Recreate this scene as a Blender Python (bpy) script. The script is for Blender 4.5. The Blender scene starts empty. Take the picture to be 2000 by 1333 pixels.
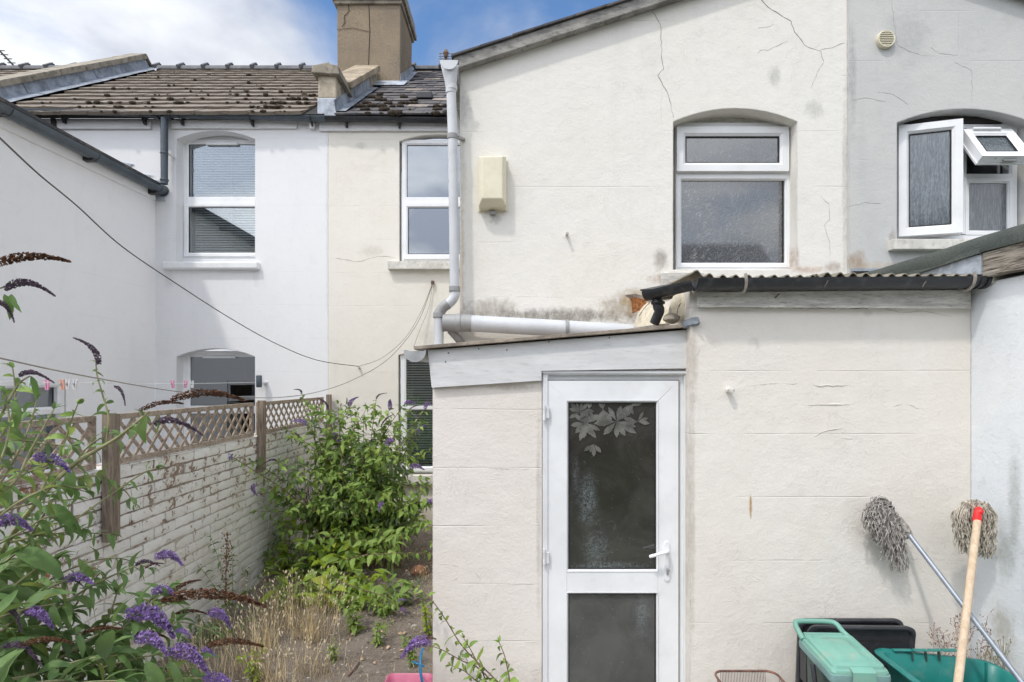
import bpy, bmesh, math, random
import numpy as np
from mathutils import Vector, Matrix, noise
from mathutils.geometry import tessellate_polygon
R = math.radians
random.seed(7)
scene = bpy.context.scene
C = scene.collection

# ---------------------------------------------------------------- camera, world, sun, exposure
F, CX, HY, CH = 1100.0, 1010.0, 745.0, 1.85      # focal length and vanishing point measured on the 2000 px photograph, eye height
cam_d = bpy.data.cameras.new('camera'); cam = bpy.data.objects.new('camera', cam_d); C.objects.link(cam)
cam.location = (0, 0, CH); cam.rotation_euler = (R(90), 0, 0)
cam_d.sensor_width = 36; cam_d.lens = 36 * F / 2000
cam_d.shift_x = (1000 - CX) / 2000; cam_d.shift_y = (HY - 666.5) / 2000
cam_d.clip_start = 0.05; cam_d.clip_end = 900
scene.camera = cam

SUN = Vector((0.80, 1.0, -2.05)).normalized()      # the way the light travels
elev = math.asin(-SUN.z)
az = math.atan2(-SUN.x, -SUN.y)                    # compass direction towards the sun, from +Y clockwise
world = bpy.data.worlds.new('World'); scene.world = world; world.use_nodes = True
wn, wl = world.node_tree.nodes, world.node_tree.links
bg = wn['Background']; bg.inputs['Strength'].default_value = 0.15
sky = wn.new('ShaderNodeTexSky'); sky.sky_type = 'NISHITA'; sky.sun_disc = False
sky.sun_elevation = elev; sky.sun_rotation = az; sky.air_density = 1.0; sky.dust_density = 0.6; sky.ozone_density = 1.6
def wmath(op, a, b=None, c=None):
    n = wn.new('ShaderNodeMath'); n.operation = op
    for i, v in enumerate((a, b, c)):
        if v is None: continue
        if isinstance(v, (int, float)): n.inputs[i].default_value = v
        else: wl.new(v, n.inputs[i])
    return n.outputs[0]
tc = wn.new('ShaderNodeTexCoord'); sep = wn.new('ShaderNodeSeparateXYZ'); wl.new(tc.outputs['Generated'], sep.inputs[0])
den = wmath('ADD', wmath('ABSOLUTE', sep.outputs[2]), 0.22)
comb = wn.new('ShaderNodeCombineXYZ')
wl.new(wmath('DIVIDE', sep.outputs[0], den), comb.inputs[0]); wl.new(wmath('DIVIDE', sep.outputs[1], den), comb.inputs[1])
comb.inputs[2].default_value = 3.7
cn = wn.new('ShaderNodeTexNoise'); cn.inputs['Scale'].default_value = 1.7; cn.inputs['Detail'].default_value = 9; cn.inputs['Roughness'].default_value = 0.56; cn.inputs['Distortion'].default_value = 0.35
wl.new(comb.outputs[0], cn.inputs['Vector'])
cn2 = wn.new('ShaderNodeTexNoise'); cn2.inputs['Scale'].default_value = 0.55; cn2.inputs['Detail'].default_value = 3
wl.new(comb.outputs[0], cn2.inputs['Vector'])
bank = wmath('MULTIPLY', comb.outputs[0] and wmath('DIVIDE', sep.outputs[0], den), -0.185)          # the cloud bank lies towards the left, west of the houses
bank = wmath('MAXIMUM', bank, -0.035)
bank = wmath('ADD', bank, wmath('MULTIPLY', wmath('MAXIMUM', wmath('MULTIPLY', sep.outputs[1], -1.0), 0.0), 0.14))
bank = wmath('ADD', bank, wmath('MULTIPLY', wmath('MINIMUM', wmath('MAXIMUM', wmath('SUBTRACT', sep.outputs[0], 0.38), 0.0), 0.5), 0.6))   # and behind; extra cloud out of view at right, added to fill shaded walls
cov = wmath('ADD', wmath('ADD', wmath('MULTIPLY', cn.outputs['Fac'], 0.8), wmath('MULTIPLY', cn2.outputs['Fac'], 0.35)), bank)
cr = wn.new('ShaderNodeMapRange'); cr.interpolation_type = 'SMOOTHSTEP'
cr.inputs['From Min'].default_value = 0.45; cr.inputs['From Max'].default_value = 0.72
wl.new(cov, cr.inputs['Value'])
sh = wn.new('ShaderNodeMapRange'); sh.inputs['From Min'].default_value = 0.38; sh.inputs['From Max'].default_value = 0.62
cn3 = wn.new('ShaderNodeTexNoise'); cn3.inputs['Scale'].default_value = 2.6; cn3.inputs['Detail'].default_value = 6
mp = wn.new('ShaderNodeMapping'); mp.inputs['Location'].default_value = (4, 2, 8); wl.new(comb.outputs[0], mp.inputs[0]); wl.new(mp.outputs[0], cn3.inputs['Vector'])
wl.new(cn3.outputs['Fac'], sh.inputs['Value'])
cc = wn.new('ShaderNodeMix'); cc.data_type = 'RGBA'
cc.inputs['A'].default_value = (2.45, 2.65, 3.1, 1); cc.inputs['B'].default_value = (4.6, 4.7, 4.85, 1)
wl.new(sh.outputs[0], cc.inputs['Factor'])
skt = wn.new('ShaderNodeMix'); skt.data_type = 'RGBA'; skt.blend_type = 'MULTIPLY'; skt.inputs['Factor'].default_value = 1
wl.new(sky.outputs[0], skt.inputs['A']); skt.inputs['B'].default_value = (0.68, 0.86, 1.0, 1)
mx = wn.new('ShaderNodeMix'); mx.data_type = 'RGBA'
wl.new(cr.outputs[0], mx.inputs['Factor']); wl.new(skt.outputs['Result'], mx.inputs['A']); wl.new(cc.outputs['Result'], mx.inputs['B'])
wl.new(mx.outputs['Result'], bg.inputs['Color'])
# cloud brightened towards the sun, added as fill light on the walls
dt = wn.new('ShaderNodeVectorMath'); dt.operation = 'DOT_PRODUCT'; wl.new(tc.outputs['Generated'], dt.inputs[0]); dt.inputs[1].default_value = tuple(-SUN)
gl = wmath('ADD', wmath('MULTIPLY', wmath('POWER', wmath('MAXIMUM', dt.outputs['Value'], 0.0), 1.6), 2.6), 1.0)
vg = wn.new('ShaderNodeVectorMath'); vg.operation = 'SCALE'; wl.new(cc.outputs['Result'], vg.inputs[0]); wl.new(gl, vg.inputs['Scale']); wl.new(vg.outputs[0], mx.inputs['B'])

sun_d = bpy.data.lights.new('sun', 'SUN'); sun = bpy.data.objects.new('sun', sun_d); C.objects.link(sun)
sun_d.energy = 1.4; sun_d.angle = R(3.2); sun_d.color = (1.0, 0.945, 0.86)
sun.location = (-5, -6, 14); sun.rotation_euler = SUN.to_track_quat('-Z', 'Y').to_euler()
scene.view_settings.view_transform = 'Standard'; scene.view_settings.look = 'None'
scene.view_settings.gamma = 1.0; scene.view_settings.use_curve_mapping = False
scene.view_settings.exposure = 0.39

# ---------------------------------------------------------------- helpers
def X(px, Z): return (px - CX) * Z / F
def H(py, Z): return CH - (py - HY) * Z / F
def P(px, py, Z): return Vector((X(px, Z), Z, H(py, Z)))

class MB:
    def __init__(s): s.v = []; s.f = []
    def add(s, vs, fs):
        o = len(s.v); s.v.extend([tuple(v) for v in vs]); s.f.extend([tuple(i + o for i in f) for f in fs]); return s
    def box(s, x0, x1, y0, y1, z0, z1):
        return s.add([(x0,y0,z0),(x1,y0,z0),(x1,y1,z0),(x0,y1,z0),(x0,y0,z1),(x1,y0,z1),(x1,y1,z1),(x0,y1,z1)],
                     [(0,3,2,1),(4,5,6,7),(0,1,5,4),(1,2,6,5),(2,3,7,6),(3,0,4,7)])
    def beam(s, a, b, w, h, up=Vector((0,0,1))):
        a, b = Vector(a), Vector(b); d = (b - a).normalized(); r = d.cross(up).normalized() * w / 2; u = r.cross(d).normalized() * h / 2
        vs = [a-r-u, a+r-u, a+r+u, a-r+u, b-r-u, b+r-u, b+r+u, b-r+u]
        return s.add(vs, [(0,1,2,3),(4,7,6,5),(0,4,5,1),(1,5,6,2),(2,6,7,3),(3,7,4,0)])
    def prism(s, pts, off):
        """closed outline (list of Vectors) extruded by the vector off"""
        n = len(pts); off = Vector(off); pts = [Vector(p) for p in pts]
        tri = tessellate_polygon([pts])
        vs = pts + [p + off for p in pts]
        fs = [tuple(t) for t in tri] + [tuple(i + n for i in reversed(t)) for t in tri]
        fs += [(i, (i+1) % n, (i+1) % n + n, i + n) for i in range(n)]
        return s.add(vs, fs)
    def tube(s, pts, r, n=8, cap=True):
        pts = [Vector(p) for p in pts]; m = len(pts)
        rs = r if isinstance(r, (list, tuple)) else [r] * m
        vs = []; up = None
        for i, p in enumerate(pts):
            d = (pts[min(i+1, m-1)] - pts[max(i-1, 0)])
            d = d.normalized() if d.length > 1e-9 else Vector((0,0,1))
            if up is None:
                up = Vector((0,0,1)) if abs(d.z) < 0.9 else Vector((1,0,0))
            a = (up - d * up.dot(d)).normalized(); up = a; b = d.cross(a)
            for k in range(n):
                t = 2 * math.pi * k / n
                vs.append(p + (a * math.cos(t) + b * math.sin(t)) * rs[i])
        fs = [(i*n+k, i*n+(k+1) % n, (i+1)*n+(k+1) % n, (i+1)*n+k) for i in range(m-1) for k in range(n)]
        if cap: fs += [tuple(reversed(range(n))), tuple((m-1)*n+k for k in range(n))]
        return s.add(vs, fs)
    def loops(s, loops, close=False, cap0=False, cap1=False):
        n = len(loops[0]); vs = [p for l in loops for p in l]; m = len(loops)
        rng = range(m if close else m - 1)
        fs = [(i*n+k, i*n+(k+1) % n, ((i+1) % m)*n+(k+1) % n, ((i+1) % m)*n+k) for i in rng for k in range(n)]
        if cap0: fs.append(tuple(reversed(range(n))))
        if cap1: fs.append(tuple((m-1)*n+k for k in range(n)))
        return s.add(vs, fs)
    def ring(s, x0, x1, z0, z1, prof, M=None):
        """mitred rectangular frame in an x-z plane; prof = [(inset, y)...] swept round as a closed profile"""
        ls = []
        for ins, y in prof:
            l = [Vector((x0+ins, y, z0+ins)), Vector((x1-ins, y, z0+ins)), Vector((x1-ins, y, z1-ins)), Vector((x0+ins, y, z1-ins))]
            if M: l = [M @ p for p in l]
            ls.append(l)
        return s.loops(ls, close=True)
    def lathe(s, prof, c, axis='z', n=20):
        ls = []
        for r, h in prof:
            l = []
            for k in range(n):
                t = 2*math.pi*k/n; a, b = r*math.cos(t), r*math.sin(t)
                l.append(Vector(c) + (Vector((a,b,h)) if axis == 'z' else Vector((a,h,b)) if axis == 'y' else Vector((h,a,b))))
            ls.append(l)
        return s.loops(ls, cap0=True, cap1=True)
    def mesh(s, name, mat, smooth=None):
        me = bpy.data.meshes.new(name); me.from_pydata(s.v, [], s.f); me.validate()
        bm = bmesh.new(); bm.from_mesh(me); bmesh.ops.recalc_face_normals(bm, faces=bm.faces); bm.to_mesh(me); bm.free()
        if mat: me.materials.append(mat)
        if smooth is not None:
            me.shade_smooth(); me.set_sharp_from_angle(angle=R(smooth))
        return me
    def build(s, name, mat, parent=None, smooth=None, bevel=0, loc=None, **kw):
        if parent is None and loc is None and s.v:
            a = np.array(s.v); lo, hi = a.min(0), a.max(0); loc = Vector(((lo[0]+hi[0])/2, (lo[1]+hi[1])/2, lo[2]))
        if loc is not None: s.v = [(v[0]-loc[0], v[1]-loc[1], v[2]-loc[2]) for v in s.v]
        me = s.mesh(name, mat, smooth)
        o = bpy.data.objects.new(name, me); C.objects.link(o)
        if loc is not None: o.location = loc
        if bevel:
            b = o.modifiers.new('bevel', 'BEVEL'); b.width = bevel; b.segments = 2; b.limit_method = 'ANGLE'; b.angle_limit = R(40)
        adopt(o, parent); tag(o, **kw)
        return o
def adopt(o, parent):
    if parent is None: return
    o.parent = parent
    if parent.type == 'EMPTY': o.matrix_parent_inverse = Matrix.Translation(-parent.location)
def tag(o, label=None, cat=None, group=None, kind=None):
    if label: o['label'] = label
    if cat: o['category'] = cat
    if group: o['group'] = group
    if kind: o['kind'] = kind
    return o
def thing(name, loc, label, cat, group=None):
    o = bpy.data.objects.new(name, None); C.objects.link(o); o.location = loc; o.empty_display_size = 0.2
    return tag(o, label, cat, group)
def inst(name, me, M, parent, **kw):
    o = bpy.data.objects.new(name, me); C.objects.link(o); o.matrix_basis = M; adopt(o, parent); tag(o, **kw); return o
def smooth_path(pts, sub=6):
    """Catmull-Rom through the points"""
    pts = [Vector(p) for p in pts]; out = []
    for i in range(len(pts)-1):
        p0, p1, p2, p3 = pts[max(i-1,0)], pts[i], pts[i+1], pts[min(i+2, len(pts)-1)]
        for k in range(sub):
            t = k/sub
            out.append(0.5*((2*p1)+(p2-p0)*t+(2*p0-5*p1+4*p2-p3)*t*t+(3*p1-p0-3*p2+p3)*t**3))
    out.append(pts[-1]); return out
def arch(x0, x1, zs, zc, n=12):
    """points of a segmental arch from x1 to x0"""
    return [(x1+(x0-x1)*i/n, zs+(zc-zs)*(1-(2*i/n-1)**2)) for i in range(n+1)]
def opening(x0, x1, z0, zs, zc):
    return [(x0, z0), (x1, z0)] + arch(x0, x1, zs, zc)
def wall_xz(outline, holes, y, depth, name, mat, parent, thick=0.25, **kw):
    """wall in an x-z plane with real openings: front face at y, reveals going back"""
    m = MB(); polys = [[Vector((a, y, b)) for a, b in outline]] + [[Vector((a, y, b)) for a, b in h] for h in holes]
    flat = [v for p in polys for v in p]
    m.add(flat, [tuple(t) for t in tessellate_polygon(polys)])
    k = len(outline); back = y + thick
    m.add([Vector((a, yy, b)) for yy in (y, back) for a, b in outline], [(i, (i+1) % k, (i+1) % k+k, i+k) for i in range(k)])
    for h in holes:
        k = len(h)
        m.add([Vector((a, yy, b)) for yy in (y, y+depth) for a, b in h], [(i, (i+1) % k, (i+1) % k+k, i+k) for i in range(k)])
    me = bpy.data.meshes.new(name); me.from_pydata([tuple(v) for v in m.v], [], m.f); me.validate()
    bm = bmesh.new(); bm.from_mesh(me); bmesh.ops.remove_doubles(bm, verts=bm.verts, dist=1e-5); bmesh.ops.recalc_face_normals(bm, faces=bm.faces)
    f0 = max((f for f in bm.faces if abs(f.normal.y) > .9), key=lambda f: f.calc_area())
    if f0.normal.y > 0: bmesh.ops.reverse_faces(bm, faces=bm.faces)
    bm.to_mesh(me); bm.free(); me.materials.append(mat)
    o = bpy.data.objects.new(name, me); C.objects.link(o); adopt(o, parent); tag(o, **kw); return o

# ---------------------------------------------------------------- materials
class NT:
    def __init__(s, name):
        s.m = bpy.data.materials.new(name); s.m.use_nodes = True; s.n = s.m.node_tree.nodes; s.l = s.m.node_tree.links
        s.b = s.n['Principled BSDF']; s.out = s.n['Material Output']
        s.tc = s.n.new('ShaderNodeTexCoord'); s.geo = s.n.new('ShaderNodeNewGeometry')
        s.pos = s.geo.outputs['Position']
    def put(s, sock, v):
        if isinstance(v, (int, float)): sock.default_value = v
        elif isinstance(v, (tuple, list)): sock.default_value = tuple(v) + ((1,) if len(v) == 3 and len(sock.default_value) == 4 else ())
        else: s.l.new(v, sock)
    def math(s, op, a, b=0.0, clamp=False):
        n = s.n.new('ShaderNodeMath'); n.operation = op; n.use_clamp = clamp; s.put(n.inputs[0], a); s.put(n.inputs[1], b); return n.outputs[0]
    def vmath(s, op, a, b=(0,0,0)):
        n = s.n.new('ShaderNodeVectorMath'); n.operation = op; s.put(n.inputs[0], a); s.put(n.inputs[1], b)
        return n.outputs['Value'] if op in ('LENGTH', 'DOT_PRODUCT', 'DISTANCE') else n.outputs[0]
    def noise(s, scale, detail=4, rough=0.55, vec=None, stretch=None, dist=0.0):
        v = vec or s.pos
        if stretch: v = s.vmath('MULTIPLY', v, stretch)
        n = s.n.new('ShaderNodeTexNoise'); n.inputs['Scale'].default_value = scale; n.inputs['Detail'].default_value = detail
        n.inputs['Roughness'].default_value = rough; n.inputs['Distortion'].default_value = dist; s.l.new(v, n.inputs['Vector']); return n.outputs['Fac']
    def voro(s, scale, feature='F1', vec=None, stretch=None):
        v = vec or s.pos
        if stretch: v = s.vmath('MULTIPLY', v, stretch)
        n = s.n.new('ShaderNodeTexVoronoi'); n.inputs['Scale'].default_value = scale; n.feature = feature; s.l.new(v, n.inputs['Vector']); return n.outputs['Distance']
    def ramp(s, v, a, b, lo=0.0, hi=1.0, smooth=True):
        n = s.n.new('ShaderNodeMapRange'); n.interpolation_type = 'SMOOTHSTEP' if smooth else 'LINEAR'
        s.put(n.inputs['Value'], v)
        n.inputs['From Min'].default_value = a; n.inputs['From Max'].default_value = b; n.inputs['To Min'].default_value = lo; n.inputs['To Max'].default_value = hi
        return n.outputs[0]
    def mix(s, f, a, b, blend='MIX'):
        n = s.n.new('ShaderNodeMix'); n.data_type = 'RGBA'; n.blend_type = blend; s.put(n.inputs['Factor'], f); s.put(n.inputs['A'], a); s.put(n.inputs['B'], b); return n.outputs['Result']
    def bump(s, h, strength=0.3, dist=0.01, normal=None):
        n = s.n.new('ShaderNodeBump'); n.inputs['Strength'].default_value = strength; n.inputs['Distance'].default_value = dist
        s.put(n.inputs['Height'], h)
        if normal is not None: s.l.new(normal, n.inputs['Normal'])
        return n.outputs[0]
    def bevel(s, r, k=4):
        n = s.n.new('ShaderNodeBevel'); n.samples = k; n.inputs['Radius'].default_value = r; return n.outputs[0]
    def rnd(s):
        a = s.n.new('ShaderNodeObjectInfo').outputs['Random']; return s.math('FRACT', s.math('ADD', a, s.geo.outputs['Random Per Island']))
    def done(s, col, rough=0.6, normal=None, metal=0.0, spec=0.5, **kw):
        s.put(s.b.inputs['Base Color'], col); s.put(s.b.inputs['Roughness'], rough); s.b.inputs['Metallic'].default_value = metal
        s.b.inputs['Specular IOR Level'].default_value = spec
        if normal is not None: s.l.new(normal, s.b.inputs['Normal'])
        for k, v in kw.items(): s.put(s.b.inputs[k.replace('_', ' ')], v)
        return s.m

def plain(name, col, rough=0.5, var=0.12, scale=6, bump=0.05, bscale=60, dirt=None, dirt_amt=0.5, metal=0.0, spec=0.5, stretch=None, bev=0):
    t = NT(name); n1 = t.noise(scale, 5, 0.6, stretch=stretch)
    dark = tuple(c*(1-var*1.6) for c in col); light = tuple(min(1, c*(1+var)) for c in col)
    c = t.mix(t.ramp(n1, .3, .7), dark, light)
    if dirt: c = t.mix(t.math('MULTIPLY', t.ramp(t.noise(scale*2.7, 6, .65, stretch=stretch), .5, .72), dirt_amt), c, dirt)
    nb = t.bump(t.noise(bscale, 4, .6, stretch=stretch), bump, .004, t.bevel(bev) if bev else None)
    return t.done(c, t.ramp(n1, .2, .8, rough-.08, rough+.08), nb, metal, spec)

def plaster(name, base, lines_z=None, lines_s=0.4, vlines=None, spots=(), tint=None, rough_bump=1.0, axis='x', grime=0.25, lower=None, fade=None):
    """painted render: trowel lumps, brush grain, ruled joints that come and go, stains of their own shape"""
    t = NT(name); pos = t.pos
    big = t.noise(1.3, 5, .6); mid = t.noise(9, 5, .62); fine = t.noise(95, 4, .6); sx = t.noise(30, 4, .6, stretch=(1, 1, 1.5))
    c2 = tuple(v*.93 for v in base); c3 = tint or (base[0]*.975, base[1]*.965, base[2]*.945)
    col = t.mix(t.ramp(big, .32, .68), base, c3); col = t.mix(t.math('MULTIPLY', t.ramp(mid, .52, .78), .5), col, c2)
    patch = t.noise(2.6, 7, .7, dist=.6)
    col = t.mix(t.math('MULTIPLY', t.ramp(patch, .56, .7), grime), col, tuple(v*.72 for v in base))
    pits = t.ramp(t.noise(38, 3, .5), .70, .76)
    col = t.mix(t.math('MULTIPLY', pits, .25*grime*4), col, tuple(v*.55 for v in base))
    streak = t.ramp(t.noise(8, 5, .65, stretch=(1, 1, .10)), .52, .74); col = t.mix(t.math('MULTIPLY', streak, .05+grime*.45), col, tuple(v*.74 for v in base))
    h = t.math('ADD', t.math('MULTIPLY', fine, .30), t.math('ADD', t.math('MULTIPLY', mid, 1.1), t.math('MULTIPLY', sx, .30)))
    chip = t.voro(7.5, 'SMOOTH_F1'); h = t.math('ADD', h, t.math('MULTIPLY', chip, .5))
    ridge = t.ramp(t.math('ABSOLUTE', t.math('SUBTRACT', t.noise(3.1, 6, .68, dist=1.2), .5)), 0, .012, 1, 0)
    rm = t.math('MULTIPLY', ridge, t.ramp(t.noise(1.9, 2), .52, .62)); h = t.math('ADD', h, t.math('MULTIPLY', rm, .30))
    sepn = t.n.new('ShaderNodeSeparateXYZ'); t.l.new(pos, sepn.inputs[0]); px = sepn.outputs[0] if axis == 'x' else sepn.outputs[1]; pz = sepn.outputs[2]
    if lines_z is not None:
        wob = t.math('MULTIPLY', t.math('SUBTRACT', t.noise(1.2, 3), .5), .02)
        zz = t.math('ADD', pz, wob)
        def line(v, off, sp, w):
            fr = t.math('FRACT', t.math('DIVIDE', t.math('SUBTRACT', v, off), sp)); d = t.math('MINIMUM', fr, t.math('SUBTRACT', 1.0, fr))
            return t.ramp(d, 0, w/sp, 1, 0)
        L = line(zz, lines_z, lines_s, .0045)
        gate = t.ramp(t.noise(2.3, 3, stretch=(1, 1, 3)), .44, .62); L = t.math('MULTIPLY', L, gate)
        if vlines:
            row = t.math('FLOOR', t.math('DIVIDE', t.math('SUBTRACT', zz, lines_z), lines_s))
            sh = t.math('MULTIPLY', t.math('MODULO', t.math('ADD', row, 40), 2.0), vlines/2)
            V = line(t.math('ADD', px, sh), .1, vlines, .004); V = t.math('MULTIPLY', V, t.ramp(t.noise(1.7, 3), .5, .62)); L = t.math('MAXIMUM', L, t.math('MULTIPLY', V, .7))
        h = t.math('SUBTRACT', h, t.math('MULTIPLY', L, .5)); col = t.mix(t.math('MULTIPLY', L, .22), col, tuple(v*.5 for v in base))
    for (sx_, sz_, rx, rz, amt, dc) in spots:
        d = t.vmath('MULTIPLY', t.vmath('SUBTRACT', pos, (sx_, 0, sz_) if axis == 'x' else (0, sx_, sz_)), (1/rx, 0, 1/rz) if axis == 'x' else (0, 1/rx, 1/rz))
        ln = t.vmath('LENGTH', d); ln = t.math('ADD', ln, t.math('MULTIPLY', t.math('SUBTRACT', t.noise(16, 6, .7), .5), 1.5))
        msk = t.math('MULTIPLY', t.ramp(ln, .25, 1.05, 1, 0), amt)
        msk = t.math('MULTIPLY', msk, t.ramp(t.noise(45, 5, .7, stretch=(1, 1, .45)), .25, .6, .45, 1))
        col = t.mix(msk, col, dc)
    if lower:    # dirt and algae creeping up from the foot
        z0, z1, dc = lower; msk = t.ramp(t.math('ADD', pz, t.math('MULTIPLY', t.math('SUBTRACT', t.noise(5, 6, .7), .5), .5)), z0, z1, 1, 0); col = t.mix(t.math('MULTIPLY', msk, .55), col, dc)
    nb = t.bump(h, .37*rough_bump, .012, t.bevel(.012, 3))
    return t.done(col, .78, nb, spec=.25)

def px_spots(lst, Z):
    return [(X(a, Z), H(b, Z), rx*Z/F, rz*Z/F, amt, dc) for a, b, rx, rz, amt, dc in lst]
ZM, ZE, ZD, ZR = 7.1, 4.1, 3.2, 3.1            # depths of the main front, two-storey wing, door porch wall, right-hand store wall
brownish = (.30, .25, .19); greyish = (.33, .33, .31); mould = (.16, .14, .11); rusty = (.36, .17, .07)
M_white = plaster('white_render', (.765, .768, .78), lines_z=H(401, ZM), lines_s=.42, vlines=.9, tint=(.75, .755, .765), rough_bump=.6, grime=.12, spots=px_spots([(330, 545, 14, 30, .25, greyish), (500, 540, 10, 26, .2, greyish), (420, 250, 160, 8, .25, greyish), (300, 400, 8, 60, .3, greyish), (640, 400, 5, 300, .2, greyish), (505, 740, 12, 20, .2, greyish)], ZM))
M_white_side = plaster('white_render_side_lifted', (.84, .84, .85), tint=(.86, .86, .87), rough_bump=.6, grime=.14, axis='y', lines_z=.3, lines_s=.45)  # side wall colour lifted above the front's to lighten its shade
M_cream_main = plaster('cream_render', (.76, .73, .67), lines_z=H(338, ZM), lines_s=.42, vlines=.95, grime=.2,
    spots=px_spots([(705, 285, 14, 9, .35, greyish), (725, 490, 30, 14, .25, brownish), (800, 940, 60, 20, .5, brownish), (850, 660, 40, 30, .3, greyish)], ZM), lower=(.0, .5, (.33, .29, .22)))
M_cream_wing = plaster('cream_render_wing', (.77, .75, .705), lines_z=H(257, ZE), lines_s=.403, vlines=.95, grime=.25,
    spots=px_spots([(1291, 508, 17, 34, .8, (.30, .27, .24)), (1590, 215, 26, 24, .42, greyish), (1513, 148, 15, 30, .5, greyish),
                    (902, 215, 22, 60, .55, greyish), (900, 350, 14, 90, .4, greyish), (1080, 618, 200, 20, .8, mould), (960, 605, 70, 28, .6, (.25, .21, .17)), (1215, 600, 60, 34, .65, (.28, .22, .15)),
                    (1552, 505, 12, 40, .7, (.36, .27, .21)), (1628, 522, 22, 14, .7, (.34, .27, .22)), (1310, 545, 60, 14, .6, (.36, .26, .2)), (1580, 528, 40, 10, .5, rusty), (1240, 590, 34, 30, .7, (.36, .24, .1)),
                    (968, 428, 16, 14, .7, greyish), (1350, 520, 40, 12, .4, brownish), (900, 520, 9, 160, .6, (.42, .33, .24)), (1650, 380, 7, 260, .45, greyish), (1317, 420, 5, 100, .45, brownish)], ZE))
M_porch = plaster('cream_render_porch', (.755, .705, .665), lines_z=H(914, ZD), lines_s=.329, vlines=None, rough_bump=1.2, grime=.15,
    spots=px_spots([(1052, 1000, 6, 280, .4, greyish), (1000, 757, 60, 8, .5, brownish)], ZD), lower=(-.1, .35, (.40, .36, .30)))
M_store = plaster('cream_render_store', (.765, .728, .68), lines_z=H(725, ZR), lines_s=.347, vlines=None, rough_bump=1.15, grime=.14,
    spots=px_spots([(1354, 700, 12, 110, .55, (.42, .36, .30)), (1466, 985, 3.4, 24, 1.0, (.42, .25, .08)), (1466, 1005, 2.4, 14, 1.0, (.40, .26, .10)), (1695, 612, 11, 8, .35, greyish), (1352, 1000, 8, 330, .4, brownish), (1473, 670, 16, 14, .2, greyish)], ZR), lower=(-.1, .4, (.42, .37, .30)))
M_grey = plaster('grey_render', (.575, .57, .55), lines_z=H(122, ZE), lines_s=.36, vlines=.62, tint=(.51, .515, .51), grime=.3, rough_bump=.8,
    spots=px_spots([(1770, 75, 60, 70, .4, (.30, .31, .32)), (1672, 515, 24, 30, .8, (.32, .22, .13)), (1720, 525, 70, 16, .6, (.45, .36, .25)), (1662, 150, 10, 120, .5, (.26, .27, .27)), (1740, 470, 10, 25, .6, (.25, .22, .2))], ZE))
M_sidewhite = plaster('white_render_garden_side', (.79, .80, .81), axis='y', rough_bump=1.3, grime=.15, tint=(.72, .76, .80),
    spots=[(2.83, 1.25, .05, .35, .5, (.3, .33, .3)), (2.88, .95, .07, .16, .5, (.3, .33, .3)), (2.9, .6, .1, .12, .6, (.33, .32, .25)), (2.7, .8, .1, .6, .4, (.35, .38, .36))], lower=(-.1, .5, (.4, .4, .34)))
M_upvc = plain('white_plastic', (.80, .81, .825), .34, .035, 3, .03, 30, dirt=(.55, .54, .51), dirt_amt=.2, bev=.002)
M_upvc_old = plain('weathered_white_plastic', (.72, .73, .75), .4, .05, 3, .02, 30, dirt=(.45, .43, .4), dirt_amt=.2, bev=.002)
M_gasket = plain('black_rubber', (.02, .02, .022), .6, .1)
M_paintwood = plain('white_painted_board', (.67, .67, .675), .5, .05, 4, .28, 36, dirt=(.33, .32, .31), dirt_amt=.35, stretch=(1, 1, 6))
M_paintold = plain('peeling_painted_board', (.60, .585, .54), .6, .16, 7, .7, 30, dirt=(.22, .18, .14), dirt_amt=.75, stretch=(1, 1, 5))
M_kneel = plain('stained_kneeler_render', (.44, .38, .29), .85, .2, 6, .6, 40, dirt=(.2, .17, .13), dirt_amt=.5, bev=.01)
M_sill = plain('painted_stone_sill', (.66, .64, .59), .7, .12, 9, .5, 40, dirt=(.28, .25, .2), dirt_amt=.5, bev=.01)
M_sill_white = plain('white_stone_sill', (.78, .79, .80), .7, .04, 7, .6, 22, bev=.015)
M_concrete = plain('weathered_coping_stone', (.30, .265, .21), .9, .25, 5, .8, 50, dirt=(.11, .095, .075), dirt_amt=.7, bev=.01)
M_verge = plain('grey_verge_board', (.30, .29, .27), .85, .25, 6, .8, 40, dirt=(.07, .065, .06), dirt_amt=.8, stretch=(1, 1, 2.5))
M_slabedge = plain('brown_roof_sheet_edge', (.32, .27, .22), .85, .25, 9, .8, 60, dirt=(.13, .10, .08), dirt_amt=.8)
M_greypvc = plain('grey_plastic_pipe', (.56, .575, .60), .42, .05, 4, .03, 40, dirt=(.33, .33, .33), dirt_amt=.25)
M_greypvc2 = plain('darker_grey_plastic', (.30, .30, .30), .45, .1, 6, .05, 40, dirt=(.16, .15, .14), dirt_amt=.4)
M_anthr = plain('slate_grey_gutter_paint', (.065, .085, .105), .38, .15, 5, .08, 40, dirt=(.16, .17, .18), dirt_amt=.25)
M_black = plain('black_gutter_plastic', (.022, .024, .028), .42, .2, 5, .12, 50, dirt=(.12, .12, .12), dirt_amt=.35)
M_dark = plain('dark_gap', (.03, .028, .026), .9)
M_lead = plain('lead_sheet', (.27, .30, .345), .5, .3, 7, .4, 18, dirt=(.46, .49, .52), dirt_amt=.6)
M_chalk = plain('bright_lead', (.38, .42, .48), .45, .25, 8, .4, 22, dirt=(.6, .62, .64), dirt_amt=.6)
M_moss = plain('dark_moss', (.045, .032, .022), .98, .5, 60, 1, 300, dirt=(.07, .06, .025), dirt_amt=.7)
M_felt = None
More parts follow.
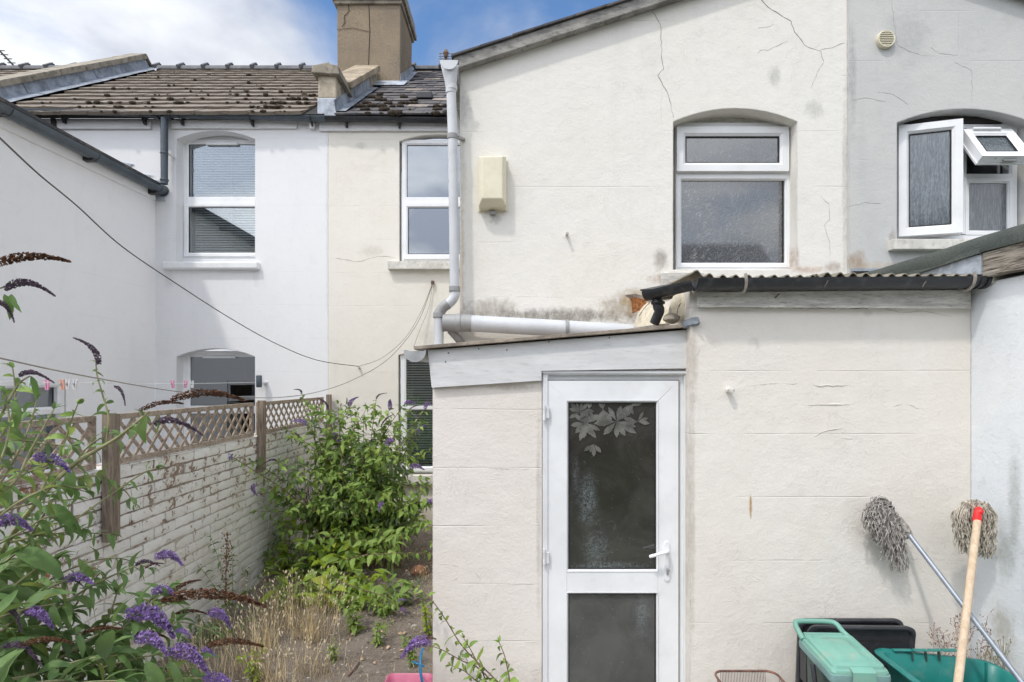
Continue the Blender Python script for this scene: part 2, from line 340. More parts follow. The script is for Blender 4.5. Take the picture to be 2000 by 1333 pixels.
def chimney_mat():
    t = NT('roughcast_render'); n = t.noise(110, 3, .5); n2 = t.noise(2.2, 5, .6); n3 = t.noise(14, 5, .7)
    c = t.mix(t.ramp(n2, .3, .7), (.30, .235, .165), (.22, .18, .135)); c = t.mix(t.math('MULTIPLY', t.ramp(n, .58, .68), .55), c, (.56, .50, .40))
    c = t.mix(t.math('MULTIPLY', t.ramp(n3, .55, .75), .5), c, (.16, .13, .10)); c = t.mix(t.ramp(n, .42, .34, 0, .5), c, (.13, .10, .07))
    return t.done(c, .95, t.bump(t.math('ADD', n, n3), .7, .012), spec=.2)
M_chim = chimney_mat()
def tile_mat(name, a, b, dirt, sc=1.0):
    t = NT(name); r = t.rnd(); n = t.noise(9*sc, 6, .7); n2 = t.noise(60, 4, .7)
    c = t.mix(r, a, b); c = t.mix(t.math('MULTIPLY', t.ramp(n, .48, .68), .8), c, dirt)
    c = t.mix(t.math('MULTIPLY', t.ramp(n2, .56, .72), .5), c, tuple(min(1, v*1.9) for v in a))
    return t.done(c, .92, t.bump(t.math('ADD', n2, n), .6, .006), spec=.25)
M_tile = tile_mat('mossy_concrete_tile', (.25, .215, .18), (.205, .175, .145), (.13, .11, .085))
M_slate = tile_mat('weathered_slate', (.125, .118, .12), (.075, .074, .08), (.19, .16, .14))
M_slatelight = tile_mat('pale_patched_slate', (.34, .30, .26), (.26, .22, .19), (.13, .11, .10))
M_ridge = plain('grey_ridge_tile', (.14, .14, .15), .85, .2, 8, .5, 60)
def felt():
    t = NT('green_mineral_felt'); v = t.voro(330); n = t.noise(3.5, 5, .6)
    c = t.mix(t.ramp(n, .3, .7), (.105, .125, .115), (.15, .165, .15)); c = t.mix(t.ramp(v, .16, .08), c, (.34, .37, .34)); c = t.mix(t.ramp(v, .5, .75), c, (.05, .06, .055))
    return t.done(c, .85, t.bump(v, .5, .003), spec=.4)
M_felt = felt()
def oldwood(name, a, b, stretch, sc=14):
    t = NT(name); g = t.noise(sc, 7, .72, stretch=stretch, dist=.4); g2 = t.noise(3, 4, .6)
    c = t.mix(t.ramp(g, .35, .66), a, b); c = t.mix(t.math('MULTIPLY', t.ramp(g2, .5, .75), .35), c, tuple(v*.5 for v in a))
    return t.done(c, .85, t.bump(g, .75, .006), spec=.2)
M_rotboard = oldwood('bare_rotting_board', (.06, .045, .035), (.44, .40, .34), (1, .35, 7))
M_trellis = oldwood('weathered_trellis_wood', (.25, .195, .15), (.46, .385, .31), (1, 2, 2), 22)
M_post = oldwood('weathered_post_wood', (.15, .115, .09), (.33, .27, .215), (6, 6, .5), 9)
M_handlewood = oldwood('pale_wooden_pole', (.52, .40, .28), (.64, .51, .38), (5, 5, .5), 8)

def brick_mat():
    t = NT('flaking_white_painted_brick'); r = t.rnd(); n = t.noise(16, 7, .72, dist=.5); n2 = t.noise(3.0, 5, .65); fine = t.noise(90, 4, .6)
    sp = t.n.new('ShaderNodeSeparateXYZ'); t.l.new(t.pos, sp.inputs[0])
    c = t.mix(r, (.78, .765, .73), (.84, .83, .80)); c = t.mix(t.math('MULTIPLY', t.ramp(n2, .42, .7), .55), c, (.64, .59, .49))
    hgt = t.ramp(sp.outputs[2], .1, 1.1, .0, .075)
    bare = t.ramp(t.math('ADD', t.math('ADD', n, hgt), t.math('MULTIPLY', t.math('SUBTRACT', n2, .5), .5)), .63, .69)
    c = t.mix(bare, c, t.mix(t.ramp(r, .6, .95), (.29, .21, .16), (.36, .17, .11)))
    c = t.mix(t.math('MULTIPLY', t.ramp(t.noise(7, 5, .7), .58, .72), t.ramp(sp.outputs[2], 1.0, .2, 0, .6)), c, (.42, .31, .13))
    c = t.mix(t.ramp(t.noise(42, 4, .7), .62, .72, 0, .5), c, (.28, .24, .19))
    return t.done(c, .85, t.bump(t.math('ADD', t.math('MULTIPLY', n, 1.4), t.math('SUBTRACT', t.math('MULTIPLY', fine, .4), t.math('MULTIPLY', bare, .35))), .75, .012, t.bevel(.006, 3)), spec=.25)
M_brick = brick_mat()
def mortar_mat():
    t = NT('two_tone_mortar'); sp = t.n.new('ShaderNodeSeparateXYZ'); t.l.new(t.pos, sp.inputs[0]); n = t.noise(9, 6, .7)
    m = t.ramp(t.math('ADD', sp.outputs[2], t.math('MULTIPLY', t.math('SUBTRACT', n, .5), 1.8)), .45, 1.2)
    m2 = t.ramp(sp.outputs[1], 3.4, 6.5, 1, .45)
    c = t.mix(t.math('MULTIPLY', m, m2), (.64, .61, .55), (.25, .19, .15))  # browner higher up the wall, paler towards the far end
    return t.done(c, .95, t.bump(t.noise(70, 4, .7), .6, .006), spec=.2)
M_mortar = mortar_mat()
def soil_mat():
    t = NT('dry_soil'); n = t.noise(2.2, 6, .7); f = t.noise(45, 6, .75); v = t.voro(60)
    c = t.mix(t.ramp(n, .35, .65), (.165, .135, .11), (.26, .22, .185)); c = t.mix(t.ramp(f, .42, .65), c, (.27, .23, .19)); c = t.mix(t.ramp(v, .12, .05, 0, .6), c, (.36, .33, .29))
    c = t.mix(t.ramp(t.noise(6, 4), .56, .7, 0, .55), c, (.08, .06, .045))
    return t.done(c, .97, t.bump(t.math('ADD', f, t.math('MULTIPLY', n, 2)), .9, .02), spec=.15)
M_soil = soil_mat()
M_paving = plain('concrete_paving', (.44, .43, .40), .9, .2, 3, .5, 60, dirt=(.17, .16, .14), dirt_amt=.5)
M_turf = plain('far_ground', (.10, .11, .07), .95, .3, 2, .5, 20)
def leaf_mat(name, a, b, yellow=None, under=(.17, .23, .14), rough=.5):
    t = NT(name); r = t.rnd(); n = t.noise(22, 3)
    c = t.mix(r, a, b)
    if yellow: c = t.mix(t.ramp(t.math('FRACT', t.math('MULTIPLY', r, 7.31)), .8, .95), c, yellow)
    c = t.mix(t.ramp(n, .4, .7, 0, .3), c, tuple(v*.6 for v in a))
    c = t.mix(t.math('MULTIPLY', t.geo.outputs['Backfacing'], .6), c, under)
    t.done(c, rough, t.bump(t.noise(75, 4, .7), .6, .005), spec=.35)
    tr = t.n.new('ShaderNodeBsdfTranslucent'); t.put(tr.inputs['Color'], t.mix(.5, c, (.18, .30, .03)))
    mx_ = t.n.new('ShaderNodeMixShader'); mx_.inputs[0].default_value = .36
    t.l.new(t.b.outputs[0], mx_.inputs[1]); t.l.new(tr.outputs[0], mx_.inputs[2]); t.l.new(mx_.outputs[0], t.out.inputs[0]); return t.m
M_leafA = leaf_mat('buddleia_leaf', (.135, .235, .075), (.21, .32, .115), (.20, .24, .05))
M_leafB = leaf_mat('bush_leaf', (.20, .33, .065), (.34, .46, .12), (.24, .30, .05))
M_leafY = leaf_mat('yellow_green_leaf', (.24, .36, .03), (.36, .46, .05), (.38, .40, .05), under=(.26, .32, .08))
M_leafS = leaf_mat('grey_green_leaf', (.12, .175, .09), (.19, .24, .13), None)
M_stem = plain('green_brown_stem', (.25, .24, .12), .7, .3, 12, .3, 60)
M_twig = plain('brown_twig', (.17, .105, .07), .8, .3, 12, .4, 60)
M_purple = plain('purple_florets', (.33, .21, .48), .6, .45, 70, .2, 90, dirt=(.50, .38, .63), dirt_amt=.8)
M_lilac = plain('pale_lilac_florets', (.36, .23, .56), .6, .35, 70, .2, 90, dirt=(.20, .10, .38), dirt_amt=.8)
M_dusky = plain('dusky_mauve_florets', (.17, .115, .17), .8, .4, 60, .2, 90, dirt=(.10, .075, .07), dirt_amt=.8)
M_brownfl = plain('withered_brown_florets', (.135, .062, .032), .9, .45, 60, .2, 90, dirt=(.24, .13, .06), dirt_amt=.6)
M_straw = plain('dry_straw_grass', (.66, .53, .31), .8, .3, 14, .1, 60)
M_seed = plain('pale_seed_heads', (.66, .56, .38), .85, .2, 40, .2, 90)
M_stone = plain('pale_pebble', (.38, .36, .32), .9, .35, 12, .4, 60)

def glass(name, refl, tint=(.8, .85, .85), rough=0.01, bumpf=None):
    """clear pane: part mirror, part see-through"""
    t = NT(name); g = t.n.new('ShaderNodeBsdfGlossy'); g.inputs['Roughness'].default_value = rough; g.inputs['Color'].default_value = (.9, .95, 1, 1)
    tr = t.n.new('ShaderNodeBsdfTransparent'); tr.inputs['Color'].default_value = tint + (1,)
    fr = t.n.new('ShaderNodeFresnel'); fr.inputs['IOR'].default_value = 1.5
    if bumpf: nb = bumpf(t); t.l.new(nb, g.inputs['Normal'])
    f = t.math('ADD', t.math('MULTIPLY', fr.outputs[0], 1.6), refl, clamp=True)
    mx_ = t.n.new('ShaderNodeMixShader'); t.l.new(f, mx_.inputs[0]); t.l.new(tr.outputs[0], mx_.inputs[1]); t.l.new(g.outputs[0], mx_.inputs[2]); t.l.new(mx_.outputs[0], t.out.inputs[0]); return t.m
M_glass = glass('clear_window_glass', .16, (.62, .68, .70), .012, lambda t: t.bump(t.noise(1.4, 2), .03, .02))
M_glass_clear = glass('very_clear_window_glass', .10, (.93, .95, .94), .012, lambda t: t.bump(t.noise(1.4, 2), .03, .02))
M_glass_dark = glass('dark_window_glass', .22, (.30, .33, .35), .012, lambda t: t.bump(t.noise(1.4, 2), .03, .02))
def leafglass():
    t = NT('leaf_patterned_glass'); w = t.noise(6, 1, dist=2.0); w2 = t.noise(8, 1, dist=2.6, stretch=(1.3, 1, .8))
    def cont(v, k, wd): return t.ramp(t.math('ABSOLUTE', t.math('SUBTRACT', t.math('FRACT', t.math('MULTIPLY', v, k)), .5)), 0, wd, 1, 0)
    ln = t.math('MAXIMUM', cont(w, 7, .12), t.math('MULTIPLY', cont(w2, 5, .09), .8))
    c = t.mix(ln, (.055, .06, .065), (.135, .145, .16)); c = t.mix(t.ramp(t.noise(5, 3), .35, .65, 0, .4), c, (.04, .045, .05))
    return t.done(c, t.ramp(ln, 0, 1, .22, .5), t.bump(t.math('ADD', ln, t.noise(60, 3)), .45, .004), spec=.6, Coat_Weight=1.0, Coat_Roughness=.05, Coat_IOR=2.1)
M_leafglass = leafglass()
def rainglass():
    t = NT('rippled_bathroom_glass'); v = t.voro(85, 'F1', stretch=(1.4, 1.4, .33)); n = t.noise(60, 4, .6, stretch=(1.5, 1.5, .18))
    c = t.mix(t.ramp(n, .4, .65), (.045, .06, .07), (.12, .145, .165)); c = t.mix(t.ramp(v, .16, .04, 0, .55), c, (.34, .38, .41))
    return t.done(c, .2, t.bump(t.math('ADD', v, n), .6, .004), spec=.6, Coat_Weight=.9, Coat_Roughness=.12, Coat_IOR=1.9)
M_rainglass = rainglass()
def doorglass():
    t = NT('grimy_door_glass'); n = t.noise(3.2, 6, .7, dist=.8); sp = t.voro(38); st = t.noise(60, 5, .7, stretch=(1, 1, .25)); n2 = t.noise(11, 6, .75, dist=1.5)
    c = t.mix(t.ramp(n, .35, .7), (.022, .02, .018), (.05, .047, .042)); c = t.mix(t.ramp(n2, .58, .72, 0, .35), c, (.13, .145, .15))
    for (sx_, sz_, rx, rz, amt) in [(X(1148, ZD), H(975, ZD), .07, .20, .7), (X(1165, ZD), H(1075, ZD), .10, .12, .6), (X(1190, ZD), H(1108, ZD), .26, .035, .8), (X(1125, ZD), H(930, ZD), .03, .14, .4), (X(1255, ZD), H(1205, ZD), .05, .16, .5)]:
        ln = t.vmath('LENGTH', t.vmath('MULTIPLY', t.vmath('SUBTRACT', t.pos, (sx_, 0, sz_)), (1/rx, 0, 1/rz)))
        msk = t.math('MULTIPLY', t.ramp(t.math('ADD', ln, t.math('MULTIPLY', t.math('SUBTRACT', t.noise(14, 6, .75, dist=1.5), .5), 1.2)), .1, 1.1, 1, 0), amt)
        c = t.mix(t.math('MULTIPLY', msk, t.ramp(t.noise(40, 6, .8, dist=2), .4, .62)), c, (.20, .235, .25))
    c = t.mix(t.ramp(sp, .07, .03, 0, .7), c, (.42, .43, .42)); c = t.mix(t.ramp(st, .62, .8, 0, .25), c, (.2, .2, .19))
    m = t.done(c, .5, spec=.2)
    g = t.n.new('ShaderNodeBsdfGlossy'); g.inputs['Roughness'].default_value = .08; t.put(g.inputs['Color'], (.9, .95, .95))
    t.l.new(t.bump(t.noise(26, 4), .10, .004), g.inputs['Normal'])
    mx_ = t.n.new('ShaderNodeMixShader'); mx_.inputs[0].default_value = .10; t.l.new(t.b.outputs[0], mx_.inputs[1]); t.l.new(g.outputs[0], mx_.inputs[2]); t.l.new(mx_.outputs[0], t.out.inputs[0]); return m
M_doorglass = doorglass()
M_room = plain('dim_room', (.10, .10, .10), .9)
M_roomlight = plain('room_wall', (.30, .31, .32), .9)
M_blind = plain('white_blind', (.66, .68, .70), .5, .03)
M_blindg = plain('grey_green_blind', (.66, .72, .68), .5, .05)

# ---------------------------------------------------------------- ground
g = MB().box(-90, 90, -90, 90, -.6, -.16); g.build('ground', M_turf, kind='structure')
g = MB().box(-.46, 2.48, 1.3, 3.09, -.155, -.12); g.build('patio', M_paving, kind='structure')
def soilz(x, y):
    z = .025*noise.noise((x*1.7, y*1.7, 3)) + .012*noise.noise((x*7, y*7, 1)) + .006*noise.noise((x*22, y*22, 5))
    return z + .06*max(0, (y-5.6)/1.5)
m = MB(); nx, ny = 70, 150; x0, x1, y0, y1 = -2.36, -.44, .6, 7.12
m.v = [(x0+(x1-x0)*i/nx, y0+(y1-y0)*j/ny, soilz(x0+(x1-x0)*i/nx, y0+(y1-y0)*j/ny)) for j in range(ny+1) for i in range(nx+1)]
m.f = [(j*(nx+1)+i, j*(nx+1)+i+1, (j+1)*(nx+1)+i+1, (j+1)*(nx+1)+i) for j in range(ny) for i in range(nx)]
m.build('soil', M_soil, kind='structure', smooth=80)
MB().box(-4.56, -2.5, -1, 7.1, -.15, -.05).build('neighbour_yard', M_paving, kind='structure')
# pebbles and dry bits on the soil
def blob(mb, c, rx, ry, rz, rng, seg=6, rings=4):
    ls = []; ph = rng.uniform(0, 9)
    for i in range(rings+1):
        t = math.pi*(i+.15)/(rings+.3); l = []
        for k in range(seg):
            a = 2*math.pi*k/seg + ph; q = rng.uniform(.82, 1.15)
            l.append(Vector((c[0]+rx*math.sin(t)*math.cos(a)*q, c[1]+ry*math.sin(t)*math.sin(a)*q, c[2]+rz*math.cos(t))))
        ls.append(l)
    mb.loops(ls, cap0=True, cap1=True)
rg = random.Random(5); m = MB()
for i in range(1500):
    x, y = rg.uniform(-2.2, -.5), rg.uniform(3.2, 6.6); s = rg.choice([.003, .004, .006, .009]) * (1.9 if rg.random() < .04 else 1)
    blob(m, (x, y, soilz(x, y)+s*.2), s*1.3, s, s*.55, rg, 5, 3)
m.build('pebbles', M_stone, kind='stuff', label='small pale stones and grit scattered over the dry soil', cat='pebbles')

# ---------------------------------------------------------------- windows
def room(parent, x0, x1, z0, z1, y, d=1.2, mat=None):
    a = MB(); a.add([(x0,y,z0),(x1,y,z0),(x1,y,z1),(x0,y,z1),(x0,y+d,z0),(x1,y+d,z0),(x1,y+d,z1),(x0,y+d,z1)], [(0,1,5,4),(1,2,6,5),(2,3,7,6),(3,0,4,7),(4,5,6,7)])
    return a.build('room', mat or M_room, parent)
def frame_prof(w, y, d=.06, ch=.014):
    return [(0, y+d), (0, y), (w*.72, y), (w*.78, y+.004), (w, y+ch), (w, y+d)]
def pane(parent, x0, x1, z0, z1, y, mat, M=None):
    p = [Vector((x0,y,z0)), Vector((x1,y,z0)), Vector((x1,y,z1)), Vector((x0,y,z1))]; off = Vector((0,.004,0))
    if M: p = [M @ q for q in p]; off = M.to_3x3() @ off
    return MB().prism(p, off).build('pane', mat, parent)
def gasket(parent, x0, x1, z0, z1, y, M=None):
    MB().ring(x0-.002, x1+.002, z0-.002, z1+.002, [(0, y+.012), (0, y-.002), (.005, y-.002), (.005, y+.012)], M).build('gasket', M_gasket, parent)
def blind(parent, x0, x1, z0, z1, y, mat, pitch=.025, w=.022, tilt=35, name='blind'):
    a = MB(); z = z1-.02
    while z > z0:
        dy, dz = w/2*math.cos(R(tilt)), w/2*math.sin(R(tilt)); a.add([(x0,y-dy,z-dz),(x1,y-dy,z-dz),(x1,y+dy,z+dz),(x0,y+dy,z+dz)], [(0,1,2,3)]); z -= pitch
    o = a.build(name, mat, parent, kind='stuff')
    b = MB()
    for f in (.1, .55, .93): b.tube([(x0+(x1-x0)*f, y-w*.6, z0), (x0+(x1-x0)*f, y-w*.6, z1)], .0016, 4)
    b.build('blind_cord', mat, o)
    return o
def hslats(parent, name, x0, x1, z0, z1, y, n, mat):
    for i in range(n):
        z = z0+(z1-z0)*(i+.5)/n; MB().beam((x0, y, z), (x1, y, z), .012, (z1-z0)/n*.45).build(name, mat, parent)

# ================================================================ WHITE HOUSE (left)
wh = thing('terraced_house', (-4.7, ZM, 0), 'bright white rendered terraced house on the left with mossy brown tiled roof', 'house')
ewin = [X(345, ZM), X(498, ZM), H(512, ZM), H(272, ZM), H(256, ZM)]
edoor = [X(345, ZM), X(498, ZM), -.05, H(697, ZM), H(681, ZM)]
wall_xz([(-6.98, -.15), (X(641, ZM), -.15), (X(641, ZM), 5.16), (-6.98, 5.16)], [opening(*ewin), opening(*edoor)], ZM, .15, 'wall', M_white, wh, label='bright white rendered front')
# upper window
w = MB(); yf = ZM+.15
x0, x1, z0, z1 = X(359, yf), X(497, ZM)+.035, H(507, yf), H(264, yf)
MB().box(x0-.04, x1+.02, yf+.012, yf+.05, z1-.11, z1+.12).build('window_head', M_white, wh)
MB().ring(x0, x1, z0, z1-.06, frame_prof(.06, yf, .07)).build('window_frame', M_upvc, wh); fr = bpy.data.objects['window_frame']
zt0, zt1 = H(402, yf), H(385, yf)
MB().box(x0+.05, x1-.03, yf-.006, yf+.055, zt0, zt1).build('transom', M_upvc, fr, bevel=.004)
MB().ring(x0+.02, x1-.012, z0+.035, zt0+.025, frame_prof(.05, yf-.022, .05)).build('sash', M_upvc, fr)
pane(fr, x0+.055, x1-.02, zt1, z1-.115, yf+.02, M_glass_clear); gasket(fr, x0+.06, x1-.03, zt1+.002, z1-.118, yf+.014)
pane(fr, x0+.06, x1-.05, z0+.08, zt0-.02, yf+.0, M_glass_clear); gasket(fr, x0+.071, x1-.062, z0+.086, zt0-.026, yf-.008)
MB().box(X(403, yf), X(465, yf), yf-.016, yf+.01, H(284, yf), H(278, yf)).build('trickle_vent', M_upvc_old, fr, bevel=.003)
MB().box(x0-.01, x1, yf-.03, yf+.03, z0-.045, z0-.003).build('cill_strip', M_upvc_old, fr, bevel=.004)
room(wh, x0, x1, z0, z1, yf+.09); blind(wh, x0+.09, x1-.05, z0+.06, z1-.08, yf+.10, M_blind, .032, .024, 58)
MB().box(X(322, ZM), X(508, ZM), ZM-.07, ZM+.15, H(528, ZM), H(513, ZM)).build('sill', M_sill_white, wh, bevel=.02)
# back door
x0, x1 = X(359, yf), X(497, ZM)+.02; z1 = H(686, yf)
MB().ring(x0, x1, -.03, z1, frame_prof(.075, yf, .07)).build('door_frame', M_upvc, wh); df = bpy.data.objects['door_frame']
zt0, zt1 = H(808, yf), H(793, yf)
MB().box(x0+.06, x1-.06, yf-.004, yf+.05, zt0, zt1).build('door_rail', M_upvc, df, bevel=.004)
pane(df, x0+.07, x1-.06, zt1, z1-.07, yf+.02, M_glass_dark); pane(df, x0+.07, x1-.06, .4, zt0, yf+.02, M_glass_dark)
MB().box(x0+.06, x1-.06, yf+.0, yf+.05, .03, .4).build('door_panel', M_upvc, df)
MB().box(X(397, yf), X(460, yf), yf-.014, yf+.01, H(700, yf), H(696, yf)).build('trickle_vent', M_upvc_old, df)
room(wh, x0, x1, 0, z1, yf+.08, 1.6, M_room)
MB().box(X(438,8), X(496,8), 8.0, 8.02, H(790,8), H(742,8)).ring(X(438,8), X(497,8), H(792,8), H(738,8), [(0,7.99),(0,7.97),(.03,7.97),(.03,7.99)]).build('inner_picture', M_room, wh)
MB().box(-4.2, -3.3, 7.9, 8.2, .3, 1.3).build('kitchen_unit', M_roomlight, wh)
# fascia boards and brackets under the main gutter
MB().box(X(116, ZM)-.25, X(297, ZM), ZM-.03, ZM-.002, 5.02, 5.14).build('fascia_board', M_paintwood, wh, bevel=.004)
MB().box(X(335, ZM), X(581, ZM), ZM-.03, ZM-.002, H(253, ZM), 5.13).build('fascia_board', M_paintwood, wh, bevel=.004)
MB().box(X(607, ZM), X(617, ZM), ZM-.06, ZM-.002, H(254, ZM), 5.1).build('fascia_block', M_paintwood, wh, bevel=.004)
MB().box(X(105, ZM), X(116, ZM)-.01, ZM-.05, ZM-.002, H(254, ZM), 5.14).build('dark_gap', M_dark, wh)
# tiles
SL = .70; th = math.atan(SL); EY, EZ = 6.93, 5.13      # roof plane: eave line and pitch 35 deg
def roofpt(x, s, n=0.0):    # s metres up the slope, n above the plane
    return Vector((x, EY + s*math.cos(th) - n*math.sin(th), EZ + s*math.sin(th) + n*math.cos(th)))
def tile_mesh(name, w, L, t, mat, rng, roll=True):
    """one interlocking tile lying along the slope, lower edge thick and chipped, nx strips across"""
    nx = 6; a = MB(); top = []; bot = []
    for j, (s, hh) in enumerate(((0, t), (L*.5, t*.62), (L, t*.15))):
        for i in range(nx+1):
            u = i/nx; r = (.0015*math.cos(2*math.pi*u*1.0) if roll else 0) + rng.uniform(-.0012, .0012)
            top.append(Vector((-w/2+.003+(w-.006)*u, s*math.cos(th) - (hh+r)*math.sin(th) + (rng.uniform(-.004, .004) if j == 0 else 0), s*math.sin(th) + (hh+r)*math.cos(th))))
    n = nx+1; a.v = [tuple(v) for v in top]
    a.v += [(v.x, v.y+(t)*math.sin(th)+.004, v.z-(t)*math.cos(th)) for v in top[:n]]
    a.f = [(j*n+i, j*n+i+1, (j+1)*n+i+1, (j+1)*n+i) for j in range(2) for i in range(nx)] + [(i+1, i, 3*n+i, 3*n+i+1) for i in range(nx)]
    a.f += [(0, n, 2*n, 3*n), (nx, 3*n+nx, 2*n+nx, n+nx)]
    return a.mesh(name, mat, 30)
def tile_field(parent, name, xa, xb, rows, gauge, w, t, mats, rng, roll=True, skip=None, s0=0.0, var=.004):
    ms = [tile_mesh(name, w, gauge*1.25, t, mt, rng, roll) for mt in mats for _ in range(4)]
    k = 0
    for r in range(rows):
        off = (w/2 if (r % 2 and not roll) else 0)
        x = xa + w/2 - off
        while x < xb + (w*.5 if not roll else 0):
            if x-w/2 > xa-.01-w*.51 and not (skip and skip(x, r)):
                q = roofpt(x, s0+r*gauge) + Vector((rng.uniform(-.002,.002), rng.uniform(-var,var), rng.uniform(-var,var)*.7))
                M = Matrix.Translation(q) @ Matrix.Rotation(rng.uniform(-.008, .008), 4, 'Z')
                inst(name, ms[rng.randrange(len(ms)) if len(mats) == 1 or rng.random() < .14 else rng.randrange(4)], M, parent); k += 1
            x += w
    return k
rg = random.Random(11)
rl = MB().prism([roofpt(-6.95, .06, -.004), roofpt(-2.4, .06, -.004), roofpt(-2.4, 4.5, -.004), roofpt(-6.95, 4.5, -.004)], (0, .03, -.04)).build('roof', M_dark, wh)
tile_field(rl, 'roof_tile', -6.94, -2.56, 14, .319, .33, .040, [M_tile], rg, skip=lambda x, r: x < -6.72)
def moss(parent, n, xa, xb, ra, rb, gauge, rng, s=.035, loc=None):
    a = MB()
    for i in range(n):
        if loc and rng.random() < .6: cx_, cr_ = rng.choice(loc); x = rng.gauss(cx_, .22); r = max(ra, min(rb, round(rng.gauss(cr_, 1.2))))
        else: x = rng.uniform(xa, xb); r = rng.randint(ra, rb)
        if not xa < x < xb: continue
        q = roofpt(x, r*gauge + rng.uniform(-.012, .02), .038 if s < .032 else .02); k = s*rng.uniform(.35, 1.3)
        blob(a, q, k*rng.uniform(.8, 1.8), k*.7, k*.62, rng, 6, 3)
    return a.build('roof_moss', M_moss, parent, kind='stuff', smooth=80)
moss(rl, 130, -6.3, -2.6, 0, 12, .319, rg, .030, [(-4.6, 3), (-3.3, 2), (-2.9, 4), (-3.0, 1), (-3.9, 5), (-5.3, 2)])
# ridge tiles with raised joint clips
def ridge_run(parent, xa, xb, step, mat, rng):
    x = xa; base = roofpt(0, 4.47)
    while x < xb:
        a = MB(); ls = []
        for xx in (x, min(x+step-.01, xb)):
            ls.append([Vector((xx, base.y+.13*math.cos(t_)*1.0, base.z-.035+.115*math.sin(t_))) for t_ in [math.pi*k/8 for k in range(9)]])
        a.loops(ls); o = a.build('ridge_tile', mat, parent, smooth=50)
        c = MB(); c.beam((x-.03, base.y-.15, base.z-.0), (x-.03, base.y+.02, base.z+.135), .055, .05); c.beam((x-.03, base.y+.02, base.z+.135), (x-.03, base.y+.15, base.z+.0), .055, .05)
        c.build('ridge_clip', mat, o)
        x += step
ridge_run(rl, -6.72, -2.55, .455, M_ridge, rg)
# left party parapet with coping and lead
def coping_run(parent, xc, w, sa, sb, n, rise, thick, mat, rng):
    for i in range(n):
        a_, b_ = sa+(sb-sa)*i/n+.004, sa+(sb-sa)*(i+1)/n-.004
        q = [roofpt(xc-w/2, a_, rise), roofpt(xc+w/2, a_, rise-.0), roofpt(xc+w/2, b_, rise), roofpt(xc-w/2, b_, rise)]
        MB().prism(q, (roofpt(0, 0, thick)-roofpt(0, 0, 0)) + Vector((0, rng.uniform(-.004, .004), 0))).build('coping_stone', mat, parent, bevel=.012)
pw = thing('party_parapet', (-7.03, EY, EZ), 'long stone coped parapet with lead flashing at the left roof edge', 'parapet')
MB().prism([roofpt(-7.13, -.35, -.2), roofpt(-6.93, -.35, -.2), roofpt(-6.93, 4.46, -.2), roofpt(-7.13, 4.46, -.2)], (0, -.24, .34)).build('parapet_wall', M_concrete, pw)
coping_run(pw, -7.03, .30, -.35, 4.5, 8, .19, .085, M_concrete, rg)
q = [Vector((-7.18, y_, z_)) for y_, z_ in ((roofpt(0,4.5,.19).y, roofpt(0,4.5,.19).z), (roofpt(0,4.5,.275).y, roofpt(0,4.5,.275).z), (roofpt(0,4.5,.275).y+.7, roofpt(0,4.5,.275).z-.50), (roofpt(0,4.5,.19).y+.7, roofpt(0,4.5,.19).z-.52))]
MB().prism(q, (.30, 0, 0)).build('coping_stone', M_concrete, pw, bevel=.01)
for i in range(3):
    a_, b_ = -.3+i*1.6, -.3+(i+1)*1.6-.015
    a = MB(); ls = []
    for k in range(12):
        s_ = a_+(b_-a_)*k/11; wv = .012*math.sin(s_*9)+rg.uniform(-.004, .004)
        ls.append([roofpt(-6.922, s_, .20), roofpt(-6.915, s_, .10), roofpt(-6.90+wv*.3, s_, .055), roofpt(-6.78, s_, .052), roofpt(-6.66+wv, s_, .048+wv*.4)])
    a.v = [tuple(p) for l in ls for p in l]; a.f = [(i_*5+k, i_*5+k+1, (i_+1)*5+k+1, (i_+1)*5+k) for i_ in range(11) for k in range(4)]
    a.build('lead_flashing', M_lead, pw, smooth=40)
# gutter, brackets and downpipe of the white house front
def gutter(parent, pts, r, mat, name='gutter', n=12, dirv=None):
    """half-round channel open at the top along the straight run pts[0] -> pts[1]"""
    a, b = Vector(pts[0]), Vector(pts[1]); d = (b-a).normalized(); side = d.cross(Vector((0,0,1))).normalized(); up = side.cross(d)
    A = MB(); ls = []
    for p in (a, b):
        l = [p + side*math.cos(t_)*r*1.0 - up*math.sin(t_)*r for t_ in [math.pi*k/n for k in range(n+1)]]
        l += [p + side*math.cos(t_)*(r-.006) - up*math.sin(t_)*(r-.006) for t_ in [math.pi*(n-k)/n for k in range(n+1)]]
        ls.append(l)
    A.loops(ls, cap0=True, cap1=True); return A.build(name, mat, parent, smooth=40)
def union(parent, c, d, r, L, mat, name='gutter_union'):
    d = Vector(d).normalized(); return gutter(parent, (Vector(c)-d*L/2, Vector(c)+d*L/2), r, mat, name)
gr = .052
def gz(px): return H(221 + (px-60)*12/810, 7.0)
ga, gb, gc = (-7.2, 7.0, gz(60)+.06), (X(632, 7.0), 7.0, gz(632)), (X(905, 7), 7.0, gz(905))
gt = gutter(wh, (ga, gb), gr, M_anthr)
def bracket(parent, px, r, mat, y=7.0, back=ZM):
    x, z = X(px, y), gz(px)
    a = MB(); a.tube([(x, y-r*math.cos(t_)*1.06, z-r*1.06*math.sin(t_)) for t_ in [math.pi*k/8 for k in range(9)]], .007, 5)
    a.add([(x-.011, y+r*.6, z-.10), (x+.011, y+r*.6, z-.10), (x+.011, back, z-.10), (x-.011, back, z-.10), (x-.011, y+.0, z-.05), (x+.011, y+.0, z-.05), (x+.011, back, z+.02), (x-.011, back, z+.02)],
          [(0,1,2,3),(4,5,6,7),(0,1,5,4),(1,2,6,5),(2,3,7,6),(3,0,4,7)])
    return a.build('gutter_bracket', mat, parent)
for px in (120, 278, 352, 490, 608): bracket(wh, px, gr, M_black)
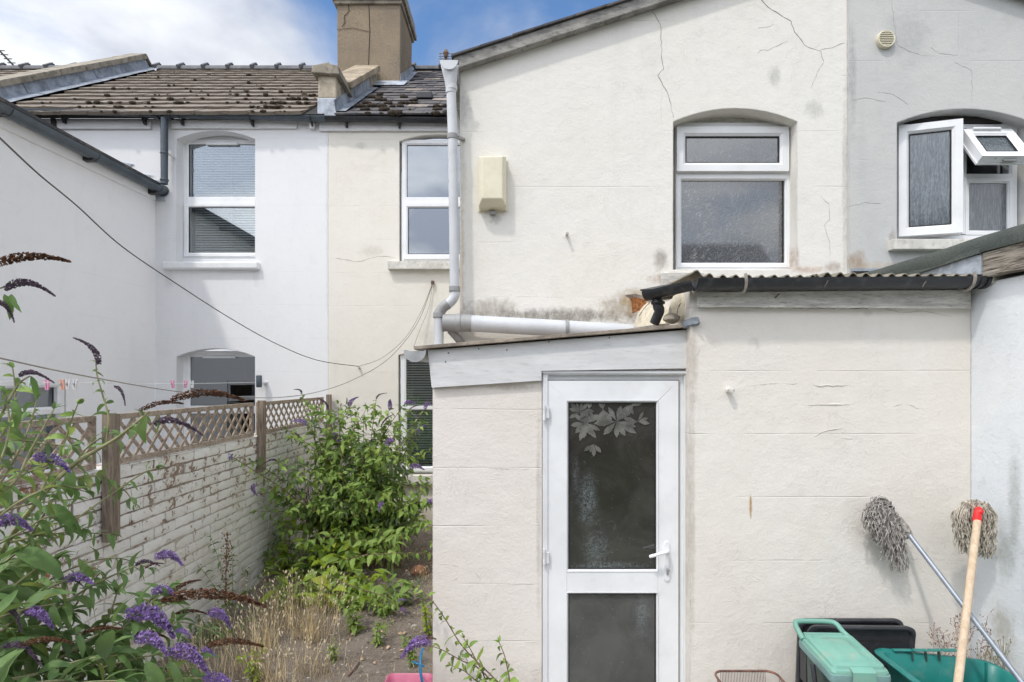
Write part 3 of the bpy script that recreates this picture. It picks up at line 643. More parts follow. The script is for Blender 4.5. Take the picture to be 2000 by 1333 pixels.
for px in (306, 330, 632): union(gt, (X(px, 7), 7.0, gz(px)), (1, 0, -.015), gr*1.12, .06, M_anthr)
MB().tube([(X(321, 7), 7.0, gz(321)-.03), (X(321, 7), 7.0, H(360, 7.0))], [.045, .040], 14).build('downpipe', M_anthr, wh, smooth=40); dp = bpy.data.objects['downpipe']
for py in (300, 352): MB().lathe([(.046, -.012), (.05, 0), (.046, .012)], (X(321, 7), 7.0, H(py, 7)), n=14).build('pipe_collar', M_anthr, dp, smooth=40)
MB().beam((X(321,7)+.04, 7.0, H(300,7)), (X(333,7), 7.09, H(303,7)), .012, .02).build('pipe_clip', M_paintold, dp)
# outside light on the white wall
ol = thing('wall_light', P(510, 765, ZM), 'small dark outdoor wall light beside the white neighbour door', 'light')
MB().lathe([(.028, 0), (.034, .01), (.034, .14), (.028, .15)], P(506, 757, ZM-.10), n=14).build('lamp_body', M_anthr, ol, smooth=40)
MB().tube([P(508, 750, ZM-.09), P(518, 747, ZM-.05), P(520, 748, ZM)], .014, 8).lathe([(.03, -.02), (.03, .0)], P(519, 748, ZM), axis='y', n=14).build('wall_mount', M_upvc_old, ol, smooth=40)

# ---- white outrigger on the left
wo = thing('side_wing', (-4.56, 5, 0), 'white rendered side wing on the far left under a dark sloping gutter', 'building')
GX = -4.455
A_, B_ = Vector((GX, 7.08, H(371, 7.08))), Vector((GX, 3.0, H(371, 7.08)-.06))
ztop = A_.z
m = MB()     # wall seen from the garden, with the window opening cut in it
wy0, wy1, wz0, wz1 = 4.55, 5.69, .92, 1.86
polys = [[Vector((-4.56, y, z)) for y, z in ((2.4, -.15), (ZM-.002, -.15), (ZM-.002, ztop), (2.4, ztop-.06))], [Vector((-4.56, y, z)) for y, z in ((wy0, wz0), (wy1, wz0), (wy1, wz1), (wy0, wz1))]]
flat = [v for p in polys for v in p]; m.add(flat, [tuple(t_) for t_ in tessellate_polygon(polys)])
m.add([Vector((x_, y, z)) for x_ in (-4.56, -4.66) for y, z in ((wy0, wz0), (wy1, wz0), (wy1, wz1), (wy0, wz1))], [(i, (i+1) % 4, (i+1) % 4+4, i+4) for i in range(4)])
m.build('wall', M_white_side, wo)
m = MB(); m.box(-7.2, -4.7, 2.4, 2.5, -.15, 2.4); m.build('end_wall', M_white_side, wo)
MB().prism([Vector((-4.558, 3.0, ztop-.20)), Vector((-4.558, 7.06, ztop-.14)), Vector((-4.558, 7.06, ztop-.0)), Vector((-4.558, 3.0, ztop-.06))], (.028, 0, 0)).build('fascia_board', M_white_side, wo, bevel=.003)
g2 = gutter(wo, (A_, B_), .068, M_anthr)
for yy in (4.93, 5.95, 6.99):
    union(g2, (GX, yy, A_.z-.06*(7.08-yy)/4), (0, 1, .015), .075, .05, M_anthr)
    MB().box(-4.56, GX+.03, yy-.08, yy-.015, A_.z-.105, A_.z-.03).build('gutter_bracket', M_black, wo, bevel=.006)
MB().lathe([(.001, -.004), (.072, -.004), (.072, .004), (.001, .004)], (GX, 7.085, A_.z-.012), axis='y', n=20).build('gutter_end', M_anthr, wo, smooth=40)
m = MB(); m.prism([Vector((GX-.03, 2.4, ztop+.01)), Vector((GX-.03, ZM-.004, ztop+.055)), Vector((-7.2, ZM-.004, ztop+.055+1.0)), Vector((-7.2, 2.4, ztop+.01+1.0))], (0, 0, .03)); m.build('wing_roof', M_slate, wo)
rg = random.Random(3)
for i, (pa, pb) in enumerate((((232, 312), (262, 337)), ((262, 334), (300, 352)), ((285, 345), (322, 378)))):
    z_ = H(pb[1]-8, ZM); a = MB()
    a.prism([P(pa[0], pa[1]+4, ZM-.004), P(pb[0], pa[1]+10, ZM-.004), P(pb[0]-7, (pa[1]+pb[1])/2, ZM-.004), P(pb[0]+2, pb[1]+16, ZM-.004), P(pa[0], pb[1]+14, ZM-.004)], (0, -.008, 0)); a.build('step_flashing', M_chalk, wo)
# its window: open top sash over a lower pane, in the side wall
def frame_yz(parent, name, y0, y1, z0, z1, x, w, mat, d=.05, ch=.012):
    m = Matrix.Rotation(R(-90), 4, 'Z')      # local x -> -y ; keep simple: build by hand
    a = MB(); ls = []
    for ins, o in ((0, -d), (0, 0), (w*.72, 0), (w, -ch), (w, -d)):
        ls.append([Vector((x+o, y0+ins, z0+ins)), Vector((x+o, y1-ins, z0+ins)), Vector((x+o, y1-ins, z1-ins)), Vector((x+o, y0+ins, z1-ins))])
    a.loops(ls, close=True); return a.build(name, mat, parent)
f1 = frame_yz(wo, 'window_frame', wy0+.003, wy1-.003, wz0+.003, wz1-.003, -4.60, .06, M_upvc)
f2 = frame_yz(f1, 'sash', wy0+.03, wy1-.03, 1.53, wz1-.0, -4.55, .07, M_upvc)
MB().box(-4.612, -4.608, wy0+.08, wy1-.08, 1.58, wz1-.05).build('pane', M_glass, f1); MB().box(-4.622, -4.618, wy0+.05, wy1-.05, wz0+.06, 1.53).build('pane', M_glass, f1)
a = MB(); a.add([(-4.66, wy0, wz0), (-4.66, wy1, wz0), (-4.66, wy1, wz1), (-4.66, wy0, wz1), (-5.6, wy0, wz0), (-5.6, wy1+1, wz0), (-5.6, wy1+1, wz1), (-5.6, wy0, wz1)], [(0,1,5,4),(1,2,6,5),(2,3,7,6),(3,0,4,7),(4,5,6,7)]); a.build('room', M_roomlight, wo)
rg2 = random.Random(4); a = MB(); blob(a, (-4.80, 5.22, 1.52), .10, .16, .09, rg2, 10, 6); blob(a, (-4.76, 5.34, 1.50), .06, .08, .05, rg2, 9, 5)
M_teal_cloth = plain('pale_teal_cloth', (.35, .62, .56), .9, .15, 20, .6, 30); a.build('folded_cloth', M_teal_cloth, smooth=60, label='pale teal cloth bundle on the sill inside the far left window', cat='cloth')
a = MB(); a.lathe([(.02, -.05), (.075, -.05), (.085, 0), (.075, .05), (.02, .05)], (-4.86, 5.42, 1.68), axis='x', n=20); a.lathe([(.025, 0), (.02, .06), (.07, .17), (.0, .18)], (-4.86, 5.42, 1.45), n=16)
a.build('desk_fan', M_black, smooth=40, label='round black object standing inside the far left window', cat='fan')

# ---- far-left house roof beyond the parapet
fh = thing('far_house', (-8.3, EY, 0), 'next terraced house beyond the left parapet, brown tiled roof only', 'house')
fr_ = MB().prism([roofpt(-10.5, -.02, -.03), roofpt(-7.15, -.02, -.03), roofpt(-7.15, 4.5, -.03), roofpt(-10.5, 4.5, -.03)], (0, .1, -.14)).build('roof', M_dark, fh)
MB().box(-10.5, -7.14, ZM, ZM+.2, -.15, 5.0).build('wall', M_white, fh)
tile_field(fr_, 'roof_tile', -10.1, -7.15, 14, .319, .33, .034, [M_tile], rg, skip=lambda x, r: r < 7)
ridge_run(fr_, -10.1, -7.15, .455, M_ridge, rg)

# ================================================================ OUR HOUSE (cream)
ch = thing('terraced_house', (-.4, ZM, 0), 'cream rendered terraced house in the middle with two storey gabled wing', 'house')
xw0 = X(780, ZM)
uw = [xw0, xw0+.98, H(512, ZM), H(276, ZM), H(263, ZM)]; lw = [X(778, ZM), X(778, ZM)+.98, H(927, ZM), H(694, ZM), H(683, ZM)]
wall_xz([(X(641, ZM)+.0005, -.15), (2.4, -.15), (2.4, 5.12), (X(641, ZM)+.0005, 5.12)], [opening(*uw), opening(*lw)], ZM-.001, .13, 'wall', M_cream_main, ch, label='cream rendered back wall')
yf = ZM+.03
for (o, gl, bl, mid) in ((uw, M_glass_dark, None, (402, 386)), (lw, M_glass_clear, M_blindg, None)):
    x0, x1, z0, z1 = o[0]+.025, o[1]-.02, o[2]+.02, o[3]+.03
    f = MB().ring(x0, x1, z0, z1, frame_prof(.065, yf, .07)).build('window_frame', M_upvc, ch)
    if mid:
        a0, a1 = H(mid[0], yf), H(mid[1], yf)
        MB().box(x0+.05, x1-.05, yf-.01, yf+.05, a0, a1).build('transom', M_upvc, f, bevel=.004)
        MB().ring(x0+.02, x1-.02, z0+.02, a0+.03, frame_prof(.06, yf-.022, .05)).build('sash', M_upvc, f)
        pane(f, x0+.055, x1-.055, a1, z1-.055, yf+.02, gl); gasket(f, x0+.065, x1-.065, a1+.003, z1-.067, yf+.014)
        pane(f, x0+.07, x1-.07, z0+.07, a0-.02, yf, gl); gasket(f, x0+.085, x1-.085, z0+.085, a0-.03, yf-.008)
    else:
        MB().ring(x0+.02, x1-.02, z0+.02, H(793, yf), frame_prof(.055, yf-.02, .05)).build('sash', M_upvc, f)
        pane(f, x0+.05, x1-.05, z0+.05, z1-.05, yf+.02, gl)
    room(ch, x0, x1, z0, z1, yf+.09)
    if bl: blind(ch, x0+.06, x1-.06, z0+.05, z1-.06, yf+.05, bl, .032, .025, 52)
MB().box(X(760, ZM), X(760, ZM)+1.2, ZM-.08, ZM+.05, H(528, ZM), H(513, ZM)).build('sill', M_sill, ch)
MB().box(X(762, ZM), X(762, ZM)+1.2, ZM-.08, ZM+.05, H(944, ZM), H(928, ZM)).build('sill', M_sill, ch)
MB().box(X(625, ZM), X(905, ZM), ZM-.034, ZM-.004, H(258, ZM), 5.10).build('fascia_board', M_paintwood, ch, bevel=.004)
g3 = gutter(ch, (gb, gc), gr*.98, M_black)
for px in (675, 779): bracket(ch, px, gr, M_black)
# slate roof
rg = random.Random(21)
rr = MB().prism([roofpt(-2.25, .06, -.004), roofpt(2.4, .06, -.004), roofpt(2.4, 4.5, -.004), roofpt(-2.25, 4.5, -.004)], (0, .03, -.04)).build('roof', M_dark, ch)
def inchim(x, r): s_ = r*.24; y_ = roofpt(0, s_).y; return x < -1.8 and 9.05 < y_ < 10.2 or x < -2.12
tile_field(rr, 'slate', -2.25, .3, 19, .24, .27, .016, [M_slate, M_slatelight], rg, roll=False, skip=inchim, var=.006)
moss(rr, 46, -2.1, -1.35, 0, 6, .24, rg, .05, [(-1.85, 3), (-1.6, 4), (-1.7, 1)]); moss(rr, 26, -1.2, -.4, 0, 14, .24, rg, .042, [(-.95, 0), (-.8, 1), (-.7, 0)])
ridge_run(rr, -1.9, .4, .5, M_ridge, rg)
v = roofpt(X(833, 8.0), 1.02*1.12, .03)
MB().box(v.x-.11, v.x+.11, v.y-.06, v.y+.14, v.z-.04, v.z+.05).build('roof_vent', M_black, rr, bevel=.01)
# party parapet between the roofs, kneeler and lead
pp = thing('party_parapet', (-2.4, EY, EZ), 'short stone kneeler and coped parapet running up to the chimney', 'parapet')
kx0, kx1 = X(617, 7.05), X(662, 7.05)
MB().box(kx0+.03, kx1-.03, 7.03, 7.5, 5.38, 5.67).build('kneeler_block', M_kneel, pp, bevel=.02)
MB().box(kx0+.03, kx1-.02, 7.01, 7.5, 5.10, 5.378).build('kneeler_lead', M_chalk, pp, bevel=.01)
a = MB(); ls = []
for y_ in (6.97, 7.56): ls.append([Vector((kx0-.03, y_, 5.67)), Vector((kx1+.03, y_, 5.65)), Vector((kx1+.02, y_, 5.75)), Vector(((kx0+kx1)/2+.02, y_, 5.80)), Vector((kx0-.02, y_, 5.76))])
a.loops(ls, cap0=True, cap1=True); a.build('kneeler_cap', M_concrete, pp, bevel=.01)
MB().prism([roofpt(-2.5, .45, 0), roofpt(-2.26, .45, 0), roofpt(-2.26, 2.72, 0), roofpt(-2.5, 2.72, 0)], (0, -.1, .21)).build('parapet_wall', M_concrete, pp)
coping_run(pp, -2.37, .40, .70, 2.62, 3, .19, .085, plain('lichened_coping_stone', (.34, .275, .19), .9, .25, 4, .8, 50, dirt=(.15, .14, .13), dirt_amt=.8, bev=.01), rg)
for i in range(2):
    a = MB(); s0_, s1_ = .1+i*1.0, .1+(i+1)*1.0-.01
    a.prism([roofpt(-2.255, s0_, .15), roofpt(-2.255, s1_, .15), roofpt(-2.255, s1_, .028), roofpt(-2.255, s0_, .028)], (.006, 0, 0)); a.prism([roofpt(-2.25, s0_, .026), roofpt(-2.25, s1_, .026), roofpt(-2.13, s1_, .026), roofpt(-2.13, s0_, .026)], (0, 0, .004)); a.build('lead_flashing', M_lead, pp)
# chimney
cs = thing('chimney_stack', (-2.4, 9.6, 5.9), 'tall brown roughcast chimney stack rising between the two roofs', 'chimney')
cx0, cx1, cy0, cy1 = X(658, 9.1), X(782, 9.1), 9.1, 10.1
a = MB(); rgc = random.Random(2)
ls = []
for z_ in (5.6, 6.3, 7.0, 7.6, 8.05): j = lambda: rgc.uniform(-.006, .006); ls.append([Vector((cx0+j(), cy0+j(), z_)), Vector((cx1+j(), cy0+j(), z_)), Vector((cx1+j(), cy1+j(), z_)), Vector((cx0+j(), cy1+j(), z_))])
a.loops(ls, cap1=True); a.build('stack', M_chim, cs, bevel=.015)
MB().prism([Vector((cx0+.35, cy0-.012, 6.62)), Vector((cx1+.012, cy0-.012, 6.62)), Vector((cx1+.03, cy0-.03, 6.50)), Vector((cx0+.35, cy0-.03, 6.50))], (0, .03, 0)).build('render_drip', M_chim, cs)
for k, (e, za, zb) in enumerate(((.035, 7.93, 7.99), (.075, 7.992, 8.10), (.05, 8.102, 8.25))): MB().box(cx0-e, cx1+e, cy0-e, cy1+e, za, zb).build('cap_course', M_concrete, cs, bevel=.012)
MB().tube([P(720, 0, 9.094), P(722, 60, 9.094), P(719, 150, 9.094)], .005, 4).build('crack', M_dark, cs)
a = MB(); a.tube([P(680, 8, 9.094), P(682, 22, 9.094), P(672, 32, 9.094), P(674, 44, 9.094), P(668, 52, 9.094)], .005, 4); a.tube([P(658, 58, 9.094), P(690, 55, 9.094), P(720, 62, 9.094)], .003, 4); a.build('crack', M_dark, cs)
yb = 9.1; zb = EZ+(yb-EY)*SL
MB().box(cx0+.6, cx1+.02, cy0-.012, cy0-.004, zb-.06, 6.5).prism([Vector((cx0+.55, cy0-.3, zb-.17)), Vector((cx1+.12, cy0-.3, zb-.17)), Vector((cx1+.12, cy0, zb+.05)), Vector((cx0+.55, cy0, zb+.05))], (0, 0, .008)).build('lead_apron', M_chalk, cs)
MB().prism([Vector((cx1+.006, cy0-.03, zb-.05)), Vector((cx1+.006, cy1, zb+.65)), Vector((cx1+.006, cy1, zb+.85)), Vector((cx1+.006, cy0-.03, zb+.15))], (.008, 0, 0)).prism([Vector((cx1+.006, cy0-.03, zb-.02)), Vector((cx1+.1, cy0-.03, zb-.02)), Vector((cx1+.1, cy1, zb+.74)), Vector((cx1+.006, cy1, zb+.74))], (0, 0, .008)).build('lead_flashing', M_lead, cs)

# ---- two-storey wing
xl = X(898, ZE); xr = X(1655, ZE); vz = H(128, ZE); vs = .322
bw = [X(1315, ZE), X(1557, ZE), H(527, ZE), H(238, ZE), H(212, ZE)]
zpk = vz + vs*(xr-xl)
wall_xz([(xl, -.15), (xr, -.15), (xr, zpk), (xl, vz)], [opening(*bw)], ZE, .14, 'wing_wall', M_cream_wing, ch)
MB().box(xl, xl+.2, ZE+.25, ZM-.001, -.15, vz).build('wing_side_wall', M_cream_main, ch)
# bathroom window
yf = ZE+.125; x0, x1, z0, z1 = X(1320, yf), X(1545, yf), H(528, yf), H(240, yf)
MB().box(bw[0], bw[1], yf+.015, yf+.06, z1-.04, bw[4]+.02).build('window_head', M_paintold, ch)
f = MB().ring(x0, x1, z0, z1, frame_prof(.045, yf, .07)).build('window_frame', M_upvc, ch)
za, zb_ = H(343, yf), H(334, yf)
MB().box(x0+.03, x1-.03, yf-.002, yf+.05, za-.02, zb_+.02).build('transom', M_upvc, f, bevel=.003)
s_ = MB().ring(X(1322, yf-.03), X(1541, yf-.03), H(335, yf-.03), H(248, yf-.03), frame_prof(.066, yf-.035, .06)).build('top_sash', M_upvc, f)
pane(s_, X(1340, yf), X(1523, yf), H(319, yf), H(266, yf), yf-.012, M_leafglass); gasket(s_, X(1340, yf-.02), X(1521, yf-.02), H(318, yf-.02), H(268, yf-.02), yf-.02)
MB().ring(x0+.008, x1-.008, z0+.02, za, frame_prof(.036, yf-.006, .05)).build('lower_bead', M_upvc, f)
pane(f, x0+.03, x1-.03, z0+.045, za-.015, yf+.02, M_leafglass); gasket(f, X(1327, yf), X(1531, yf), H(518, yf), H(350, yf), yf+.012)
# cracks in the render
def crack(parent, pts, Z, r=.0016, name='crack', jit=1.2, seed=0):
    rr_ = random.Random(seed); out = []
    for i in range(len(pts)-1):
        (ax, ay), (bx, by) = pts[i], pts[i+1]; n = max(2, int(math.hypot(bx-ax, by-ay)/7))
        for k in range(n): out.append(P(ax+(bx-ax)*k/n+rr_.uniform(-jit, jit), ay+(by-ay)*k/n+rr_.uniform(-jit, jit), Z))
    out.append(P(*pts[-1], Z)); n = len(out)
    return MB().tube(out, [r*(.4+.8*rr_.random())*(1 if k < n*.85 else .5) for k in range(n)], 4).build(name, M_crack, parent)
M_crack = plain('crack_shadow', (.20, .165, .13), .95)
zc = ZE-.0006
crack(ch, [(1274, 22), (1290, 48), (1293, 118), (1297, 135), (1284, 148), (1300, 175), (1308, 195), (1315, 230)], zc, .0019, seed=1)
crack(ch, [(1483, -5), (1500, 15), (1530, 33), (1545, 42), (1552, 62), (1575, 92), (1590, 96)], zc, .0021, seed=2); crack(ch, [(1590, 96), (1603, 101), (1609, 120)], zc, .0014, seed=3)
crack(ch, [(1482, 56), (1497, 54), (1510, 48)], zc, .001, seed=4); crack(ch, [(1480, 103), (1484, 98), (1500, 98), (1528, 86), (1540, 80)], zc, .001, seed=5)
crack(ch, [(1608, 122), (1598, 140), (1584, 172)], zc, .0009, seed=6); crack(ch, [(1604, 98), (1625, 94), (1650, 84)], zc, .0012, seed=7)
crack(ch, [(1604, 382), (1618, 400), (1622, 430), (1610, 440), (1620, 470), (1621, 500)], zc, .0009, seed=8)
crack(ch, [(655, 505), (700, 512), (740, 500), (775, 505)], ZM-.0016, .0018, seed=10)
# verge: board under ragged slates
def vp(px_, up=0.0, y=ZE):   # along the gable slope
    x = X(px_, ZE); return Vector((x, y, vz + vs*(x-xl) + up))
MB().prism([vp(888, -.055, 4.03), vp(1655, -.055, 4.03), vp(1655, .03, 4.03), vp(888, .03, 4.03)], (0, .068, 0)).build('verge_board', M_verge, ch, bevel=.004)
rg = random.Random(31); x_ = 884
while x_ < 1650:
    L = rg.uniform(56, 66); up = .031+rg.uniform(0, .006); tilt = rg.uniform(-.002, .004)
    MB().prism([vp(x_, up, 4.01), vp(min(x_+L, 1653), up+.001+tilt, 4.01), vp(min(x_+L, 1653), up+.013+tilt, 4.01), vp(x_, up+.015, 4.01)], (0, 3.0, 0)).build('verge_slate', M_slate, ch); x_ += L-1
MB().box(X(882, 4.05), xl-.001, 4.03, 7.05, vz-.17, vz-.0).build('eave_board', M_verge, ch)
# second half of the shared gable: the grey house
gh = thing('terraced_house', (3.6, ZE, 0), 'grey rendered house wing on the right with open bathroom window', 'house')
gxr = xr+2.9
ow = [X(1752, ZE-.02), X(1752, ZE-.02)+.98, H(467, ZE-.02), H(240, ZE-.02), H(213, ZE-.02)]
yg = ZE-.02
wall_xz([(xr, -.15), (gxr, -.15), (gxr, zpk-vs*2.9), (xr, zpk)], [opening(*ow)], yg, .14, 'wall', M_grey, gh)
MB().prism([Vector((xr, 4.01, zpk-.055)), Vector((gxr+.1, 4.01, zpk-vs*3.0-.055)), Vector((gxr+.1, 4.01, zpk-vs*3.0+.03)), Vector((xr, 4.01, zpk+.03))], (0, .069, 0)).build('verge_board', M_verge, gh)
MB().prism([Vector((xr, 4.0, zpk+.031)), Vector((gxr+.1, 4.0, zpk-vs*3.0+.031)), Vector((gxr+.1, 4.0, zpk-vs*3.0+.046)), Vector((xr, 4.0, zpk+.046))], (0, 3, 0)).build('roof', M_slate, gh)
zc = yg-.0006
for i, pts in enumerate(([(1740, 0), (1746, 40), (1752, 88), (1775, 100), (1800, 108), (1820, 110)], [(1865, 122), (1898, 138), (1898, 200)], [(1665, 196), (1690, 192), (1730, 198)], [(1714, 180), (1745, 185), (1775, 205)],
                         [(1818, 92), (1835, 104), (1870, 108)], [(1656, 404), (1690, 396), (1720, 398)])): crack(gh, pts, zc, .0007, seed=20+i)
yf = yg+.11; x0, x1, z0, z1 = ow[0]+.005, ow[1]-.012, H(467, yf), H(243, yf)
f = MB().ring(x0, x1, z0, z1, frame_prof(.05, yf, .07)).build('window_frame', M_upvc, gh)
MB().box(ow[0], ow[1]-.02, yf+.02, yf+.06, z1-.02, ow[4]+.02).build('window_head', M_paintold, gh)
MB().box(ow[0], ow[1]-.1, yf-.012, yf+.02, z1+.005, z1+.05).build('head_gap', M_dark, gh)
xm = X(1880, yf); zt = H(340, yf)
MB().box(xm-.03, xm+.03, yf, yf+.06, z0+.03, z1-.03).build('mullion', M_upvc, f); MB().box(xm+.03, x1-.04, yf, yf+.06, zt-.035, zt).build('transom', M_upvc, f)
MB().ring(xm+.02, x1-.03, z0+.03, zt-.03, frame_prof(.035, yf-.004, .05)).build('lower_bead', M_upvc, f)
pane(f, xm+.03, x1-.05, z0+.05, zt-.05, yf+.02, M_rainglass)
rm_ = room(gh, x0, x1, z0, z1, yf+.075, 1.0, M_roomlight)
MB().box(X(1960, yf)-.02, X(1960, yf), yf+.03, yf+.05, zt, z1-.05).build('catch_plate', M_greypvc2, f)
def sash(parent, name, w, h, M, mat):
    o = MB().ring(0, w, 0, h, frame_prof(.068, 0, .055, .016), M).build(name, M_upvc, parent)
    MB().ring(-.008, w+.008, -.008, h+.008, [(0, .056), (0, .070), (.05, .070), (.05, .056)], M).build('sash_rebate', M_upvc_old, o)
    pane(o, .06, w-.06, .06, h-.06, .02, mat, M); gasket(o, .07, w-.07, .07, h-.07, .012, M); return o
Ms = Matrix.Translation((X(1754, yf-.03), yf-.04, H(463, yf-.03))) @ Matrix.Rotation(R(-17), 4, 'Z')
wS = (X(1880, 4.04)-X(1754, 4.16))/math.cos(R(17))
sash(gh, 'open_casement', wS, H(247, yf-.03)-H(463, yf-.03), Ms, M_rainglass)
top = Vector((X(1881, 4.14), 4.14, H(252, 4.14)))
Mt = Matrix.Translation(top) @ Matrix.Rotation(R(-33), 4, 'X') @ Matrix.Translation((0, 0, -.32))
so = sash(gh, 'open_top_sash', X(1977, 4.14)-top.x, .32, Mt, M_rainglass)
wv = X(1977, 4.14)-top.x
MB().add([Mt @ Vector(p) for p in ((.06,-.018,.295),(wv*.72,-.018,.295),(wv*.72,-.018,.315),(.06,-.018,.315),(.06,.0,.295),(wv*.72,0,.295),(wv*.72,0,.315),(.06,0,.315))], [(0,1,2,3),(4,5,6,7),(0,1,5,4),(1,2,6,5),(2,3,7,6),(3,0,4,7)]).build('trickle_vent', M_upvc_old, so)
MB().beam(Mt @ Vector((.1, .02, .0)), (x1-.08, yf-.01, zt+.03), .014, .006).build('stay', M_greypvc2, so); MB().beam(Mt @ Vector((.16, .03, -.01)), Mt @ Vector((wv-.1, .03, -.01)), .02, .01).build('sash_catch', M_greypvc2, so)
MB().box(X(1745, yg-.06), X(1745, yg)+1.1, yg-.06, yg+.1, H(487, yg-.06), H(467, yg-.06)).build('sill', M_sill, gh)
MB().box(xr+.01, xr+.25, yg-.035, yg-.004, H(529, yg)-.01, H(526, yg)).build('lead_strip', M_lead, gh)
# round vent
rv = thing('wall_vent', P(1727, 80, yg), 'round cream louvred vent high on the grey wall', 'vent')
c = P(1727, 80, yg-.0); rv_r = .062
MB().lathe([(rv_r-.014, -.004), (rv_r-.012, -.024), (rv_r-.004, -.026), (rv_r, -.018), (rv_r, .0), (rv_r-.014, .0)], c, axis='y', n=28).build('vent_back', M_dark, rv, smooth=40)
ls = [[Vector((c.x+r_*math.cos(t_), c.y+h_, c.z+r_*math.sin(t_))) for t_ in [2*math.pi*k/28 for k in range(28)]] for r_, h_ in ((rv_r-.011, -.02), (rv_r-.009, -.03), (rv_r-.002, -.03), (rv_r+.002, -.02), (rv_r+.002, 0), (rv_r-.011, 0))]
MB().loops(ls, close=True).build('vent_rim', plain('cream_vent_plastic', (.70, .65, .50), .5, .06), rv, smooth=40); MV = bpy.data.materials['cream_vent_plastic']
for k in range(8):
    z_ = -.045+.0129*k; hw = math.sqrt((rv_r-.01)**2-z_**2); MB().beam((c.x-hw, c.y-.026, c.z+z_), (c.x+hw, c.y-.026, c.z+z_), .008, .0055).build('louvre', MV, rv)

# ---- things fixed on the wing wall
fl = thing('flue_cover', P(962, 412, ZE), 'cream boxed flue cover on the upper wing wall', 'flue cover')
MCr = plain('cream_enamel', (.74, .69, .53), .4, .05, 5, .03, 30, dirt=(.5, .42, .3), dirt_amt=.25)
bx0, bx1, bz0, bz1 = X(936, ZE-.02), X(989, ZE-.02), H(411, ZE-.02), H(312, ZE-.02)
ls = [[Vector((x_, y_, z_)) for x_, z_ in ((bx0+i_, bz0+b_), (bx1-i_, bz0+b_), (bx1-i_, bz1-i_*.6), (bx0+i_, bz1-i_*.6))] for i_, b_, y_ in ((0, 0, ZE-.001), (0, .012, ZE-.075), (.026, .055, ZE-.115))]
MB().loops(ls, cap1=True).build('cover', MCr, fl, bevel=.006)
MB().ring(bx0-.008, bx1+.008, bz0-.006, bz1+.006, [(0, ZE-.001), (0, ZE-.008), (.02, ZE-.008), (.02, ZE-.001)]).build('back_plate', MCr, fl)
MB().box((bx0+bx1)/2-.02, (bx0+bx1)/2+.02, ZE-.03, ZE-.001, bz0-.03, bz0-.006).build('drain_spout', M_greypvc2, fl)
for s_ in (bx0+.008, bx1-.008): MB().lathe([(.004, -.004), (.004, .0)], (s_, ZE-.078, bz0+.06), axis='y', n=10).build('screw', M_dark, fl)
a = MB(); c = P(1107, 459, ZE); a.tube([c+Vector((0, .02, 0)), c+Vector((0, -.055, -.004))], .011, 12)
a.build('overflow_pipe', M_sill, loc=c, smooth=40, label='short stub of overflow pipe poking from the plain wing wall', cat='pipe')
# grey rainwater pipe with hopper
rp = thing('downpipe', P(886, 565, 4.0), 'tall grey plastic downpipe running down the edge of the wing', 'drainpipe')
yp = 3.99
rp_g = gutter(ch, ((X(879, 4.03), 4.0, H(127, 4.0)), (X(879, 4.03), 7.0, H(127, 4.0)+.02)), .062, M_greypvc)
c = P(879, 128, yp)
a = MB(); ls = []
for (dx, rx, ry, dz) in ((0, .055, .056, -.012), (0, .054, .055, -.05), (.004, .045, .05, -.10), (.006, .037, .038, -.16), (.006, .037, .037, -.20)):
    ls.append([Vector((c.x+dx+rx*math.cos(t_), yp+ry*math.sin(t_), c.z+dz)) for t_ in [2*math.pi*k/20 for k in range(20)]])
a.loops(ls, cap1=True); a.build('outlet', M_greypvc, rp, smooth=50)
a = MB(); a.prism([Vector((c.x+.064*math.cos(t_), yp-.066, c.z-.064*math.sin(t_))) for t_ in [math.pi*k/16 for k in range(17)]], (0, .006, 0)); a.build('outlet_stop_end', M_greypvc, rp, smooth=40)
pts = [P(881, 170, yp), P(884, 268, yp), P(888, 565, yp)]
MB().tube(pts, .034, 18).build('pipe', M_greypvc, rp, smooth=50)
bend = smooth_path([P(888, 562, yp), P(888, 578, yp), P(880, 590, yp), P(866, 600, yp), P(858, 612, yp), P(857, 624, yp)], 6)
MB().tube(bend, .0345, 16).build('swan_neck', M_greypvc, rp, smooth=60)
MB().tube([P(857, 620, yp), P(857, 672, yp), P(857, 760, yp)], .034, 18).build('pipe', M_greypvc, rp, smooth=50)
for (px, py, rr_) in ((882, 172, .040), (884, 268, .0385), (888, 565, .041), (857, 616, .041)):
    MB().lathe([(rr_-.004, -.02), (rr_, -.016), (rr_, .016), (rr_-.004, .02)], P(px, py, yp), n=18).build('collar', M_greypvc2 if py > 180 else M_greypvc, rp, smooth=40)
MB().tube(bend[14:27], [.0385]*len(bend[14:27]), 16).build('elbow_socket', M_greypvc2, rp, smooth=60)
MB().beam(P(892, 268, yp), P(905, 273, ZE), .03, .015).build('pipe_clip', M_greypvc2, rp)
sp_ = thing('soil_pipe', P(1050, 650, 3.98), 'fat horizontal grey waste pipe lying along the foot of the wing wall', 'pipe')
ys = 3.99
MB().tube([P(918, 632, ys), P(1275, 652, ys)], .0585, 22).build('pipe', M_greypvc, sp_, smooth=50)
MB().tube([P(866, 631, ys), P(890, 631.2, ys), P(891, 631.4, ys), P(900, 631.5, ys), P(901, 631.5, ys), P(921, 632, ys)], [.062, .062, .068, .068, .062, .061], 22).build('coupling', M_greypvc2, sp_, smooth=40)
ls_ = P(1107, 642, ys); MB().tube([ls_-Vector((.012, 0, 0)), ls_+Vector((.012, 0, 0))], .064, 22).build('pipe_bracket', M_greypvc2, sp_, smooth=40)
MB().tube([P(880, 645, 4.02), P(895, 662, 4.05), P(902, 672, 4.1)], .03, 12).build('lower_branch', M_greypvc2, sp_, smooth=40)

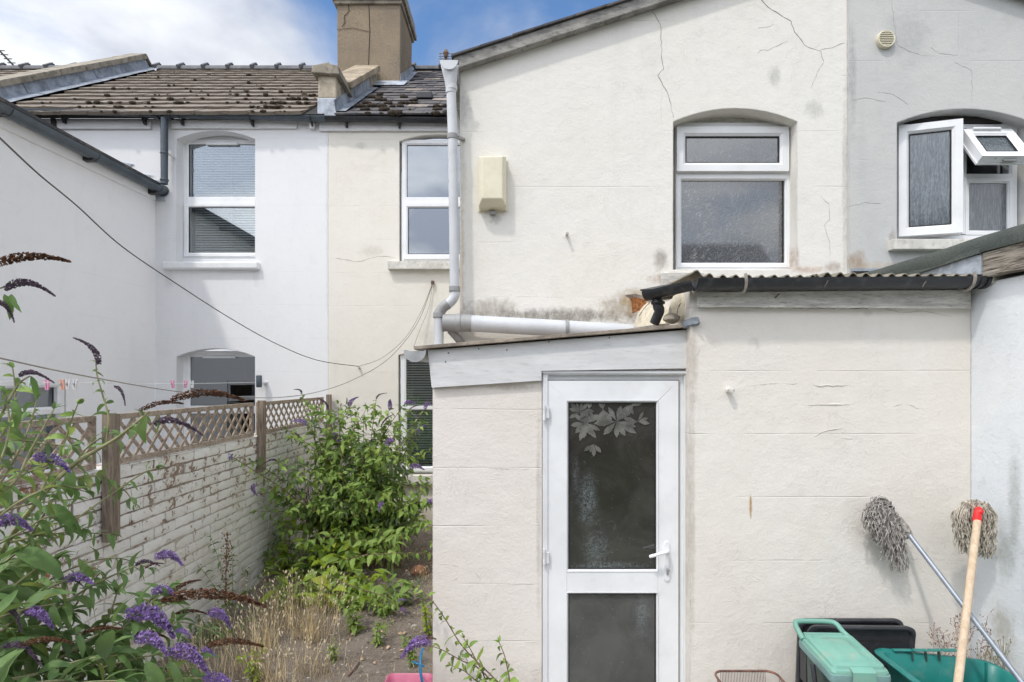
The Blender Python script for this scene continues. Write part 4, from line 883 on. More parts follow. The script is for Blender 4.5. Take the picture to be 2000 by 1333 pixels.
# ---------------------------------------------------------------- porch (lean-to with the door)
po = thing('porch', (.25, ZD, -.12), 'cream lean-to porch with glazed white door and sloping white fascia', 'porch')
px0, px1 = X(845, ZD), X(1350, ZD)
dx0, dx1, dz1 = X(1059, ZD), X(1343, ZD), H(726, ZD)
zL, zRt = H(683, ZD), H(643, ZD)
wall_xz([(px0, -.13), (dx0, -.13), (dx0, zRt-.25), (px1, zRt-.25), (px1, zRt-.03), (px0, zL-.03)], [], ZD, .05, 'wall', M_porch, po, thick=.12)
MB().prism([Vector((px0, ZD+.121, -.13)), Vector((px0, 4.09, -.13)), Vector((px0, 4.09, zL-.03)), Vector((px0, ZD+.121, zL-.03))], (.1, 0, 0)).build('side_wall', M_porch, po)
MB().prism([P(835, 684, ZD-.03), P(843, 758, ZD-.03), P(1058, 744, ZD-.03), P(1058, 725, ZD-.03), P(1346, 720, ZD-.03), P(1345, 644, ZD-.03)], (0, .027, 0)).build('fascia_board', M_paintwood, po, bevel=.003)
rs = MB().prism([P(808, 676.5, ZD-.07), P(1352, 632, ZD-.07), P(1352, 638.5, ZD-.07), P(808, 683, ZD-.07)], (0, .95, 0)).build('roof_sheet', M_slabedge, po, bevel=.002)
for k, px in enumerate((876, 935, 990, 1072, 870, 1190)): MB().lathe([(.004, -.003), (.002, -.005)], P(px, (690, 682, 684, 668, 707, 660)[k], ZD-.03), axis='y', n=8).build('nail', M_dark, po)
# end of the porch gutter at the left, seen end on
gutter(po, ((X(810, ZD-.05), ZD-.06, H(684, ZD-.05)), (X(810, ZD-.05), 4.05, H(684, ZD-.05)+.01)), .062, M_greypvc)
c = P(810, 686, ZD-.066); a = MB(); a.prism([c+Vector((.062*math.cos(t_), 0, -.062*math.sin(t_))) for t_ in [math.pi*k/16 for k in range(17)]], (0, .006, 0)); a.build('gutter_stop_end', plain('grubby_grey_plastic', (.36, .37, .38), .5, .2), po)
# door
do = MB().ring(dx0+.003, dx1-.0, -.10, dz1, [(0, ZD+.09), (0, ZD-.01), (.02, ZD-.01), (.022, ZD+.01), (.05, ZD+.012), (.05, ZD+.09)]).build('door_frame', M_upvc, po)
MB().box(dx0+.002, dx0+.030, ZD-.012, ZD+.04, -.1, dz1-.02).build('hinge_post', M_upvc_old, do)
MB().box(dx0+.0, px1-.005, ZD-.02, ZD+.01, dz1-.012, dz1+.003).build('drip_bar', M_upvc_old, po)
lx0, lx1, lz1, lz0 = X(1068, ZD), X(1325, ZD), H(744, ZD), -.07
yl = ZD-.004
ga0, ga1 = X(1107, ZD), X(1285, ZD); g1t, g1b, g2t = H(783, ZD), H(1116, ZD), H(1157, ZD)
leaf = MB()
def rect(m_, a, b, c_, d): m_.box(a, b, yl, yl+.06, c_, d)
# stiles and rails with mitred corners
for q in ([(lx0, lz0), (ga0, lz0+.12), (ga0, lz1-(ga0-lx0)), (lx0, lz1)], [(lx1, lz1), (ga1, lz1-(lx1-ga1)), (ga1, lz0+.12), (lx1, lz0)], [(lx0, lz1), (ga0, g1t), (ga1, g1t), (lx1, lz1)], [(lx1, lz0), (ga1, lz0+.12), (ga0, lz0+.12), (lx0, lz0)]):
    MB().prism([Vector((a_, yl, b_)) for a_, b_ in q], (0, .06, 0)).build('door_rail', M_upvc, po, bevel=.0012)
MB().prism([Vector((a_, yl, b_)) for a_, b_ in ((ga0+.0005, g1b), (ga1-.0005, g1b), (ga1-.0005, g2t), (ga0+.0005, g2t))], (0, .058, 0)).build('door_rail', M_upvc, po, bevel=.0012)
for a_, b_ in ((g1b, g1t), (lz0+.12, g2t)):
    MB().ring(ga0-.001, ga1+.001, a_, b_, [(0, yl+.03), (0, yl-.004), (.010, yl+.010), (.010, yl+.03)]).build('glazing_bead', M_upvc, po)
    MB().ring(ga0+.010, ga1-.010, a_+.010, b_-.010, [(0, yl+.03), (0, yl+.008), (.005, yl+.010), (.005, yl+.03)]).build('gasket', M_gasket, po)
    pn = MB().box(ga0+.008, ga1-.008, yl+.016, yl+.022, a_+.008, b_-.008).build('door_pane', M_doorglass, po)
    if a_ == g1b: upper_pane = pn
MB().ring(lx0-.004, lx1+.004, lz0, lz1+.004, [(0, yl+.02), (0, yl+.002), (.004, yl+.002), (.004, yl+.02)]).build('door_seal', M_gasket, po)
# etched leaves on the upper pane
def etched():
    t = NT('etched_leaf_print'); u = t.n.new('ShaderNodeUVMap'); n = t.noise(14, 3); w = t.n.new('ShaderNodeTexWave'); w.inputs['Scale'].default_value = 3.6; w.inputs['Distortion'].default_value = .4; t.l.new(u.outputs[0], w.inputs['Vector'])
    c = t.mix(t.ramp(w.outputs['Fac'], .3, .7), (.06, .06, .055), (.28, .275, .25)); c = t.mix(t.ramp(n, .35, .65), t.mix(.7, c, (.05, .05, .045)), c)
    return t.done(c, .45, spec=.5)
M_etch = etched()
def leaflet(c, ang, L, w_, y_):
    a = MB(); n = 9; uv = []
    d = Vector((math.sin(ang), 0, -math.cos(ang))); s_ = Vector((d.z, 0, -d.x)); c = Vector((c[0], y_, c[1]))
    for i in range(n+1):
        t_ = i/n; ww = w_*(max(0, math.sin(math.pi*t_**1.45))**1.05 if t_ > 0 else 0)*(1.07 if i % 2 else .93)
        if i == n: ww = .0008
        a.v += [tuple(c+d*L*t_+s_*ww), tuple(c+d*L*t_), tuple(c+d*L*t_-s_*ww)]; uv += [(t_+.16, ww), (t_, 0), (t_+.16, ww)]
    for i in range(n): k = i*3; a.f += [(k, k+1, k+4, k+3), (k+1, k+2, k+5, k+4)]
    me = bpy.data.meshes.new('etched_leaflet'); me.from_pydata(a.v, [], a.f); ul = me.uv_layers.new(name='UVMap')
    for l in me.loops: ul.data[l.index].uv = uv[l.vertex_index]
    me.materials.append(M_etch); o = bpy.data.objects.new('etched_leaflet', me); C.objects.link(o); adopt(o, upper_pane)
rg = random.Random(9); k = 0
for (cx_, cy_, L, angs) in ((1132, 806, 30, (-150, -110, -60, 150, 95, 50)), (1143, 827, 33, (-130, -80, -30, 10, 50, 120)), (1205, 824, 40, (-85, -45, 0, 45, 75, -150, 150)), (1178, 800, 34, (-160, -20, 20, 165, 200)), (1228, 793, 26, (-30, 30, 170, 100)), (1246, 824, 26, (-90, 95, 150)), (1150, 800, 22, (-30, 30, 170)), (1160, 868, 24, (-40, 0, 40))):
    for a_ in [v for u in angs for v in ((u,) if rg.random() < .4 else (u-14, u+14))]:
        L_ = L*rg.uniform(.75, 1.15)*.0029
        cx2 = min(max(X(cx_, ZD), ga0+.012+L_*.1), ga1-.02); zc2 = H(cy_, ZD)
        d_ = Vector((math.sin(R(a_)), -math.cos(R(a_))))
        L_ = min(L_, (ga1-.014-cx2)/d_.x if d_.x > .01 else 9, (cx2-ga0-.014)/-d_.x if d_.x < -.01 else 9, (g1t-.014-zc2)/d_.y if d_.y > .01 else 9)
        if L_ > .02: leaflet((cx2, zc2), R(a_), L_, L_*rg.uniform(.13, .19), yl+.0155-.00012*k); k += 1
# hinges and handle
for py in (806, 1088): MB().lathe([(.007, -.045), (.009, -.045), (.009, -.018), (.0075, -.018), (.0075, .018), (.009, .018), (.009, .045), (.007, .045)], P(1063, py, ZD-.028), n=12).box(X(1063, ZD)-.006, X(1072, ZD), ZD-.024, ZD-.008, H(py+11, ZD), H(py-11, ZD)).build('hinge', M_upvc_old, po, smooth=40)
hc = P(1303, 1097, ZD-.012)
hd = MB().prism([hc+Vector((a_, 0, b_)) for a_, b_ in [(.015*math.cos(t_), .098+.015*math.sin(t_)) for t_ in [math.pi*k/8 for k in range(9)]] + [(.015*math.cos(t_), -.098+.015*math.sin(t_)) for t_ in [math.pi+math.pi*k/8 for k in range(9)]]], (0, .009, 0)).build('handle_plate', M_upvc, po, bevel=.002)
MB().tube(smooth_path([P(1303, 1079, ZD-.012), P(1303, 1079, ZD-.05), P(1297, 1080, ZD-.062), P(1283, 1084, ZD-.062), P(1268, 1088, ZD-.060)], 4), [.011]*4+[.010]*4+[.009]*4+[.0095]*4+[.006], 12).build('handle', M_upvc, hd, smooth=60)
MB().lathe([(.007, -.016), (.0085, -.013), (.0085, .0)], P(1304, 1113, ZD-.012), axis='y', n=14).box(hc.x-.0035, hc.x+.006, ZD-.018, ZD-.01, H(1122, ZD), H(1114, ZD)).build('keyhole', M_greypvc2, hd, smooth=40)

# ---------------------------------------------------------------- store with corrugated roof
st = thing('store_room', (1.75, ZR, -.12), 'cream rendered lean-to store with wavy corrugated roof and black gutter', 'outbuilding')
sx0, sx1 = X(1348, ZR), 2.5
wall_xz([(sx0, -.13), (sx1-.001, -.13), (sx1-.001, H(560, ZR)), (sx0, H(560, ZR))], [], ZR, .05, 'wall', M_store, st, thick=.12)
MB().box(sx0, sx0+.1, ZR+.121, 4.09, .5, H(565, ZR)).build('side_wall', M_store, st)
MB().prism([P(1364, 571, ZR-.03), P(1897, 566, ZR-.03), P(1897, 601, ZR-.03), P(1362, 598, ZR-.03)], (0, .027, 0)).build('fascia_board', M_paintold, st, bevel=.003)
MB().prism([P(1362, 595, ZR-.04), P(1897, 599, ZR-.04), P(1897, 603, ZR-.04), P(1362, 600, ZR-.04)], (0, .01, 0)).build('fascia_lip', M_paintold, st)
MB().tube([P(1514, 582, ZR-.031), P(1519, 577, ZR-.05), P(1522, 574, ZR-.045)], .003, 6).build('rusty_nail', plain('rust', (.12, .05, .02), .9), st)
crack(st, [(1368, 598), (1430, 600), (1500, 601), (1620, 602), (1750, 603)], ZR-.0006, .0018, seed=41)
crack(st, [(1720, 602), (1760, 612), (1800, 608), (1858, 618)], ZR-.0006, .0008, seed=42)
# patched recess scars in the wall: shallow raised ledges
def ridgeline(parent, pts, Z, mat, r=.004, seed=0):
    rr_ = random.Random(seed); out = []
    for i in range(len(pts)-1):
        (ax, ay), (bx, by) = pts[i], pts[i+1]; n = max(2, int(math.hypot(bx-ax, by-ay)/8))
        for k in range(n): out.append(P(ax+(bx-ax)*k/n+rr_.uniform(-1, 1), ay+(by-ay)*k/n+rr_.uniform(-1.2, 1.2), Z+.001))
    out.append(P(*pts[-1], Z+.001)); n = len(out)
    MB().tube(out, [r*(.3+.8*rr_.random())*min(1, .25+k/3, .25+(n-1-k)/3) for k in range(n)], 6).build('render_ridge', mat, parent, smooth=60)
for i, (pts, r_) in enumerate((([(1578, 752), (1600, 754), (1660, 753)], .005), ([(1578, 792), (1620, 790), (1662, 791)], .006), ([(1582, 858), (1610, 842), (1650, 838)], .004), ([(1640, 856), (1670, 858)], .005), ([(1700, 775), (1720, 782), (1740, 795), (1765, 788), (1800, 800), (1818, 808)], .0025), ([(1455, 755), (1500, 750), (1575, 750)], .0025), ([(1370, 670), (1352, 725)], .003), ([(1465, 745), (1480, 770)], .0025), ([(1500, 808), (1506, 800)], .004), ([(1380, 1097), (1396, 1080)], .0025))):
    ridgeline(st, pts, ZR, M_store, r_, 50+i)
for i, (pts, r_) in enumerate((([(905, 1110), (925, 1118), (945, 1136)], .004), ([(880, 1135), (900, 1127)], .003), ([(850, 1105), (880, 1102), (905, 1110)], .0025), ([(960, 1082), (985, 1078)], .002), ([(985, 1142), (1050, 1141)], .003), ([(1020, 1255), (1052, 1255)], .003), ([(925, 915), (1050, 917)], .002))): ridgeline(po, pts, ZD, M_porch, r_, 70+i)
a = MB(); c = P(1422, 762, ZR); a.tube([c+Vector((0,.01,0)), c+Vector((0,-.02,-.002)), c+Vector((.004,-.045,.0))], [.016, .014, .017], 12); a.tube([c+Vector((-.016,-.035,.004)), c+Vector((.018,-.037,.002))], .009, 8); a.build('painted_tap_stub', M_store, st, smooth=60)
# corrugated sheets
def corrugated(parent, xa, xb, y0, y1, za, zb, pitch=.069, amp=.0125, lift=None, mat=None, name='corrugated_sheet'):
    nx = int((xb-xa)/pitch*10); ny = 6; a = MB(); t_ = .006
    for lay in (0, 1):
        for j in range(ny+1):
            for i in range(nx+1):
                x = xa+(xb-xa)*i/nx; v = j/ny; z = za+(zb-za)*v + amp*math.cos(2*math.pi*x/pitch) + (lift(x, v) if lift else 0) + .003*noise.noise((x*2.5, v*2, 7)) - lay*t_
                a.v.append((x, y0+(y1-y0)*v, z))
    n = (nx+1)*(ny+1)
    for lay in (0, 1):
        for j in range(ny):
            for i in range(nx): k = lay*n+j*(nx+1)+i; f = (k, k+1, k+nx+2, k+nx+1); a.f.append(f if lay == 0 else f[::-1])
    a.f += [(i+1, i, n+i, n+i+1) for i in range(nx)] + [(j*(nx+1), (j+1)*(nx+1), n+(j+1)*(nx+1), n+j*(nx+1)) for j in range(ny)]
    return a.build(name, mat, parent, smooth=50)
M_asb = plain('weathered_cement_sheet', (.25, .225, .175), .92, .3, 6, .8, 50, dirt=(.08, .07, .05), dirt_amt=.75)
zf = H(541, 3.02)
corrugated(st, X(1352, 3.02), 1.72, 3.02, ZE, zf, zf+.06, lift=lambda x, v: .030*max(0, 1-(x-.94)/.12)*(1-v*.3), mat=M_asb)
corrugated(st, 1.60, 2.47, 3.005, ZE, zf+.008, zf+.070, lift=lambda x, v: .004*max(0, 1-abs(x-1.75)/.2)-.006*(x-1.6), mat=M_asb)
MB().box(X(1372, 3.05), X(1440, 3.05), 3.02, 3.05, zf-.035, zf-.012).build('rust_patch', plain('rusty_edge', (.16, .07, .03), .95, .4, 30), st)
# black gutter of the store
gy = 3.0; gA, gB = Vector((X(1357, gy), gy, H(547, gy))), Vector((X(1922, gy), gy, H(543, gy)))
sg = gutter(st, (gA, gB), .055, M_black)
for px, mt in ((1362, M_black), (1905, M_black), (1893, M_black), (1918, M_black)): union(sg, gA.lerp(gB, (px-1357)/565), (1, 0, .003), .060, .035 if px < 1890 else .02, mt)
M_brk = plain('rusty_white_bracket', (.42, .39, .35), .7, .25, 30, .4, 60, dirt=(.22, .09, .03), dirt_amt=.8)
for px in (1450, 1888):
    c = gA.lerp(gB, (px-1357)/565)
    MB().tube([c+Vector((.018*math.sin(k_*.25)-.01, -.064*math.cos(t_), -.062*math.sin(t_)+.012*math.cos(t_))) for k_, t_ in enumerate([math.pi*k/10-.15 for k in range(11)])], .0085, 6).build('gutter_bracket', M_brk, st, smooth=40)
for px in (1614, 1806): crack(sg, [(px+4, 549), (px-4, 561)], gy-.057, .002, name='scratch', seed=px)
# sagging end piece of gutter with outlet and bend
e0, e1 = P(1357, 549, 3.01), P(1262, 572, 3.22)
gutter(sg, (e1, e0), .049, M_black, 'gutter_end_piece')
MB().prism([P(1250, 568, 3.24), P(1268, 575, 3.2), P(1300, 566, 3.12), P(1312, 557, 3.1), P(1290, 560, 3.3)], (0, 0, .006)).build('torn_gutter_lip', M_black, sg)
MB().tube(smooth_path([P(1284, 580, 3.2), P(1285, 598, 3.2), P(1288, 607, 3.2), P(1284, 618, 3.22), P(1278, 632, 3.24)], 4), [.030]*8+[.028]*9, 14).build('outlet_bend', M_black, st, smooth=60)
MB().lathe([(.038, -.008), (.041, 0), (.038, .008)], P(1285, 592, 3.2), n=16).build('outlet_ring', M_black, st, smooth=40)
# broken cement board, flap and stone on the porch roof corner
M_flap = plain('broken_cream_board', (.62, .56, .44), .85, .15, 10, .6, 40, dirt=(.30, .22, .13), dirt_amt=.6)
def sheet(parent, name, rows, mat, thick=(0, .012, 0), **kw):
    a = MB(); n = len(rows[0]); vs = [P(*p) for r_ in rows for p in r_]; off = Vector(thick); m_ = len(rows)
    a.v = [tuple(v) for v in vs] + [tuple(v+off) for v in vs]; N = len(vs)
    for lay in (0, N):
        for j in range(m_-1):
            for i in range(n-1): a.f.append((lay+j*n+i, lay+j*n+i+1, lay+(j+1)*n+i+1, lay+(j+1)*n+i))
    ring = [i for i in range(n)] + [j*n+n-1 for j in range(1, m_)] + [(m_-1)*n+i for i in range(n-2, -1, -1)] + [j*n for j in range(m_-2, 0, -1)]
    a.f += [(ring[i], ring[(i+1) % len(ring)], ring[(i+1) % len(ring)]+N, ring[i]+N) for i in range(len(ring))]
    return a.build(name, mat, parent, smooth=60, **kw)
sheet(st, 'broken_board', [[(1316, 578, 3.28), (1330, 572, 3.24), (1345, 568, 3.2), (1359, 564, 3.14)], [(1308, 600, 3.28), (1326, 596, 3.24), (1342, 592, 3.18), (1360, 584, 3.10)], [(1304, 622, 3.3), (1320, 622, 3.26), (1338, 618, 3.2), (1353, 604, 3.12)], [(1300, 634, 3.32), (1318, 633, 3.28), (1334, 627, 3.22), (1341, 624, 3.18)]], M_flap)
sheet(st, 'broken_board', [[(1262, 592, 3.9), (1280, 590, 3.8), (1300, 586, 3.7), (1318, 584, 3.5)], [(1246, 612, 3.9), (1262, 612, 3.8), (1290, 608, 3.6), (1312, 606, 3.5)], [(1238, 640, 3.9), (1258, 638, 3.8), (1280, 634, 3.6), (1306, 632, 3.5)]], M_flap)
sheet(st, 'rusty_flashing', [[(1228, 580, 4.02), (1244, 578, 3.96), (1262, 586, 3.9)], [(1234, 590, 4.02), (1250, 594, 3.95), (1264, 600, 3.88)], [(1236, 612, 4.03), (1246, 608, 3.96), (1256, 606, 3.9)]], plain('orange_rust', (.33, .13, .04), .95, .4, 40, .8, 60, dirt=(.12, .05, .02), dirt_amt=.8))
sheet(st, 'torn_felt', [[(1222, 577, 4.0), (1240, 574, 3.9), (1258, 578, 3.8)], [(1228, 581, 4.0), (1244, 580, 3.9), (1256, 583, 3.8)]], M_slabedge, (0, .01, -.004))
crack(st, [(1271, 588), (1262, 600), (1248, 618)], 3.58, .003, seed=44); crack(st, [(1330, 592), (1325, 604), (1322, 618)], 3.17, .003, seed=45)
a = MB(); rg3 = random.Random(8); blob(a, P(1312, 622, 3.18), .052, .035, .03, rg3, 9, 5); a.build('loose_stone', M_concrete, smooth=30, label='dark loose stone lying at the top corner of the porch roof', cat='stone')
sheet(po, 'lead_scrap', [[(1334, 628, 3.1), (1350, 621, 3.08), (1364, 619, 3.06)], [(1338, 637, 3.1), (1352, 634, 3.08), (1368, 631, 3.05)]], M_lead, (0, .03, -.012))
MB().prism([P(1347, 645, ZD-.01), P(1351, 645, ZD-.01), P(1352, 722, ZD-.01), P(1348, 722, ZD-.01)], (0, .01, 0)).build('dark_joint', M_dark, po)
MB().box(X(1290, ZE), X(1320, ZE)+.2, ZE-.03, ZE-.002, H(560, ZE), H(534, ZE)).build('painted_block', M_paintold, ch, bevel=.004)

# ---------------------------------------------------------------- neighbour's outbuilding on the right
nb = thing('outbuilding', (2.6, 2.5, -.12), 'white rendered outbuilding at right edge with green felt roof and rotten fascia', 'outbuilding')
wt = CH+.525
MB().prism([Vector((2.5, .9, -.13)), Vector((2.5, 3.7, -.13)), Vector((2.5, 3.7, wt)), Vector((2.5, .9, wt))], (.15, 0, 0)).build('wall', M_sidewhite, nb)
MB().box(2.651, 5.5, .9, 4.05, wt+.01, wt+.12).build('roof_deck', M_dark, nb)
MB().prism([Vector((2.455, .9, wt-.0)), Vector((2.455, 2.97, wt+.02)), Vector((2.455, 2.97, wt+.15)), Vector((2.455, .9, wt+.145))], (.04, 0, 0)).build('fascia_board', M_rotboard, nb)
MB().box(2.485, 2.65, 2.94, 3.7, wt-.01, wt+.14).build('fascia_return', M_paintold, nb)
sheet_v = [Vector((2.45, 2.975, wt+.04)), Vector((2.45, 3.45, wt+.13)), Vector((2.45, 3.45, wt+.155)), Vector((2.45, 2.975, wt+.145))]
MB().prism(sheet_v, (.03, 0, 0)).build('lead_flashing', M_chalk, nb)
a = MB(); ls = []
for k in range(13):
    y_ = 4.055-(4.055-.9)*k/12; w_ = .004*math.sin(y_*5)+.003*math.sin(y_*13)
    ls.append([Vector((2.44+w_, y_, wt+.150+w_)), Vector((2.425+w_, y_, wt+.195+w_)), Vector((2.435+w_, y_, wt+.232+w_)), Vector((2.50, y_, wt+.250+w_)), Vector((5.5, y_, wt+.25)), Vector((5.5, y_, wt+.15))])
a.loops(ls, cap0=True, cap1=True); a.build('felt_roof', M_felt, nb, smooth=50)
MB().prism([Vector((2.436, 2.97, wt+.15)), Vector((2.436, 3.72, wt+.118)), Vector((2.436, 3.72, wt+.142)), Vector((2.436, 2.97, wt+.178))], (.02, 0, 0)).build('felt_strip', M_felt, nb)

# ---------------------------------------------------------------- brick garden wall, posts, trellis
FX = -2.37
gw = thing('garden_wall', (FX-.06, 4.4, 0), 'white painted brick garden wall with flaking paint below the trellis', 'wall')
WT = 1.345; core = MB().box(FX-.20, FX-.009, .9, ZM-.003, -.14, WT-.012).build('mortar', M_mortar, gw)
rg = random.Random(17)
def brick_mesh(L, seed):
    q = random.Random(seed); a = MB(); hx = .05; nl, nh = 5, 2; j = lambda s_: q.uniform(-s_, s_)
    # slightly lumpy face towards the garden (+x), plain sides
    for y_i in range(nl+1):
        for z_i in range(nh+1):
            yy = -L/2+L*y_i/nl; zz = -.0315+.063*z_i/nh; edge = y_i in (0, nl) or z_i in (0, nh)
            a.v.append((j(.0015)-(.004 if edge else 0), yy+(j(.003) if edge else 0), zz+(j(.0028) if edge else 0)))
    n = nh+1; fr_i = len(a.v)
    a.f = [(y_i*n+z_i, (y_i+1)*n+z_i, (y_i+1)*n+z_i+1, y_i*n+z_i+1) for y_i in range(nl) for z_i in range(nh)]
    ring = [y_i*n for y_i in range(nl+1)] + [nl*n+z_i for z_i in range(1, n)] + [y_i*n+nh for y_i in range(nl-1, -1, -1)] + [z_i for z_i in range(nh-1, 0, -1)]
    o = len(a.v)
    for r_ in ring: v = a.v[r_]; a.v.append((v[0]-.03, v[1], v[2]))
    m_ = len(ring); a.f += [(ring[i], ring[(i+1) % m_], o+(i+1) % m_, o+i) for i in range(m_)]
    return a
bm_ = [brick_mesh(.2195, s_) for s_ in range(8)]; bmesh_data = [b.mesh('brick', M_brick, 35) for b in bm_]
spots = []; course = .0747; r_ = 0; z_ = .035-.075
while z_ < WT-.03:
    y_ = 1.1 + (.1125 if r_ % 2 else 0)
    while y_ < ZM-.11: spots.append((y_, z_)); y_ += .225
    z_ += course; r_ += 1
spots = [(y_, z_) for y_, z_ in spots if y_ < 7.0]
def bsize(s_): y_, z_ = s_; px = CX+FX*F/y_; py = HY-(z_-CH)*F/y_; vis = 0 <= px+40 and py < 1340; return -(1/y_**2 if vis else 0)
spots.sort(key=bsize)
far = MB()
for i, (y_, z_) in enumerate(spots):
    if i < 300: inst('brick', bmesh_data[rg.randrange(8)], Matrix.Translation((FX+rg.uniform(-.006, .004), y_+rg.uniform(-.003, .003), z_+rg.uniform(-.003, .003))) @ Matrix.Rotation(rg.uniform(-.02, .02), 4, 'Z') @ Matrix.Rotation(rg.uniform(-.02, .02), 4, 'X'), gw)
    else:
        b = bm_[rg.randrange(8)]; dx = FX+rg.uniform(-.003, .003); far.add([(v[0]+dx, v[1]+y_, v[2]+z_) for v in b.v], b.f)
far.build('brick_courses', M_brick, gw, kind='stuff', smooth=35)
for i in range(26): y_ = 1.1+i*.235; MB().box(FX-.205, FX-.0, y_, y_+.226, WT-.010, WT-.002+.0005*(i % 3)).build('capping', M_brick, gw)
# posts
def post(px, zb, zt, label, double=True):
    Y = 2611/ (CX-px); t_ = thing('fence_post', (FX+.03, Y, zb), label, 'post', 'timber posts of the trellis')
    z1 = zt
    MB().box(FX+.006, FX+.062, Y-.052, Y-.001, zb, z1).build('post_timber', M_post, t_, bevel=.004)
    if double: MB().box(FX+.006, FX+.048, Y+.001, Y+.042, zb+.015, z1-.006).build('post_batten', M_post, t_, bevel=.003)
    return Y
TT, TB = WT+.31, WT+.005
Y1 = post(208, .93, TT+.012, 'nearest double timber post fixed to the painted brick wall')
Y2 = post(505, 1.02, TT+.02, 'middle timber post where two trellis panels meet, top right of the brick wall')
Y3 = post(638, .95, TT+.03, 'farthest timber post at the cream house wall behind the tall bush')
Y0 = 1.38
# trellis panels
def trellis(ya, yb, label):
    t_ = thing('trellis_panel', (FX-.06, (ya+yb)/2, TB), label, 'trellis', 'diagonal trellis panels on the wall')
    xc = FX-.035; w_ = .034
    MB().box(xc-.016, xc+.016, ya, yb, TT-w_, TT).build('top_rail', M_trellis, t_, bevel=.003)
    MB().box(xc-.016, xc+.016, ya, yb, TB, TB+w_).build('bottom_rail', M_trellis, t_, bevel=.003)
    for y_ in (ya, yb-.03): MB().box(xc-.014, xc+.014, y_, y_+.03, TB+w_+.001, TT-w_-.001).build('end_rail', M_trellis, t_)
    h_ = TT-TB-w_*.6; zA, zB = TB+w_*.3, TT-w_*.3; sp = .122; rr_ = random.Random(int(ya*100))
    for sgn, dx in ((1, .007), (-1, -.007)):
        s_ = -h_
        while s_ < yb-ya:
            a0, a1 = s_, s_+h_          # y at the bottom and the top (or the reverse)
            lo, hi = max(a0, 0.01), min(a1, yb-ya-.01)
            if hi-lo > .03:
                f0, f1 = (lo-a0)/h_, (hi-a0)/h_; jj = rr_.uniform(-.004, .004)
                z0_, z1_ = (zA+(zB-zA)*f0, zA+(zB-zA)*f1) if sgn > 0 else (zB-(zB-zA)*f0, zB-(zB-zA)*f1)
                MB().beam((xc+dx, ya+lo+jj, z0_), (xc+dx, ya+hi+jj, z1_) , .020, .009, up=Vector((1, 0, 0))).build('slat', M_trellis, t_)
            s_ += sp
trellis(Y0, Y1-.056, 'nearest trellis panel at the left edge, in front of the far left window')
trellis(Y1+.045, Y2-.056, 'middle trellis panel between two posts, in front of the white house door')
trellis(Y2+.045, Y3-.056, 'farthest and smallest trellis panel beside the tall bush')

# ---------------------------------------------------------------- lines and pegs
def wire(name, pts, r, mat, label, cat, grp=None, sub=8): MB().tube(smooth_path(pts, sub), r, 5, cap=False).build(name, mat, smooth=80, label=label, cat=cat, group=grp)
M_wire = plain('dark_cable', (.09, .08, .075), .6); M_cord = plain('old_grey_cord', (.28, .25, .22), .8); M_wline = plain('white_plastic_line', (.75, .75, .76), .5)
nail = P(845, 553, ZM-.03)
wire('cable', [P(-60, 215, 1.9), P(0, 270, 2.3), P(75, 340, 2.7), P(150, 402, 3.1), P(240, 483, 3.6), P(350, 558, 4.2), P(450, 622, 4.9), P(540, 672, 5.6), P(620, 704, 6.2), P(700, 716, 6.7)], .0042, M_wire, 'long dark cable sagging from the top left across the white walls', 'cable')
wire('washing_line', [P(700, 716, 6.7), P(745, 700, 6.8), P(790, 662, 6.9), P(822, 610, 7.0), nail], .0035, M_cord, 'grey cord curving up from the cable end to the nail on the cream wall', 'cord')
wire('washing_line', [P(-60, 690, 2.4), P(0, 700, 2.7), P(100, 722, 3.1), P(200, 741, 3.6), P(330, 763, 4.3), P(440, 774, 5), P(540, 777, 5.7), P(620, 766, 6.2), P(690, 742, 6.5), P(760, 700, 6.8), P(815, 632, 7.0), nail+Vector((.003, .005, 0))], .0042, M_cord, 'lower washing line sagging from the left edge just above the trellis', 'washing line')
wire('cord', [nail, P(838, 600, 6.6), P(822, 640, 6.2), P(808, 678, 5.9)], .003, M_cord, 'thin brown cord hanging from the nail down behind the porch gutter', 'cord')
MB().tube([P(845, 553, ZM), P(844, 551, ZM-.05)], .009, 8).tube([P(845, 549, ZM-.03), P(845, 556, ZM-.03)], .02, 8).build('hook', M_twig, label='dark hook in the cream wall where the washing cords gather', cat='hook')
c = P(702, 718, ZM); MB().tube([c, c+Vector((0, -.05, 0))], .013, 8).tube([c+Vector((0, -.045, -.02)), c+Vector((0, -.045, .02))], .008, 8).build('wall_fixing', M_sill, label='small cream pipe stub on the cream wall below the cable end', cat='fixing')
wl_ = [P(-60, 744, 2.9), P(0, 746, 3.3), P(130, 748, 3.95), P(250, 749.5, 4.6), P(380, 749.5, 5.5), P(500, 747, 7.0)]
wire('washing_line', wl_, .0026, M_wline, 'thin white clothes line with pegs in the neighbour yard', 'washing line')
wp = smooth_path(wl_, 8)
PEG = {'pink': plain('pink_plastic', (.75, .28, .48), .45), 'white': plain('white_peg_plastic', (.72, .72, .74), .45), 'green': plain('mint_plastic', (.55, .72, .66), .45), 'orange': plain('peach_plastic', (.75, .38, .28), .45)}
